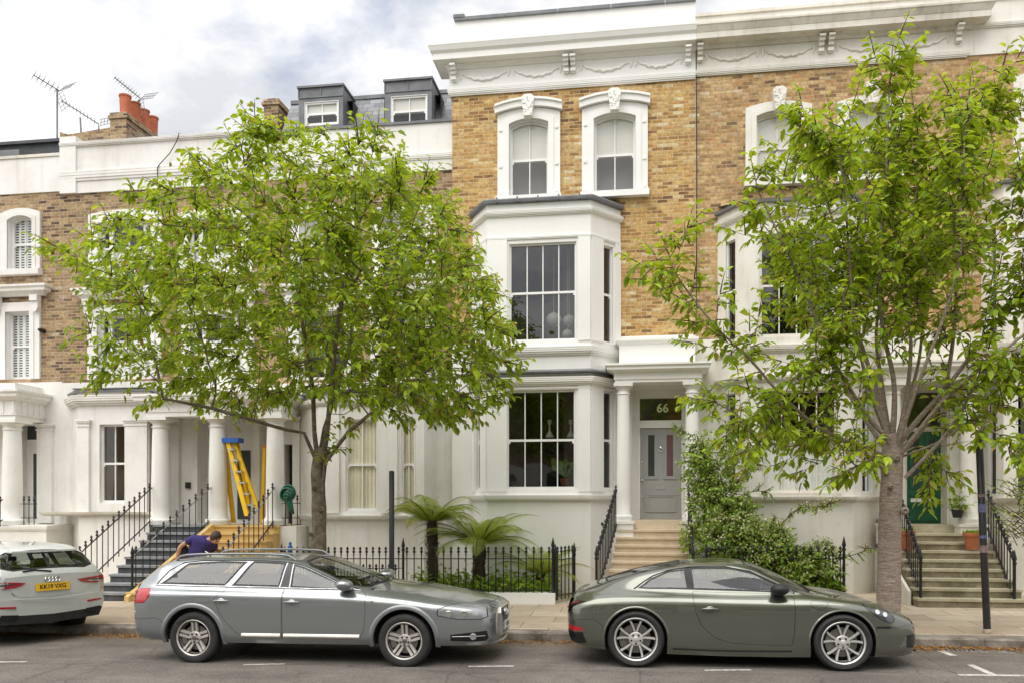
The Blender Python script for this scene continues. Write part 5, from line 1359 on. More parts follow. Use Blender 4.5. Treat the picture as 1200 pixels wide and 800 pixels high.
def build_car(name, loc, rot, label, S, x0, x1, spec):
    car = thing(name, loc, label, 'car', None, rot, local=True)
    polys = []; plan = []
    tscale = .28
    for p in spec['arches']: polys.append(('hole', arch_poly(S, *p)))
    for it in spec['panels']:                  # name, polygon, gap, kind: 'centre' or 'side', material, trim width
        nm, pl, gap, kind, mat, extra = it
        pl = dens(pl, .04, .12)
        if kind == 'glass' or kind == 'cglass':
            inner = shrink(pl, extra, extra/tscale); polys.append((nm, inner)); polys.append(('trim#'+nm, pl))
        else:
            inner = shrink(pl, gap, gap/tscale) if gap else pl; polys.append((nm, inner))
            if gap: polys.append(('gap', pl))
        plan.append((nm, kind, mat))
    V, tri = cut_skin(S, polys, x0, x1)
    g = tri.get('gap', []); body = [(tri['body'], 0, 0), (g, -.010, 1)]
    me = skin_mesh('body', S, V, body, [M[spec['paint']], M['trim']], both=True)
    b = put('body', me, car)
    for xe in (x0, x1):
        vs = end_cap(S, xe); mb = MB(); mb.add(vs, [list(range(len(vs)))]); put('bumper_face', mb.mesh('bumper_face', M[spec['paint']], 30), car)
    objs = {}
    for nm, kind, mat in plan:
        base = nm.split('#')[0]
        tr = tri.get('trim#'+nm, [])
        if kind in ('centre', 'cglass'):
            o = put(base, skin_mesh(base, S, V, [(tri.get(nm, []), -.003 if kind == 'cglass' else 0, 0), (tr, 0.0, 1)], [M[mat], M['matt']], both=True), car); objs[nm] = [o]
        else:
            objs[nm] = []
            for sg in (-1, 1):
                o = put(base, skin_mesh(base, S, V, [(tri.get(nm, []), -.003 if kind == 'glass' else 0, 0), (tr, 0.0, 1)], [M[mat], M['matt']], side=sg), car); objs[nm].append(o)
    return car, b, objs
# ------------------------------------------------------------------ grey estate car
AUDI = [
 (-1.07, (0.62,0.42),(0.67,0.52),(0.71,0.66),(0.7,0.82),(0.62,0.93),(0.58,0.96),(0.34,0.985),(0,0.99)),
 (-1.045, (0.71,0.36),(0.77,0.47),(0.8,0.65),(0.79,0.85),(0.71,0.965),(0.65,1.005),(0.38,1.03),(0,1.035)),
 (-.97, (0.78,0.33),(0.845,0.45),(0.87,0.64),(0.86,0.875),(0.775,0.99),(0.67,1.08),(0.39,1.115),(0,1.125)),
 (-.85, (0.82,0.315),(0.885,0.43),(0.905,0.64),(0.893,0.895),(0.8,1.005),(0.655,1.19),(0.38,1.23),(0,1.24)),
 (-.70, (0.85,0.3),(0.912,0.42),(0.925,0.64),(0.912,0.9),(0.812,1.013),(0.67,1.285),(0.38,1.335),(0,1.345)),
 (-.52, (0.86,0.295),(0.92,0.41),(0.931,0.63),(0.92,0.9),(0.82,1.015),(0.645,1.36),(0.36,1.405),(0,1.415)),
 (-.30, (0.862,0.29),(0.923,0.4),(0.933,0.63),(0.923,0.9),(0.825,1.012),(0.657,1.387),(0.363,1.428),(0,1.438)),
 (0, (0.865,0.285),(0.925,0.39),(0.934,0.62),(0.924,0.898),(0.83,1.005),(0.653,1.404),(0.363,1.444),(0,1.453)),
 (.6, (0.87,0.28),(0.922,0.38),(0.93,0.6),(0.92,0.885),(0.833,0.995),(0.653,1.407),(0.363,1.45),(0,1.46)),
 (1.15, (0.87,0.28),(0.92,0.38),(0.929,0.6),(0.918,0.875),(0.833,0.985),(0.655,1.387),(0.363,1.437),(0,1.447)),
 (1.40, (0.87,0.28),(0.92,0.38),(0.929,0.6),(0.918,0.87),(0.832,0.98),(0.665,1.337),(0.373,1.395),(0,1.41)),
 (1.75, (0.87,0.28),(0.92,0.38),(0.929,0.6),(0.918,0.862),(0.828,0.974),(0.7,1.19),(0.4,1.265),(0,1.285)),
 (2.10, (0.87,0.28),(0.92,0.38),(0.928,0.6),(0.916,0.853),(0.815,0.968),(0.745,1.025),(0.42,1.115),(0,1.14)),
 (2.35, (0.868,0.28),(0.92,0.38),(0.926,0.6),(0.912,0.845),(0.79,0.95),(0.69,0.972),(0.42,1.01),(0,1.025)),
 (2.60, (0.865,0.28),(0.917,0.38),(0.924,0.6),(0.908,0.835),(0.77,0.928),(0.63,0.957),(0.4,0.978),(0,0.985)),
 (2.833, (0.862,0.28),(0.912,0.38),(0.92,0.59),(0.902,0.82),(0.75,0.905),(0.61,0.935),(0.39,0.955),(0,0.962)),
 (3.15, (0.845,0.28),(0.895,0.375),(0.905,0.58),(0.878,0.775),(0.72,0.852),(0.57,0.88),(0.36,0.9),(0,0.907)),
 (3.42, (0.79,0.275),(0.84,0.365),(0.85,0.558),(0.815,0.74),(0.66,0.805),(0.52,0.83),(0.32,0.846),(0,0.852)),
 (3.62, (0.724,0.275),(0.777,0.36),(0.793,0.538),(0.756,0.71),(0.609,0.765),(0.473,0.787),(0.294,0.802),(0,0.808)),
 (3.74, (0.627,0.28),(0.683,0.36),(0.706,0.526),(0.672,0.685),(0.538,0.733),(0.414,0.753),(0.246,0.765),(0,0.771)),
 (3.80, (0.512,0.3),(0.573,0.38),(0.598,0.522),(0.561,0.66),(0.451,0.7),(0.342,0.715),(0.207,0.725),(0,0.73)),
]
def rex(T, wb, kr, kf, zb_=9, kz=1): return [((r[0]*kr if r[0] < 0 else wb+(r[0]-wb)*kf if r[0] > wb else r[0]),) + tuple((y, z if z < zb_ else zb_+(z-zb_)*kz) for y, z in r[1:]) for r in T]
KR, KF = .86, 1.16
AUDI = rex(AUDI, 2.833, KR, KF, .985, .84)
SA = Skin(AUDI)
def exz(pl, wb=2.833): return [((x*KR if x < 0 else wb+(x-wb)*KF if x > wb else x), z) for x, z in pl]
def ex(pl, wb=2.833): return [((x*KR if x < 0 else wb+(x-wb)*KF if x > wb else x), t) for x, t in pl]
tb = 4.0
WR = .339
def beltx(S, x, d=.06): return 4.0+d
gq = [(-.62, 4.10), (.40, 4.08), (.66, 4.90), (.30, 4.93), (-.20, 4.86)]       # rear quarter glass
gr_ = [(.49, 4.08), (1.15, 4.07), (1.20, 4.93), (.74, 4.93)]
gf = [(1.30, 4.07), (2.19, 4.06), (2.10, 4.62), (1.75, 4.80), (1.42, 4.91), (1.30, 4.93)]
def zt_(S, x, t): return (x, t)
doorR = sidepoly(SA, [(.40, .92), (.30, .86), (.36, .70), (.47, .55), (.60, .42), (.72, .36)]) + sidepoly(SA, [(1.22, .36), (1.225, .70)]) + [(1.225, 3.96), (.42, 3.96)]
doorF = sidepoly(SA, [(1.23, .36), (2.22, .36), (2.32, .46), (2.34, .70)]) + [(2.33, 3.55), (2.28, 3.96), (1.23, 3.96)]
bonnet = [(2.42, 7), (2.42, 5.6), (2.36, 4.35), (2.8, 4.12), (3.3, 4.1), (3.62, 4.35), (3.70, 5.2), (3.73, 7)]
wsA = [(1.38, 7), (1.40, 5.55), (1.52, 5.08), (1.80, 5.06), (2.12, 5.05), (2.30, 5.25), (2.36, 6.0), (2.40, 7)]
rwA = [(-.95, 7), (-.93, 5.5), (-.90, 5.12), (-.62, 5.14), (-.57, 5.6), (-.55, 7)]
lampA = sidepoly(SA, exz([(3.20, .735), (3.20, .655), (3.40, .61), (3.66, .60), (3.735, .63)])) + ex([(3.70, 4.05), (3.45, 3.92)])
tailA = sidepoly(SA, exz([(-1.04, .77), (-.80, .79), (-.70, .88)])) + ex([(-.74, 3.75), (-1.04, 3.75)])
sideinA = sidepoly(SA, exz([(3.34, .42), (3.34, .34), (3.70, .325), (3.735, .36), (3.72, .46)]))
fuelA = sidepoly(SA, [(.0, .875), (.0, .80), (.24, .80), (.24, .875)])
rearbump = sidepoly(SA, exz([(-1.062, .60), (-1.062, .34), (-.44, .30), (-.42, .36), (-.46, .52), (-.52, .575), (-.6, .60)]))
ax, ay = -5.78, 10.38
xr_ = wx(226, ay); audi_loc = (xr_, ay+.92, gz(xr_)-.015)
tilt = math.atan(.009)
audi, abody, ao = build_car('estate_car', audi_loc, (0, -tilt, 0), 'dusty grey estate car with roof rails parked in the middle', SA, -1.07*KR, 2.833+.967*KF, dict(paint='audi_paint',
    arches=[(0, WR, .405), (2.833, WR, .405)],
    panels=[('side_window#a', ex(gq), 0, 'glass', 'glass_car', .022), ('side_window#b', gr_, 0, 'glass', 'glass_car', .022), ('side_window#c', gf, 0, 'glass', 'glass_car', .022),
            ('pillar', [(1.165, 4.06), (1.285, 4.06), (1.285, 4.94), (1.215, 4.94)], 0, 'side', 'trim', 0), ('headlight', lampA, .012, 'side', 'lamp_clear', 0), ('tail_light', tailA, .006, 'side', 'lamp_red', 0), ('bumper_intake', sideinA, 0, 'side', 'trim', 0),
            ('door#r', doorR, .005, 'side', 'audi_paint', 0), ('door#f', doorF, .005, 'side', 'audi_paint', 0),
            ('rear_bumper', rearbump, .005, 'side', 'audi_clad', 0), ('fuel_flap', fuelA, .003, 'side', 'audi_paint', 0),
            ('windscreen', wsA, 0, 'cglass', 'glass_front', .03), ('rear_window', ex(rwA), 0, 'cglass', 'glass_car', .03), ('bonnet', ex(bonnet), .005, 'centre', 'audi_paint', 0)]))
shell_inner(SA, audi, -.85, 3.6, .70, 3.2)
for px_ in (0, 2.833): arch_lip(SA, audi, px_, WR, .40, .462, 'audi_clad')
wa_ = wheel_proto('wheel', WR, .225, .232, 5, 'alloy_dull', twin='par', sw=.036)
set_wheels(audi, wa_, [(0, -.80, WR, -1), (2.833, -.80, WR, -1), (0, .80, WR, 1), (2.833, .80, WR, 1)])
for x, y in ((.55, -.38), (.55, .38), (1.55, -.38), (1.55, .38)): seat(audi, x, y, .40, .86)
steering(audi, 1.95, .38, .92)
mb = MB(); mb.prism([(2.0, .75), (2.4, .75), (2.38, .98), (2.05, .95)], -.72, .72); put('dashboard', mb.mesh('dashboard', M['seat']), audi)
for sg in (1, -1):
    mb = MB(); mb.tube([Vector((p.x, p.y*sg, p.z)) for p in skin_line(SA, [(-.57+2.81*k/40, 4.03) for k in range(41)], .006)], .008, 6); put('window_strip', mb.mesh('window_strip', M['alu'], 60), audi)
    mb = MB(); pts = [Vector((p.x, p.y*sg, p.z)) for p in skin_line(SA, [(-.57, 4.04), (-.53, 4.3), (-.43, 4.62), (-.24, 4.90), (0, 4.96)] + [(.1+1.3*k/12, 4.965) for k in range(13)] + [(1.5, 4.94), (1.75, 4.86), (2.0, 4.75), (2.15, 4.6), (2.22, 4.3), (2.24, 4.04)], .003)]
    mb.tube(pts, .006, 5); put('window_strip', mb.mesh('window_strip', M['trim'], 60), audi)
    mb = MB(); rr_ = [(-.40+.0, 5.22, .002), (-.34, 5.22, .045), (-.25, 5.22, .055)] + [(-.1+1.2*k/10, 5.2, .055) for k in range(11)] + [(1.2, 5.2, .05), (1.3, 5.22, .002)]
    mb.tube([Vector(((SA.P(x, t)).x, (SA.P(x, t)).y*sg, SA.P(x, t).z+o)) for x, t, o in rr_], .016, 8); put('roof_rail', mb.mesh('roof_rail', M['audi_clad'], 60), audi)
    for xa_, xb_ in ((.68, 1.205), (1.25, 2.26)):      # bright sill mouldings low on the doors
        mb = MB(); n = 16; vs = []; fs = []
        for k in range(n+1):
            x = xa_+(xb_-xa_)*k/n
            for (z, o) in ((.360, .0), (.365, .016), (.38, .022), (.398, .016), (.415, .0)):
                t = SA.t_of_z(x, z); p = SA.P(x, t); vs.append((x, sg*(p.y+o), z))
        for k in range(n):
            for j in range(4): fs.append((k*5+j, k*5+j+1, (k+1)*5+j+1, (k+1)*5+j))
        fs += [(0, 1, 2, 3, 4), tuple(n*5+j for j in range(5))]
        mb.add(vs, fs); put('sill_moulding', mb.mesh('sill_moulding', M['alloy_dull'], 40), audi)
for i, sg in enumerate((-1, 1)):
    handle(ao['door#r'][i], SA, .40, .825, 'audi_paint', sg); handle(ao['door#f'][i], SA, 1.36, .815, 'audi_paint', sg)
mirror(audi, SA, 2.04, 1.025, 'audi_paint', s=1.35, reach=.18)
# nose: tall grille, emblem, plate, fog lamps, skid plate
def noseY(x): return 0
mb = MB()
gl = [(-.29, .70), (.29, .70), (.33, .63), (.25, .34), (-.25, .34), (-.33, .63)]
NX = .967*KF-.967
def nose(u, z): return 3.822 + NX - .10*(u*u) - max(0, z-.55)*.10 - max(0, .42-z)*.10
def nosemesh(name, outline, off, mat, parent, thick=.02, inner=None):
    vs = []; n = len(outline); mb = MB()
    if inner is None:
        vs = [(nose(u, z)+off, u, z) for u, z in outline] + [(nose(u, z)+off-thick, u, z) for u, z in outline]
        mb.add(vs, [list(range(n)), list(range(2*n-1, n-1, -1))] + [(i, n+i, n+(i+1) % n, (i+1) % n) for i in range(n)])
    else:
        vs = [(nose(u, z)+off, u, z) for u, z in outline] + [(nose(u, z)+off, u, z) for u, z in inner] + [(nose(u, z)+off-thick, u, z) for u, z in outline] + [(nose(u, z)+off-thick, u, z) for u, z in inner]
        for i in range(n):
            j = (i+1) % n; mb.add([], []); 
        fs = []
        for i in range(n):
            j = (i+1) % n; fs += [(i, j, n+j, n+i), (n+i, n+j, 3*n+j, 3*n+i), (i, 2*n+i, 2*n+j, j)]
        mb.add(vs, fs)
    o = put(name, mb.mesh(name, M[mat], 30), None); o.parent = parent; return o
def dense_out(pl, k=6): return [(pl[i][0]+(pl[(i+1) % len(pl)][0]-pl[i][0])*j/k, pl[i][1]+(pl[(i+1) % len(pl)][1]-pl[i][1])*j/k) for i in range(len(pl)) for j in range(k)]
go_ = dense_out(gl); gi_ = [(u*.92, .50+(z-.50)*.92) for u, z in go_]
gri = nosemesh('grille', gi_, .004, 'trim', audi, .04); nosemesh('grille_frame', go_, .018, 'alloy', gri, .05, gi_)
for k in range(10):
    z = .37+.03*k; w_ = .22+.05*k/9; sl = [(-w_+2*w_*i/10, z) for i in range(11)] + [(w_-2*w_*i/10, z+.012) for i in range(11)]
    nosemesh('grille_slat', sl, .012, 'disc', gri, .02)
ry = Matrix.Rotation(R(90), 4, 'Z')
plate(gri, 'LG56', 'plate_w', .50, .11, Matrix.Translation((3.848+NX, .0, .455)) @ ry, .085, eu=True)
rings(gri, Matrix.Translation((3.838+NX, 0, .625)) @ ry @ Matrix.Rotation(R(-14), 4, 'X'), .042)
for i, sg in enumerate((-1, 1)):
    mb = MB(); p = SA.P(3.70, SA.t_of_z(3.70, .39)); mb.lathe([(.045, .0), (.045, .02), (.035, .03), (.002, .025)], 16, (0, 0, 0), 'y'); mb.v = [(p.x+a, sg*(p.y+b-.005), p.z+c) for a, b, c in mb.v]; o = put('fog_light', mb.mesh('fog_light', M['lamp_clear'], 50), None); o.parent = ao['bumper_intake'][i]
    mb = MB(); mb.tube([Vector((q.x, q.y*sg, q.z)) for q in skin_line(SA, [(3.44+.40*k/8, SA.t_of_z(3.44+.40*k/8, .395)) for k in range(9)], .004)], .006, 5); o = put('intake_bar', mb.mesh('intake_bar', M['disc'], 50), None); o.parent = ao['bumper_intake'][i]
    # lamp internals
    for (x, z, r) in ((3.40, .675, .045), (3.58, .67, .05)):
        t = SA.t_of_z(x, z); p = SA.P(x, t); n = SA.nrm(x, t); mb = MB(); mb.lathe([(r, .0), (r*.8, .004), (.004, .006)], 16, (0, 0, 0), 'y'); mb.v = [(p.x+a, sg*(p.y+b), p.z+c) for a, b, c in mb.v]; o = put('lamp_reflector', mb.mesh('lamp_reflector', M['chrome'], 50), None); o.parent = ao['headlight'][i]
mb = MB(); mb.tube([(3.60+NX, -.60, .285), (3.72+NX, -.45, .27), (3.80+NX, -.2, .262), (3.81+NX, 0, .26), (3.80+NX, .2, .262), (3.72+NX, .45, .27), (3.60+NX, .60, .285)], [.02]*7, 8); put('skid_plate', mb.mesh('skid_plate', M['alloy'], 60), audi)
mb = MB(); mb.tube([(-.25, .0, 1.37), (-.31, 0, 1.42)], [.03, .01], 8); put('aerial_fin', mb.mesh('aerial_fin', M['audi_paint'], 60), audi)
mb = MB(); mb.tube([Vector((q.x, -q.y, q.z)) for q in skin_line(SA, [(2.30, 5.4), (2.30, 6.0), (2.26, 6.7)], .012)], .009, 5); put('wiper', mb.mesh('wiper', M['trim']), audi)
mb = MB(); mb.tube(skin_line(SA, [(2.33, 6.9), (2.25, 6.0), (2.14, 5.4)], .012), .009, 5); put('wiper', mb.mesh('wiper', M['trim']), audi)
bt = text_mesh('V6', .05, .001, 'badge'); bt.materials.append(M['chrome']); p = SA.P(2.42, SA.t_of_z(2.42, .83)); o = put('badge', bt, audi); o.location = (2.42, -p.y-.004, .83); o.rotation_euler = (R(84), 0, 0)

# ------------------------------------------------------------------ grey-green sports coupe
POR = [
 (-1.06, (0.5,0.4),(0.56,0.48),(0.58,0.57),(0.56,0.65),(0.47,0.7),(0.38,0.715),(0.24,0.72),(0,0.72)),
 (-1.03, (0.62,0.33),(0.69,0.42),(0.715,0.56),(0.69,0.69),(0.58,0.755),(0.46,0.78),(0.28,0.787),(0,0.79)),
 (-.95, (0.72,0.28),(0.79,0.38),(0.815,0.56),(0.79,0.735),(0.66,0.815),(0.52,0.85),(0.31,0.862),(0,0.866)),
 (-.80, (0.8,0.245),(0.86,0.36),(0.883,0.56),(0.857,0.77),(0.715,0.862),(0.56,0.912),(0.33,0.928),(0,0.933)),
 (-.55, (0.85,0.22),(0.905,0.34),(0.92,0.555),(0.896,0.805),(0.75,0.905),(0.57,0.975),(0.34,0.998),(0,1.005)),
 (-.25, (0.87,0.2),(0.918,0.325),(0.928,0.545),(0.906,0.82),(0.755,0.93),(0.56,1.055),(0.335,1.088),(0,1.098)),
 (.05, (0.875,0.185),(0.917,0.31),(0.924,0.53),(0.903,0.822),(0.75,0.94),(0.575,1.122),(0.343,1.162),(0,1.173)),
 (.4, (0.865,0.17),(0.9,0.29),(0.906,0.5),(0.886,0.812),(0.742,0.94),(0.593,1.184),(0.35,1.228),(0,1.24)),
 (.8, (0.85,0.158),(0.878,0.27),(0.884,0.48),(0.866,0.8),(0.736,0.932),(0.587,1.229),(0.345,1.274),(0,1.287)),
 (1.15, (0.842,0.15),(0.866,0.26),(0.872,0.47),(0.86,0.79),(0.735,0.924),(0.59,1.231),(0.345,1.28),(0,1.297)),
 (1.40, (0.842,0.15),(0.866,0.26),(0.872,0.47),(0.859,0.786),(0.735,0.92),(0.61,1.189),(0.36,1.25),(0,1.268)),
 (1.70, (0.845,0.15),(0.87,0.262),(0.875,0.475),(0.863,0.782),(0.737,0.912),(0.65,1.062),(0.383,1.14),(0,1.16)),
 (1.95, (0.85,0.155),(0.875,0.27),(0.883,0.48),(0.87,0.784),(0.742,0.9),(0.685,0.945),(0.41,1.02),(0,1.04)),
 (2.15, (0.857,0.16),(0.882,0.28),(0.89,0.49),(0.877,0.788),(0.748,0.885),(0.64,0.878),(0.4,0.915),(0,0.93)),
 (2.45, (0.857,0.165),(0.885,0.285),(0.893,0.49),(0.877,0.772),(0.745,0.852),(0.58,0.825),(0.36,0.828),(0,0.835)),
 (2.75, (0.83,0.165),(0.866,0.28),(0.878,0.47),(0.862,0.728),(0.73,0.805),(0.55,0.778),(0.34,0.775),(0,0.78)),
 (3.0, (0.78,0.165),(0.822,0.27),(0.838,0.45),(0.815,0.672),(0.685,0.745),(0.52,0.725),(0.31,0.722),(0,0.726)),
 (3.2, (0.7,0.165),(0.755,0.255),(0.775,0.43),(0.745,0.6),(0.61,0.668),(0.47,0.668),(0.28,0.67),(0,0.673)),
 (3.35, (0.59,0.17),(0.645,0.25),(0.668,0.41),(0.64,0.545),(0.51,0.6),(0.4,0.61),(0.24,0.615),(0,0.618)),
 (3.43, (0.46,0.18),(0.515,0.255),(0.54,0.39),(0.51,0.5),(0.4,0.545),(0.31,0.555),(0.19,0.56),(0,0.563)),
 (3.46, (0.36,0.2),(0.42,0.27),(0.44,0.38),(0.41,0.465),(0.32,0.5),(0.25,0.51),(0.15,0.515),(0,0.517)),
]
PKR, PKF = .82, .93
POR = rex(POR, 2.45, PKR, PKF)
SP = Skin(POR)
def pz(pl): return [((x*PKR if x < 0 else 2.45+(x-2.45)*PKF if x > 2.45 else x), t) for x, t in pl]
py_ = 10.62
xp = wx(745.5, py_); por_loc = (xp, py_+.92, gz(xp))
WF, WB = .338, .350
pq = [(.02, 4.16), (.16, 4.10), (.66, 4.07), (.62, 4.92), (.40, 4.90), (.18, 4.62)]
pf = [(.70, 4.07), (1.93, 4.05), (1.92, 4.40), (1.72, 4.70), (1.45, 4.86), (1.10, 4.93), (.67, 4.93)]
doorP = sidepoly(SP, [(.70, .84), (.72, .70), (.80, .52), (.95, .38), (1.15, .315), (1.40, .30), (1.86, .295), (1.885, .40), (1.905, .70)]) + [(1.90, 3.55), (1.84, 3.97), (1.2, 3.965), (.70, 3.965)]
wsP = [(1.33, 7), (1.35, 5.55), (1.46, 5.10), (1.70, 5.07), (1.92, 5.06), (2.10, 5.35), (2.17, 6.2), (2.19, 7)]
rwP = pz([(-.50, 7), (-.46, 5.6), (-.35, 5.25), (.10, 5.20), (.50, 5.28), (.56, 5.7), (.58, 7)])
lidP = pz([(-.97, 7), (-.955, 5.4), (-.90, 5.0), (-.60, 5.0), (-.54, 5.5), (-.53, 7)])
hoodP = pz([(2.25, 7), (2.25, 5.9), (2.18, 5.15), (2.6, 4.95), (3.0, 5.0), (3.22, 5.3), (3.27, 6.2), (3.27, 7)])
def oval(cx_, ct_, rx, rt, n=28, sk=0): return [(cx_+rx*math.cos(a)+sk*math.sin(a), ct_+rt*math.sin(a)) for a in np.linspace(0, 2*math.pi, n, endpoint=False)]
lampP = pz(oval(2.90, 3.2, .17, .66, sk=-.11))
fuelP = oval(2.18, SP.t_of_z(2.18, .80), .105, .30)
tailP = pz([(-1.05, 3.35), (-.98, 3.22), (-.82, 3.12), (-.74, 3.22), (-.85, 3.48), (-1.05, 3.72)])
tailP2 = pz([(-1.052, 3.55), (-.98, 3.44), (-.86, 3.33), (-.86, 3.40), (-1.052, 3.66)])
refP = sidepoly(SP, pz([(-1.045, .475), (-.80, .445), (-.80, .482), (-1.045, .525)]))
diffP = sidepoly(SP, pz([(-1.045, .46), (-.80, .43), (-.74, .29), (-.95, .28), (-1.045, .34)]))
intP = sidepoly(SP, pz([(3.26, .42), (3.26, .27), (3.40, .25), (3.452, .30), (3.452, .40)]))
sideP = sidepoly(SP, pz([(2.86, .535), (2.86, .515), (3.03, .505), (3.06, .52), (3.03, .535)]))
quartP = sidepoly(SP, [(.45, .225), (1.86, .215), (1.86, .24), (.45, .25)])
por, pbody, po = build_car('sports_coupe', por_loc, (0, -tilt, 0), 'grey green sports coupe with silver spoked wheels parked on the right', SP, -1.06*PKR, 2.45+1.01*PKF, dict(paint='porsche_paint',
    arches=[(0, WB, .392), (2.45, WF, .385)],
    panels=[('side_window#a', pq, 0, 'glass', 'glass_car', .024), ('side_window#b', pf, 0, 'glass', 'glass_car', .024),
            ('pillar', [(.66, 4.07), (.70, 4.07), (.675, 4.95), (.615, 4.95)], 0, 'side', 'matt', 0), ('headlight', lampP, .007, 'side', 'lamp_dark', 0), ('light_strip', tailP2, 0, 'side', 'lamp_red', 0), ('tail_light', tailP, .004, 'side', 'trim', 0), ('reflector', refP, 0, 'side', 'lamp_red', 0), ('rear_vent', diffP, 0, 'side', 'trim', 0),
            ('front_intake', intP, 0, 'side', 'trim', 0), ('side_marker', sideP, 0, 'side', 'trim', 0), ('sill_line', quartP, 0, 'side', 'matt', 0),
            ('front_bumper', sidepoly(SP, [(2.83, .51), (2.835, .22), (3.25, .19), (3.375, .24), (3.375, .47), (3.30, .53), (3.1, .515)]), .004, 'side', 'porsche_paint', 0), ('rear_bumper', sidepoly(SP, [(-.855, .57), (-.5, .60), (-.40, .50), (-.385, .26), (-.7, .27), (-.855, .40)]), .004, 'side', 'porsche_paint', 0),
            ('door', doorP, .005, 'side', 'porsche_paint', 0), ('fuel_flap', fuelP, .004, 'side', 'porsche_paint', 0),
            ('windscreen', wsP, 0, 'cglass', 'glass_front', .03), ('rear_window', rwP, 0, 'cglass', 'glass_car', .03), ('engine_lid', lidP, .006, 'centre', 'porsche_paint', 0), ('bonnet', hoodP, .005, 'centre', 'porsche_paint', 0)]))
shell_inner(SP, por, -.7, 3.1, .70, 3.0)
arch_lip(SP, por, 0, WB, .385, .415, 'porsche_paint', .008); arch_lip(SP, por, 2.45, WF, .378, .405, 'porsche_paint', .008)
wr_ = wheel_proto('wheel', WB, .29, .262, 5, 'alloy', twin='vee', sw=.026, hub_r=.08); wf_ = wheel_proto('wheel', WF, .24, .252, 5, 'alloy', twin='vee', sw=.026, hub_r=.08)
set_wheels(por, wr_, [(0, -.775, WB, -1), (0, .775, WB, 1)]); set_wheels(por, wf_, [(2.45, -.78, WF, -1), (2.45, .78, WF, 1)])
for x, y in ((1.1, -.36), (1.1, .36), (.45, -.32), (.45, .32)): seat(por, x, y, .26 if x > 1 else .42, .98 if x > 1 else .55)
steering(por, 1.62, .36, .80)
mb = MB(); mb.prism([(1.65, .6), (2.1, .6), (2.08, .88), (1.72, .86)], -.66, .66); put('dashboard', mb.mesh('dashboard', M['seat']), por)
for i, sg in enumerate((-1, 1)): handle(po['door'][i], SP, .90, .725, 'porsche_paint', sg, .2)
mirror(por, SP, 1.70, .955, 'matt', s=1.3, reach=.19)
for sg in (1, -1):
    mb = MB(); mb.tube([Vector((p.x, p.y*sg, p.z)) for p in skin_line(SP, [(-.02, 4.12), (.1, 4.5), (.22, 4.75), (.4, 4.93)] + [(.5+.6*k/6, 4.97) for k in range(7)] + [(1.4, 4.9), (1.7, 4.75), (1.95, 4.45)], .004)], .006, 6); put('window_strip', mb.mesh('window_strip', M['trim'], 60), por)
mb = MB(); mb.box(3.36, 3.395, -.34, .34, .27, .36); mb.box(3.32, 3.40, -.44, .44, .18, .20); put('lower_grille', mb.mesh('lower_grille', M['trim']), por)
mb = MB(); mb.tube([(-.43, -.5, .985), (-.49, -.3, .99), (-.51, 0, .995), (-.49, .3, .99), (-.43, .5, .985)], .012, 6); put('spoiler', mb.mesh('spoiler', M['trim'], 60), por)
mb = MB(); mb.box(-.882, -.85, -.48, .48, .69, .705); put('light_bar', mb.mesh('light_bar', M['lamp_red']), por)
mb = MB(); mb.tube([Vector((q.x, -q.y, q.z)) for q in skin_line(SP, [(2.14, 5.7), (2.12, 6.2), (2.08, 6.7)], .012)], .009, 5); put('wiper', mb.mesh('wiper', M['trim']), por)
for i, sg in enumerate((-1, 1)):
    t0 = 3.2
    for dx_, dt_ in ((-.09, .22), (.0, .18), (-.02, -.16), (.07, -.22)):
        p = SP.P(2.87+dx_, t0+dt_); n = SP.nrm(2.87+dx_, t0+dt_); mb = MB(); mb.tube([Vector((p.x, p.y*sg, p.z)), Vector((p.x+n.x*.003, (p.y+n.y*.003)*sg, p.z+n.z*.003))], .03, 12); o = put('lamp_reflector', mb.mesh('lamp_reflector', M['chrome'], 40), None); o.parent = po['headlight'][i]

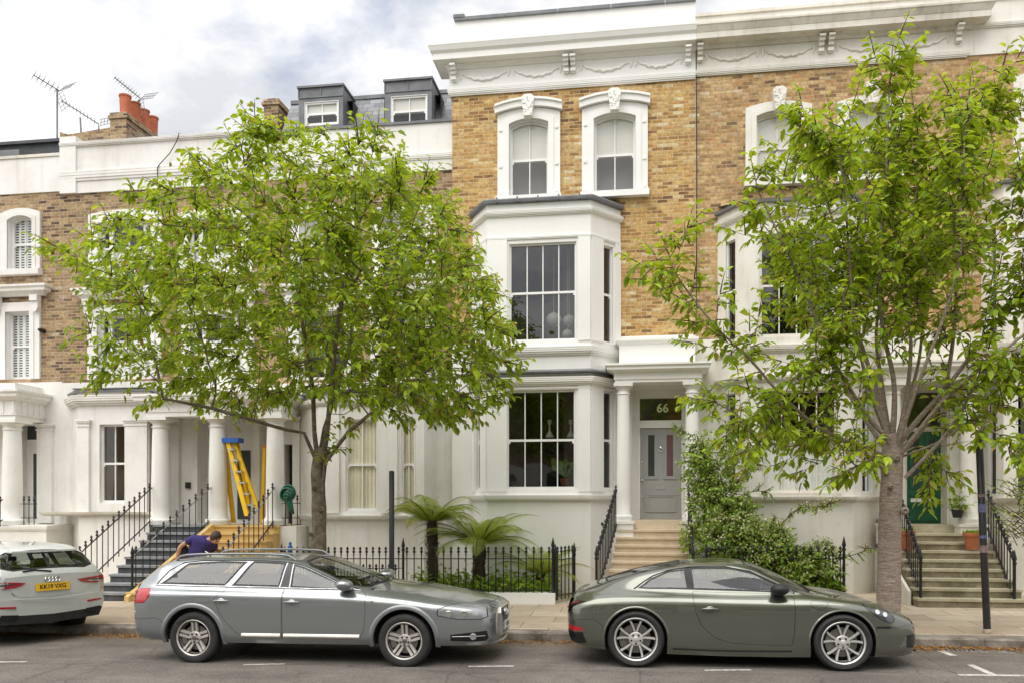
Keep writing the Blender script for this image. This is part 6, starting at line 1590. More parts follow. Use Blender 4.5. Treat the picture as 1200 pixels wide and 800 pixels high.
# ------------------------------------------------------------------ pale compact crossover at the left edge, seen from behind
Q3 = [
 (-.90, (.66,.40),(.72,.54),(.76,.72),(.765,.88),(.71,.985),(.66,1.02),(.38,1.045),(0,1.05)),
 (-.87, (.78,.35),(.84,.48),(.865,.72),(.86,.91),(.79,1.03),(.72,1.075),(.41,1.105),(0,1.115)),
 (-.74, (.84,.33),(.89,.46),(.91,.72),(.905,.945),(.82,1.065),(.70,1.24),(.40,1.285),(0,1.30)),
 (-.56, (.86,.31),(.905,.44),(.92,.70),(.915,.95),(.825,1.075),(.655,1.42),(.375,1.475),(0,1.49)),
 (-.38, (.86,.30),(.91,.42),(.922,.68),(.917,.95),(.826,1.07),(.63,1.50),(.36,1.55),(0,1.565)),
 (.3,   (.86,.29),(.91,.40),(.922,.66),(.915,.93),(.828,1.05),(.615,1.535),(.35,1.588),(0,1.60)),
 (1.0,  (.86,.29),(.91,.40),(.92,.66),(.912,.915),(.828,1.035),(.615,1.53),(.35,1.59),(0,1.605)),
 (1.5,  (.86,.29),(.91,.40),(.92,.66),(.91,.91),(.825,1.03),(.64,1.43),(.36,1.51),(0,1.53)),
 (2.0,  (.86,.29),(.91,.40),(.918,.66),(.905,.91),(.815,1.02),(.71,1.17),(.40,1.265),(0,1.29)),
 (2.4,  (.86,.29),(.905,.40),(.912,.65),(.895,.90),(.77,1.0),(.66,1.02),(.40,1.055),(0,1.065)),
 (2.9,  (.84,.28),(.885,.39),(.89,.62),(.86,.86),(.72,.93),(.58,.955),(.36,.975),(0,.98)),
 (3.3,  (.74,.28),(.78,.37),(.79,.56),(.75,.76),(.61,.82),(.48,.84),(.3,.855),(0,.86)),
 (3.52, (.56,.29),(.60,.37),(.62,.52),(.58,.66),(.47,.71),(.36,.725),(.22,.735),(0,.74)),
 (3.58, (.42,.31),(.46,.38),(.48,.48),(.45,.58),(.36,.62),(.28,.635),(.17,.64),(0,.645)),
]
Q3 = [(r[0],) + tuple((y, z if z < .95 else .95+(z-.95)*.84) for y, z in r[1:]) for r in Q3]
SQ = Skin(Q3)
qw = [(-.24, 4.12), (.30, 4.10), (.42, 4.88), (-.02, 4.88)]; qr = [(.42, 4.10), (1.02, 4.08), (1.06, 4.92), (.52, 4.92)]; qf = [(1.16, 4.08), (2.05, 4.06), (1.95, 4.55), (1.6, 4.85), (1.14, 4.92)]
rwQ = [(-.85, 7), (-.85, 5.6), (-.80, 5.05), (-.62, 5.05), (-.575, 5.5), (-.57, 7)]
wsQ = [(1.4, 7), (1.42, 5.5), (1.56, 5.08), (2.0, 5.06), (2.3, 5.3), (2.36, 7)]
tailQ = [(-.897, 3.05), (-.85, 2.95), (-.74, 3.05), (-.68, 3.35), (-.80, 3.42), (-.897, 3.60)]
lampQ = sidepoly(SQ, [(3.0, .80), (3.05, .70), (3.4, .64), (3.45, .70)]) + [(3.3, 3.6)]
ddr = sidepoly(SQ, [(.36, .95), (.36, .75), (.52, .5), (.62, .42), (1.08, .42), (1.09, .9)]) + [(1.09, 3.95), (.36, 3.95)]
ddf = sidepoly(SQ, [(1.10, .42), (2.1, .42), (2.18, .6), (2.2, .9)]) + [(2.15, 3.95), (1.10, 3.95)]
lowQ = sidepoly(SQ, [(-.899, .52), (-.899, .36), (-.50, .32), (-.44, .40), (-.5, .50), (-.7, .53)])
yq = math.pi - R(24)                        # nose points left and in towards the kerb
fq = Vector((math.cos(yq), math.sin(yq), 0))
cq = wp(61, 690, 11.85)                      # centre of the tail
base_q = Vector((cq.x, cq.y, 0)) + fq*.90
q3, qbody, qo = build_car('compact_crossover', (base_q.x, base_q.y, gz(base_q.x)), (0, tilt*.9, yq), 'pale silver compact crossover seen from behind at the left edge', SQ, -.90, 3.58, dict(paint='white_paint',
    arches=[(0, .345, .41), (2.68, .345, .41)],
    panels=[('side_window#a', qw, 0, 'glass', 'glass_car', .025), ('side_window#b', qr, 0, 'glass', 'glass_car', .025), ('side_window#c', qf, 0, 'glass', 'glass_car', .025),
            ('tail_light', tailQ, .004, 'side', 'lamp_red', 0), ('headlight', lampQ, .004, 'side', 'lamp_clear', 0), ('lower_bumper', lowQ, 0, 'side', 'matt', 0),
            ('door#r', ddr, .005, 'side', 'white_paint', 0), ('door#f', ddf, .005, 'side', 'white_paint', 0),
            ('rear_window', rwQ, 0, 'cglass', 'glass_car', .02), ('windscreen', wsQ, 0, 'cglass', 'glass_front', .03)]))
shell_inner(SQ, q3, -.82, 3.3, .70, 3.2)
for px_ in (0, 2.68): arch_lip(SQ, q3, px_, .345, .405, .45, 'matt')
wq = wheel_proto('wheel', .345, .235, .240, 5, 'alloy', twin='par', sw=.034)
set_wheels(q3, wq, [(0, -.79, .345, -1), (2.68, -.79, .345, -1), (0, .79, .345, 1), (2.68, .79, .345, 1)])
for x, y in ((.5, -.38), (.5, .38), (1.5, -.38), (1.5, .38)): seat(q3, x, y, .45, .9)
mirror(q3, SQ, 1.98, 1.06, 'white_paint')
rz = Matrix.Rotation(R(-90), 4, 'Z')          # things facing backwards: their front (-y) turns to -x
def back(x, y, z, tiltx=0): return Matrix.Translation((x, y, z)) @ rz @ Matrix.Rotation(tiltx, 4, 'X')
plate(q3, 'KK19 VXG', 'plate_y', .52, .115, back(-.935, 0, .845, R(-4)), .088)
rings(q3, back(-.925, 0, .955, R(-12)), .036)
def rear_box(name, poly, x0_, x1_, mat, par):
    mb = MB(); n = len(poly); vs = [(x0_(u, z) if callable(x0_) else x0_, u, z) for u, z in poly] + [(x1_, u, z) for u, z in poly]
    mb.add(vs, [list(range(n)), list(range(2*n-1, n-1, -1))] + [(i, n+i, n+(i+1) % n, (i+1) % n) for i in range(n)]); o = put(name, mb.mesh(name, M[mat], 40), None); o.parent = par; return o
def rb(u, z): return -.955 + .055*u*u
tg = rear_box('tailgate', [(-.70, 1.015), (-.35, 1.03), (0, 1.035), (.35, 1.03), (.70, 1.015), (.66, .90), (.58, .78), (.50, .72), (0, .70), (-.50, .72), (-.58, .78), (-.66, .90)], lambda u, z: -.912+.012*u*u, -.80, 'white_paint', q3)
rear_box('bumper', dense_out([(-.80, .70), (0, .66), (.80, .70), (.84, .56), (.80, .46), (0, .43), (-.80, .46), (-.84, .56)], 6), lambda u, z: rb(u, z), -.7, 'white_paint', q3)
rear_box('diffuser', dense_out([(-.80, .455), (0, .425), (.80, .455), (.74, .33), (0, .30), (-.74, .33)], 6), lambda u, z: rb(u, z)-.004, -.5, 'matt', q3)
for sg in (-1, 1):
    rear_box('tail_light', [(sg*.40, .925), (sg*.46, .885), (sg*.56, .86), (sg*.72, .85), (sg*.82, .86), (sg*.865, .90), (sg*.85, .96), (sg*.72, .955), (sg*.56, .945)], lambda u, z: -.921+max(0, abs(u)-.70)*.33, -.74, 'lamp_red', tg)
    rear_box('light_strip', [(sg*.48, .915), (sg*.72, .90), (sg*.81, .905), (sg*.81, .92), (sg*.72, .918), (sg*.48, .928)], lambda u, z: -.925+max(0, abs(u)-.70)*.33, -.90, 'lamp_dark', tg)
    rear_box('reflector', [(sg*.55, .585), (sg*.78, .60), (sg*.78, .575), (sg*.55, .56)], lambda u, z: rb(u, z)-.004, -.75, 'lamp_red', q3)
    rear_box('exhaust_trim', [(sg*.52, .46), (sg*.76, .48), (sg*.78, .43), (sg*.70, .39), (sg*.52, .40)], lambda u, z: rb(u, z)-.02, -.7, 'trim', q3)
mb = MB(); mb.box(-.72, -.46, -.50, .50, 1.365, 1.39); put('roof_spoiler', mb.mesh('roof_spoiler', M['white_paint']), q3)
mb = MB(); mb.box(-.725, -.70, -.25, .25, 1.34, 1.362); put('brake_light', mb.mesh('brake_light', M['trim']), q3)
mb = MB(); mb.tube([(-.885, .0, 1.075), (-.86, .25, 1.105), (-.87, .42, 1.09)], .014, 6); put('rear_wiper', mb.mesh('rear_wiper', M['trim']), q3)
bt = text_mesh('Q3', .075, .002, 'badge'); bt.materials.append(M['chrome']); o = put('badge', bt, None); o.parent = tg; o.matrix_local = Matrix.Translation((-.905, .55, .775)) @ rz @ Matrix.Rotation(R(90), 4, 'X')
bt = text_mesh('quattro', .04, .002, 'badge'); bt.materials.append(M['chrome']); o = put('badge', bt, None); o.parent = tg; o.matrix_local = Matrix.Translation((-.905, -.52, .80)) @ rz @ Matrix.Rotation(R(90), 4, 'X')
mb = MB(); mb.tube([(-.3, 0, 1.46), (-.40, 0, 1.52)], [.03, .008], 8); put('aerial_fin', mb.mesh('aerial_fin', M['white_paint'], 60), q3)
# ================================================================== railings
G_ST = 'black iron railings beside front steps'
def steprail(label, pa, pb, Ya, Yb, za, zb, h, n, grey=False, ends=(1, 1), group=None):
    A = Vector((wx(pa, Ya), Ya, za)); B = Vector((wx(pb, Yb), Yb, zb))
    return railing(label, A, B, h, n, top=.17, low=.12, mat_rail='rail_grey' if grey else 'iron', ends=ends, group=group)
zq = gp(-10, 15.8)
steprail('black spear topped railing on the left side of the dark slate steps', 90, 178, 15.85, 17.75, zq+.05, zl2, 1.0, 14, ends=(0, 0), group=G_ST)
steprail('black railing with worn grey handrail between the dark steps and the yellow steps', 155, 247, 15.85, 17.75, zq+.05, zl2, 1.0, 12, True, ends=(1, 0), group=G_ST)
steprail('black railing with worn grey handrail right of the yellow steps beside the ladder', 258, 322, 15.85, 17.75, zq+.05, zl2, 1.0, 11, True, ends=(0, 0), group=G_ST)
steprail('black railing on the left side of the pale steps up to the grey front door', 699, 722.5, 15.85, 17.7, gp(-.8, 15.8)+.05, zd0-.2, .98, 13, ends=(1.0, 0), group=G_ST)
steprail('black railing on the right side of the pale steps half hidden by the shrub', 812, 806.5, 15.85, 17.7, gp(.9, 15.8)+.05, zd0-.2, .98, 13, ends=(1.0, 0), group=G_ST)
steprail('black railing on the left side of the mossy steps behind the cherry trunk', 1079, 1053, 15.95, 17.6, zg5+.02, DZ0-.17, .93, 12, ends=(1.0, 0), group=G_ST)
steprail('black railing on the right side of the mossy steps beyond the leaning pole', 1189, 1157, 15.95, 17.6, zg5+.02, DZ0-.17, .93, 10, ends=(1.0, 0), group=G_ST)
# short guards on the porches
A = Vector((wx(25, 17.85), 17.85, zbb)); B = Vector((wx(43, 17.85), 17.85, zbb)); railing('short black railing between the porch columns at the left edge', A, B, .68, 3, top=.2, low=.16, ends=(0, 0))
A = Vector((wx(331, 17.85), 17.85, zl2)); B = Vector((wx(352, 17.85), 17.85, zl2)); railing('short black railing carrying a green hose beside the right porch column', A, B, .68, 3, top=.2, low=.16, ends=(0, 0))
A = Vector((wx(-20, 17.0), 17.0, zbb-.3)); B = Vector((wx(3, 17.6), 17.6, zbb)); railing('short sloping black railing cut off by the left picture edge', A, B, .7, 4, top=.12, low=.12, ends=(0, 0))
# front garden railings on low plinths
YR = 15.95
def front_run(label, p0_, p1_, n, hgt=.88, ends=(1.08, 1.08), zlift=.20, mat='white66', short=True, group='black front garden railings'):
    x0, x1 = wx(p0_, YR), wx(p1_, YR)
    m = MB(); m.add([(x, y, gp(x, YR)+dz) for dz in (-.1, zlift) for x, y in ((x0-.08, YR-.14), (x1+.05, YR-.14), (x1+.05, YR+.14), (x0-.08, YR+.14))], [(0, 1, 2, 3), (4, 5, 6, 7), (0, 1, 5, 4), (1, 2, 6, 5), (2, 3, 7, 6), (3, 0, 4, 7)])
    t = railing(label, (x0, YR, gp(x0, YR)+zlift), (x1, YR, gp(x1, YR)+zlift), hgt, n, top=.24, low=.05, ends=ends, short=short, group=group)
    o = m.build('plinth', M[mat], t); return t
front_run('long black front railing behind the grey estate car in front of the curtained bay', 330, 471, 19, ends=(1.0, 0))
front_run('black front railing before the tree ferns with a tall pointed post at each end', 472.5, 648, 20, ends=(1.12, 1.12), short=False)
front_run('black front railing running through the white flowering shrub', 828, 989, 19, ends=(1.0, 1.12), short=False)
A = Vector((wx(651, YR), YR, gp(-2, YR)+.06)); B = Vector((wx(673, YR+.75), YR+.75, gp(-2, YR)+.06)); g_ = railing('open black iron garden gate right of the tree ferns', A, B, 1.02, 5, top=.26, low=.08, ends=(.98, .98), short=False, name='garden_gate', cat='gate')

# ================================================================== poles
def pole(label, p0_, p1_, Y, r, bands=()):
    A = wp(p0_[0], p0_[1], Y); A.z = gp(A.x, Y); B = wp(p1_[0], p1_[1], Y)
    t = thing('street_post', A, label, 'post'); d_ = B-A
    m = MB(); m.tube([A-Vector((0, 0, .1)), A, A+d_*.3, B, B+Vector((0, 0, .012))], [r, r, r, r, r*.7], 14); m.build('post', M['iron_pole'], t, 50)
    m = MB(); m.tube([A+Vector((0, 0, .005)), A+d_*.012, A+d_*.022], [r*1.25, r*1.25, r*1.03], 14); m.build('post_base', M['rust'], t, 50)
    for f0, f1, mt in bands:
        m = MB(); m.tube([A+d_*f0, A+d_*f1], [r*1.06, r*1.06], 14); m.build('sticker', M[mt], t, 50)
    return t
M['sticker_a'] = plain('torn_sticker', (.25, .16, .16), .6, .5, 40); M['sticker_b'] = plain('blue_sticker', (.12, .13, .25), .5, .5, 50)
pole('slightly leaning black post on the kerb at the right', (1157, 736), (1147, 505), 13.05, .050, ((.40, .435, 'sticker_a'), (.47, .485, 'sticker_b'), (.60, .64, 'sticker_b'), (.675, .69, 'sticker_a')))
pole('upright black post standing behind the grey estate car', (459, 720), (459, 552), 13.1, .042)

# ================================================================== yellow stepladder on the porch
lt = thing('stepladder', wp(282, 612, 17.9), 'yellow fibreglass stepladder with blue top standing on the yellow steps porch', 'ladder')
def stile(pa, pb, Ya, Yb, wd, mat, nm='stile'):
    A, B = wp(*pa, Ya), wp(*pb, Yb); m = MB(); d_ = (B-A); n_ = Vector((1, 0, 0))*wd/2; q = Vector((0, .07, 0))
    m.add([A-n_, A+n_, A+n_+q, A-n_+q, B-n_, B+n_, B+n_+q, B-n_+q], [(0, 1, 2, 3), (4, 5, 6, 7), (0, 1, 5, 4), (1, 2, 6, 5), (2, 3, 7, 6), (3, 0, 4, 7)]); m.build(nm, M[mat], lt)
stile((273, 612), (262, 515), 18.25, 18.0, .085, 'yellow'); stile((289, 604), (266, 515), 17.75, 17.9, .10, 'yellow'); stile((301, 594), (273, 516), 17.9, 17.95, .085, 'yellow'); stile((291, 590), (277, 518), 18.3, 18.05, .07, 'yellow')
m = MB(); a_, b_ = wp(259, 518, 17.88), wp(280, 511, 17.88); m.box(a_.x, b_.x, 17.84, 18.12, a_.z, a_.z+.10); m.build('top_cap', M['blue'], lt)
for k in range(6):
    t = (k+.8)/6.4; A = wp(273, 516, 17.93).lerp(wp(301, 594, 17.9), t); B = wp(267, 516, 17.9).lerp(wp(289, 604, 17.75), t)
    m = MB(); m.box(min(A.x, B.x), max(A.x, B.x), 17.80, 17.92, (A.z+B.z)/2-.018, (A.z+B.z)/2+.018); m.build('tread', M['alu'], lt)
sp = thing('stepladder', wp(308, 614, 18.3), 'plain orange yellow pole leaning by the right porch column', 'pole')
sp.name = 'leaning_pole'; m = MB(); A, B = wp(307, 613, 18.35), wp(310, 524, 18.45); m.tube([A, B], .045, 8); m.build('shaft', M['yellow'], sp)
m = MB(); m.tube([B, B+Vector((0, 0, .05))], .05, 8); m.build('end_cap', M['orange'], sp)
# green hose over the small rail
m = MB(); c_ = wp(339, 577, 17.78)
[m.tube([c_+Vector((r_h*math.cos(a)+dx_h, -.05-.03*i_h, r_h*1.1*math.sin(a)-.02*i_h)) for a in np.linspace(0, 2*math.pi, 22)], .026, 6) for i_h, (r_h, dx_h) in enumerate(((.15, 0), (.11, .01), (.13, -.02), (.07, .02), (.04, 0)))]; m.tube([c_+Vector((.02, -.06, -.10)), c_+Vector((.05, -.08, -.25)), c_+Vector((.10, -.06, -.42)), c_+Vector((.13, -.05, -.46))], [.075, .07, .04, .015], 8)
tag(m.build('garden_hose', M['green_cloth'], None, 60), 'coiled green hose hung over the short porch railing', 'hose')
m = MB(); c_ = wp(340, 648, 17.4); m.lathe([(.05, 0), (.055, .03), (.055, .14), (.03, .18), (.03, .24), (.02, .245)], 10, tuple(c_)); tag(m.build('bottle', M['blue'], None, 60), 'small blue bottle shaped object beside the yellow steps', 'bottle')

# ================================================================== roof aerials
def aerial(label, mast, tip, back_, n, Y, kind=0):
    A, B = wp(*mast[0], Y), wp(*mast[1], Y); t = thing('television_aerial', A, label, 'aerial', 'television aerials on the roof')
    m = MB(); m.tube([A, B], .022, 6); m.build('mast', M['rail_grey'], t)
    P, Q = wp(*back_, Y), wp(*tip, Y-.5); m = MB(); m.tube([P, Q], .014, 5); bo = m.build('boom', M['rail_grey'], t)
    side = (Q-P).cross(Vector((0, 0, 1))).normalized(); upv = side.cross((Q-P).normalized())
    for k in range(n):
        p = P.lerp(Q, .12+.86*k/(n-1)); L = .17-.05*k/n; m = MB(); m.tube([p-side*L-upv*.0, p+side*L], .006, 4)
        if kind == 1: m.tube([p-side*L*.7+upv*.1, p+side*L*.7-upv*.1], .006, 4)
        m.build('aerial_element', M['rail_grey'], t)
    for s in (1, -1):
        m = MB()
        for j in range(5):
            o = P + upv*s*(.06+.07*j) - (Q-P).normalized()*(.02+.05*j); m.tube([o-side*.2, o+side*.2], .006, 4)
        for q in (-.2, 0, .2): m.tube([P+side*q+upv*s*.05, P+side*q+upv*s*.36-(Q-P).normalized()*.24], .006, 4)
        m.build('reflector', M['rail_grey'], t)
aerial('taller double boom television aerial on the left roof pier', ((67, 162), (67, 106)), (39, 88), (70, 107), 6, 19.0, 1)
aerial('low television aerial pointing left beside the brick upstand', ((95, 157), (94, 138)), (72, 118), (116, 146), 10, 20.1)
aerial('television aerial fixed to the chimney stack beside the red pots', ((153, 133), (163.5, 117)), (134, 91), (165, 116), 10, 20.3)
# ================================================================== plants
def leaf_mat(name, stops, trans=.5, rough=.42):
    g = N(name); a = g('ShaderNodeAttribute', attribute_name='tone')
    c = g.ramp(a.outputs['Fac'], stops)
    d = g('ShaderNodeBsdfPrincipled', {'Base Color': c, 'Roughness': rough}); 
    tr = g('ShaderNodeBsdfTranslucent', {'Color': g.mix(.5, c.outputs[0], (.58, .64, .03), 'MIX')})
    mx = g('ShaderNodeMixShader', {0: trans, 1: d, 2: tr}); g.nt.links.new(mx.outputs[0], g.out.inputs[0]); return g.m
M['cherry_leaf'] = leaf_mat('cherry_leaf', [(0, (.09, .19, .010)), (.35, (.22, .36, .014)), (.7, (.39, .52, .020)), (.92, (.54, .62, .04)), (1, (.42, .30, .08))])
M['cherry_leaf_dark'] = leaf_mat('dense_cherry_leaf', [(0, (.06, .15, .010)), (.35, (.18, .31, .014)), (.65, (.34, .48, .020)), (.94, (.53, .62, .04)), (1, (.42, .22, .07))])
M['fern'] = leaf_mat('tree_fern_frond', [(0, (.12, .19, .025)), (.5, (.27, .35, .05)), (1, (.45, .52, .12))])
M['shrub_leaf'] = leaf_mat('shrub_leaf', [(0, (.07, .17, .02)), (.5, (.22, .37, .04)), (1, (.46, .56, .12))], .35)
M['ground_leaf'] = leaf_mat('ground_cover_leaf', [(0, (.06, .15, .012)), (.5, (.19, .36, .025)), (1, (.42, .54, .05))], .4)
M['petal'] = leaf_mat('cream_blossom', [(0, (.50, .50, .26)), (1, (.74, .72, .50))], .3)
def bark(name, a, b, ring=0):
    g = N(name); p = g.obj()
    n = g.noise(g('ShaderNodeMapping', {'Vector': p, 'Scale': (3, 3, 16 if ring else 4)}), 3, 6, .65)
    c = g.mix(g.ramp(n.outputs[0], [(.35, (0, 0, 0)), (.7, (1, 1, 1))]).outputs[0], a, b)
    c = g.mix(.5, c, g.ramp(g.noise(p, 22, 5, .7).outputs[0], [(.3, (.25, .25, .25)), (.7, (.72, .72, .72))]).outputs[0], 'OVERLAY')
    return g.bsdf(c, .8, Normal=g.bump(n.outputs[0], .8, .03))
M['bark_pink'] = bark('pale_cherry_bark', (.24, .18, .14), (.43, .36, .30), 1)
M['bark_dark'] = bark('brown_cherry_bark', (.10, .075, .05), (.27, .22, .15))
M['twig'] = plain('reddish_twig', (.10, .055, .04), .7, .3, 8)
M['fern_trunk'] = bark('fibrous_fern_trunk', (.02, .013, .008), (.07, .045, .025))

class Leaves:
    def __init__(s): s.v = []; s.f = []; s.t = []
    def add(s, p, d, up, L, W, tone, fold=.15, tipdrop=.15):
        side = d.cross(up)
        if side.length < 1e-4: side = d.orthogonal()
        side.normalize(); nrm = side.cross(d)
        b = len(s.v); q = p + d*L*.45 - nrm*L*.02; e = p + d*L - Vector((0, 0, L*tipdrop))
        h = nrm*W*fold
        m1 = p + d*L*.30; m2 = p + d*L*.68 - Vector((0, 0, L*tipdrop*.35))
        s.v += [p, m1 + side*W*.46 + h, m2 + side*W*.42 + h, e, m2 - side*W*.42 + h, m1 - side*W*.46 + h, q]
        s.f += [(b, b+1, b+6), (b+1, b+2, b+6), (b+2, b+3, b+6), (b+3, b+4, b+6), (b+4, b+5, b+6), (b+5, b, b+6)]; s.t += [tone]*6
    def quad(s, p, d, side, L, W, tone):
        b = len(s.v); s.v += [p - side*W*.3, p + side*W*.3, p + d*L*.55 + side*W*.5, p + d*L, p + d*L*.55 - side*W*.5]; s.f += [(b, b+1, b+2, b+3, b+4)]; s.t += [tone]
    def build(s, name, mat, parent, smooth=False):
        me = bpy.data.meshes.new(name); me.from_pydata([tuple(v) for v in s.v], [], s.f); me.materials.append(M[mat])
        at = me.attributes.new('tone', 'FLOAT', 'FACE'); at.data.foreach_set('value', s.t); me.update()
        if smooth: me.polygons.foreach_set('use_smooth', [True]*len(s.f))
        return put(name, me, parent)
def rv(r, k=1): return Vector((r.gauss(0, k), r.gauss(0, k), r.gauss(0, k)))
def curve(pts, n):                        # Catmull-Rom through points
    P = [pts[0]*2-pts[1]] + pts + [pts[-1]*2-pts[-2]]; out_ = []
    for i in range(len(pts)-1):
        a, b, c, d = P[i:i+4]
        for k in range(n):
            t = k/n; out_.append(.5*((2*b)+(c-a)*t+(2*a-5*b+4*c-d)*t*t+(3*b-a-3*c+d)*t**3))
    return out_ + [pts[-1]]
def spray(lv, r, p, d, L, n, size, tw, droop=.12, tones=(0, 1), alt=True):
    """a leafy shoot: a twig from p along d with leaves on both sides"""
    d = d.normalized(); pts = []; q = p.copy(); dd = d.copy(); seg = max(3, n//2)
    for k in range(seg+1):
        pts.append(q.copy()); dd = (dd + Vector((0, 0, -droop/seg)) + rv(r, .05)).normalized(); q = q + dd*L/seg
    if tw is not None: tw.tube(pts, [.009*(1-.8*k/seg)+.0015 for k in range(seg+1)], 4, False)
    for k in range(n):
        t = (k+.6)/n*seg; i = min(int(t), seg-1); a = pts[i].lerp(pts[i+1], t-i); dr = (pts[i+1]-pts[i]).normalized()
        up = Vector((0, 0, 1)); sd = dr.cross(up)
        if sd.length < .1: sd = Vector((r.gauss(0, 1), r.gauss(0, 1), 0))
        sd.normalize(); s_ = 1 if k % 2 else -1
        ld = (dr*.55 + sd*s_*r.uniform(.5, 1.0) + Vector((0, 0, r.uniform(-.75, .1))) + rv(r, .22)).normalized()
        upv = (Vector((0, 0, 1)) + rv(r, .38)).normalized()
        S_ = size*r.uniform(.65, 1.2); lv.add(a + ld*S_*.18, ld, upv, S_, S_*.53, min(1, max(0, r.gauss((tones[0]+tones[1])/2, .28))), .14, r.uniform(.1, .35))
    return pts
def limb(mb, pts, r0, r1, seg=8): 
    n = len(pts); mb.tube(pts, [r0+(r1-r0)*(k/(n-1))**.8 for k in range(n)], seg, False)

# ------------------------------------------------------------------ left tree: a broad dense crown grown towards points of space in its envelope
def grow_tree(root, trunk_pts, r_trunk, env, n_att, r, step=.24, kill=.34, reach=1.5, seed_nodes=None, limbs=()):
    nodes = [p.copy() for p in trunk_pts]; par = [-1] + list(range(len(trunk_pts)-1))
    for L in limbs:
        b = L[0]; prev = b
        for p in L[1]: nodes.append(p.copy()); par.append(prev); prev = len(nodes)-1
    att = []
    while len(att) < n_att:
        p = env(r)
        if p is not None: att.append(p)
    att = np.array([tuple(a) for a in att]); NP = [np.array(tuple(p)) for p in nodes]; alive = np.ones(len(att), bool)
    for it in range(70):
        arr = np.array(NP)
        if not alive.any(): break
        A = att[alive]; D = ((A[:, None, :]-arr[None])**2).sum(2); near = D.argmin(1); dm = np.sqrt(D.min(1)); add = {}
        for k, (i, dd) in enumerate(zip(near, dm)):
            if dd < reach: v = A[k]-arr[i]; add.setdefault(int(i), []).append(v/max(dd, 1e-6))
        if not add: break
        new = 0
        for i, vs_ in add.items():
            d_ = np.mean(vs_, 0); L = np.linalg.norm(d_)
            if L < 1e-3: continue
            d_ = d_/L + np.array([r.gauss(0, .12) for _ in range(3)]) + np.array([0, 0, .02]); d_ /= np.linalg.norm(d_)
            q = NP[i] + d_*step
            NP.append(q); par.append(i); new += 1
        arr2 = np.array(NP[-new:]) if new else np.zeros((0, 3)); idx = np.where(alive)[0]
        if new:
            D2 = np.sqrt(((att[idx][:, None, :]-arr2[None])**2).sum(2)).min(1); alive[idx[D2 < kill]] = False
    n = len(NP); ch = [[] for _ in range(n)]
    for i, p in enumerate(par):
        if p >= 0: ch[p].append(i)
    rad = [0.0]*n
    for i in range(n-1, -1, -1):
        s = sum(rad[c]**2.35 for c in ch[i]); rad[i] = max(.0045, (s+ (.0045**2.35 if not ch[i] else 0))**(1/2.35))
    k = r_trunk/rad[1] if rad[1] else 1
    return [Vector(p) for p in NP], par, ch, [min(x*max(1, k*.0+1), r_trunk) for x in rad]
YT = 13.25
r1 = random.Random(11)
tl = wp(373, 705, YT); tl.z = gp(tl.x, YT)
lt_tree = thing('street_tree', tl, 'leafy street tree with a broad round dense crown on the left', 'tree')
def tp(px, py, dy=0): 
    p = wp(px, py, YT); p.y += dy; return p
fork = tp(373, 545)
trunk_pts = [tl - Vector((0, 0, .1)), tl + (fork-tl)*.33, tl + (fork-tl)*.66 + Vector((.015, 0, 0)), fork]
cl_ = wp(362, 345, YT); kx = px_m(365, YT)
def env1(r):
    px, py = r.uniform(70, 625), r.uniform(128, 568)
    # outline of the crown in the photo, as radius over angle around its middle
    dx, dy = px-360, py-360; a = math.degrees(math.atan2(-dy, dx)) % 360
    table = [(0, 255), (20, 215), (38, 222), (52, 232), (70, 198), (90, 212), (105, 190), (120, 184), (135, 186), (150, 212), (163, 242), (170, 280), (180, 235), (195, 232), (206, 235), (214, 205), (226, 160), (250, 112), (270, 92), (290, 118), (312, 190), (330, 262), (345, 270), (360, 255)]
    for (a0, r0), (a1, r1_) in zip(table, table[1:]):
        if a0 <= a <= a1: R_ = r0+(r1_-r0)*(a-a0)/(a1-a0); break
    d_ = math.hypot(dx, dy)/R_
    if d_ > .90: return None
    if r.random() < .35*(1-d_): return None
    dep = 2.5*math.sqrt(max(0, 1-d_*d_)) + .25
    p = wp(px, py, YT); p.y += r.uniform(-1, 1)*dep; return p
L1 = [(3, [tp(367, 505, .05), tp(363, 465, .15), tp(357, 420, .2), tp(350, 370, .1), tp(345, 310, 0)]), (3, [tp(383, 520, -.05), tp(388, 485, -.1), tp(392, 450, -.15), tp(398, 405, -.2), tp(408, 340, -.2), tp(420, 270, -.1)]),
      (2, [tp(384, 542, -.1), tp(397, 528, -.2), tp(418, 508, -.4), tp(445, 490, -.55), tp(480, 470, -.6)]), (3, [tp(362, 508, -.2), tp(345, 505, -.4), tp(320, 497, -.7), tp(280, 485, -.9), (tp(230, 475, -1.0))]),
      (3, [tp(372, 500, .3), tp(376, 455, .7), tp(380, 410, 1.0), tp(385, 350, 1.3)])]
NPt, par, ch, rad = grow_tree(None, trunk_pts, .14, env1, 2600, r1, limbs=L1)
def tree_meshes(NPt, par, ch, rad, root, mat_bark, taper_trunk, lim_r=.0):
    mb = MB(); done = set()
    for i in range(len(NPt)):
        if par[i] < 0 or i in done: continue
        p = par[i]
        # start chains where i is not the thickest child
        big = max(ch[p], key=lambda c: rad[c]) if ch[p] else i
        if i == big and par[p] >= 0: continue
        chain = [p, i]; rr_ = [min(rad[p], rad[i]*1.25), rad[i]]; q = i; done.add(i)
        while ch[q]:
            q = max(ch[q], key=lambda c: rad[c]); chain.append(q); rr_.append(rad[q]); done.add(q)
        mb.tube([NPt[c] for c in chain], rr_, 8 if rr_[0] > .03 else 5 if rr_[0] > .012 else 4, False)
    return mb
mx_r = rad[3]
for i in range(len(rad)): rad[i] = rad[i]*min(1.25, .125/mx_r) if rad[i] > .012 else rad[i]
mb = tree_meshes(NPt, par, ch, rad, lt_tree, 'bark_dark', .14)
mb.build('branches', M['bark_dark'], lt_tree, 60, recalc=False)
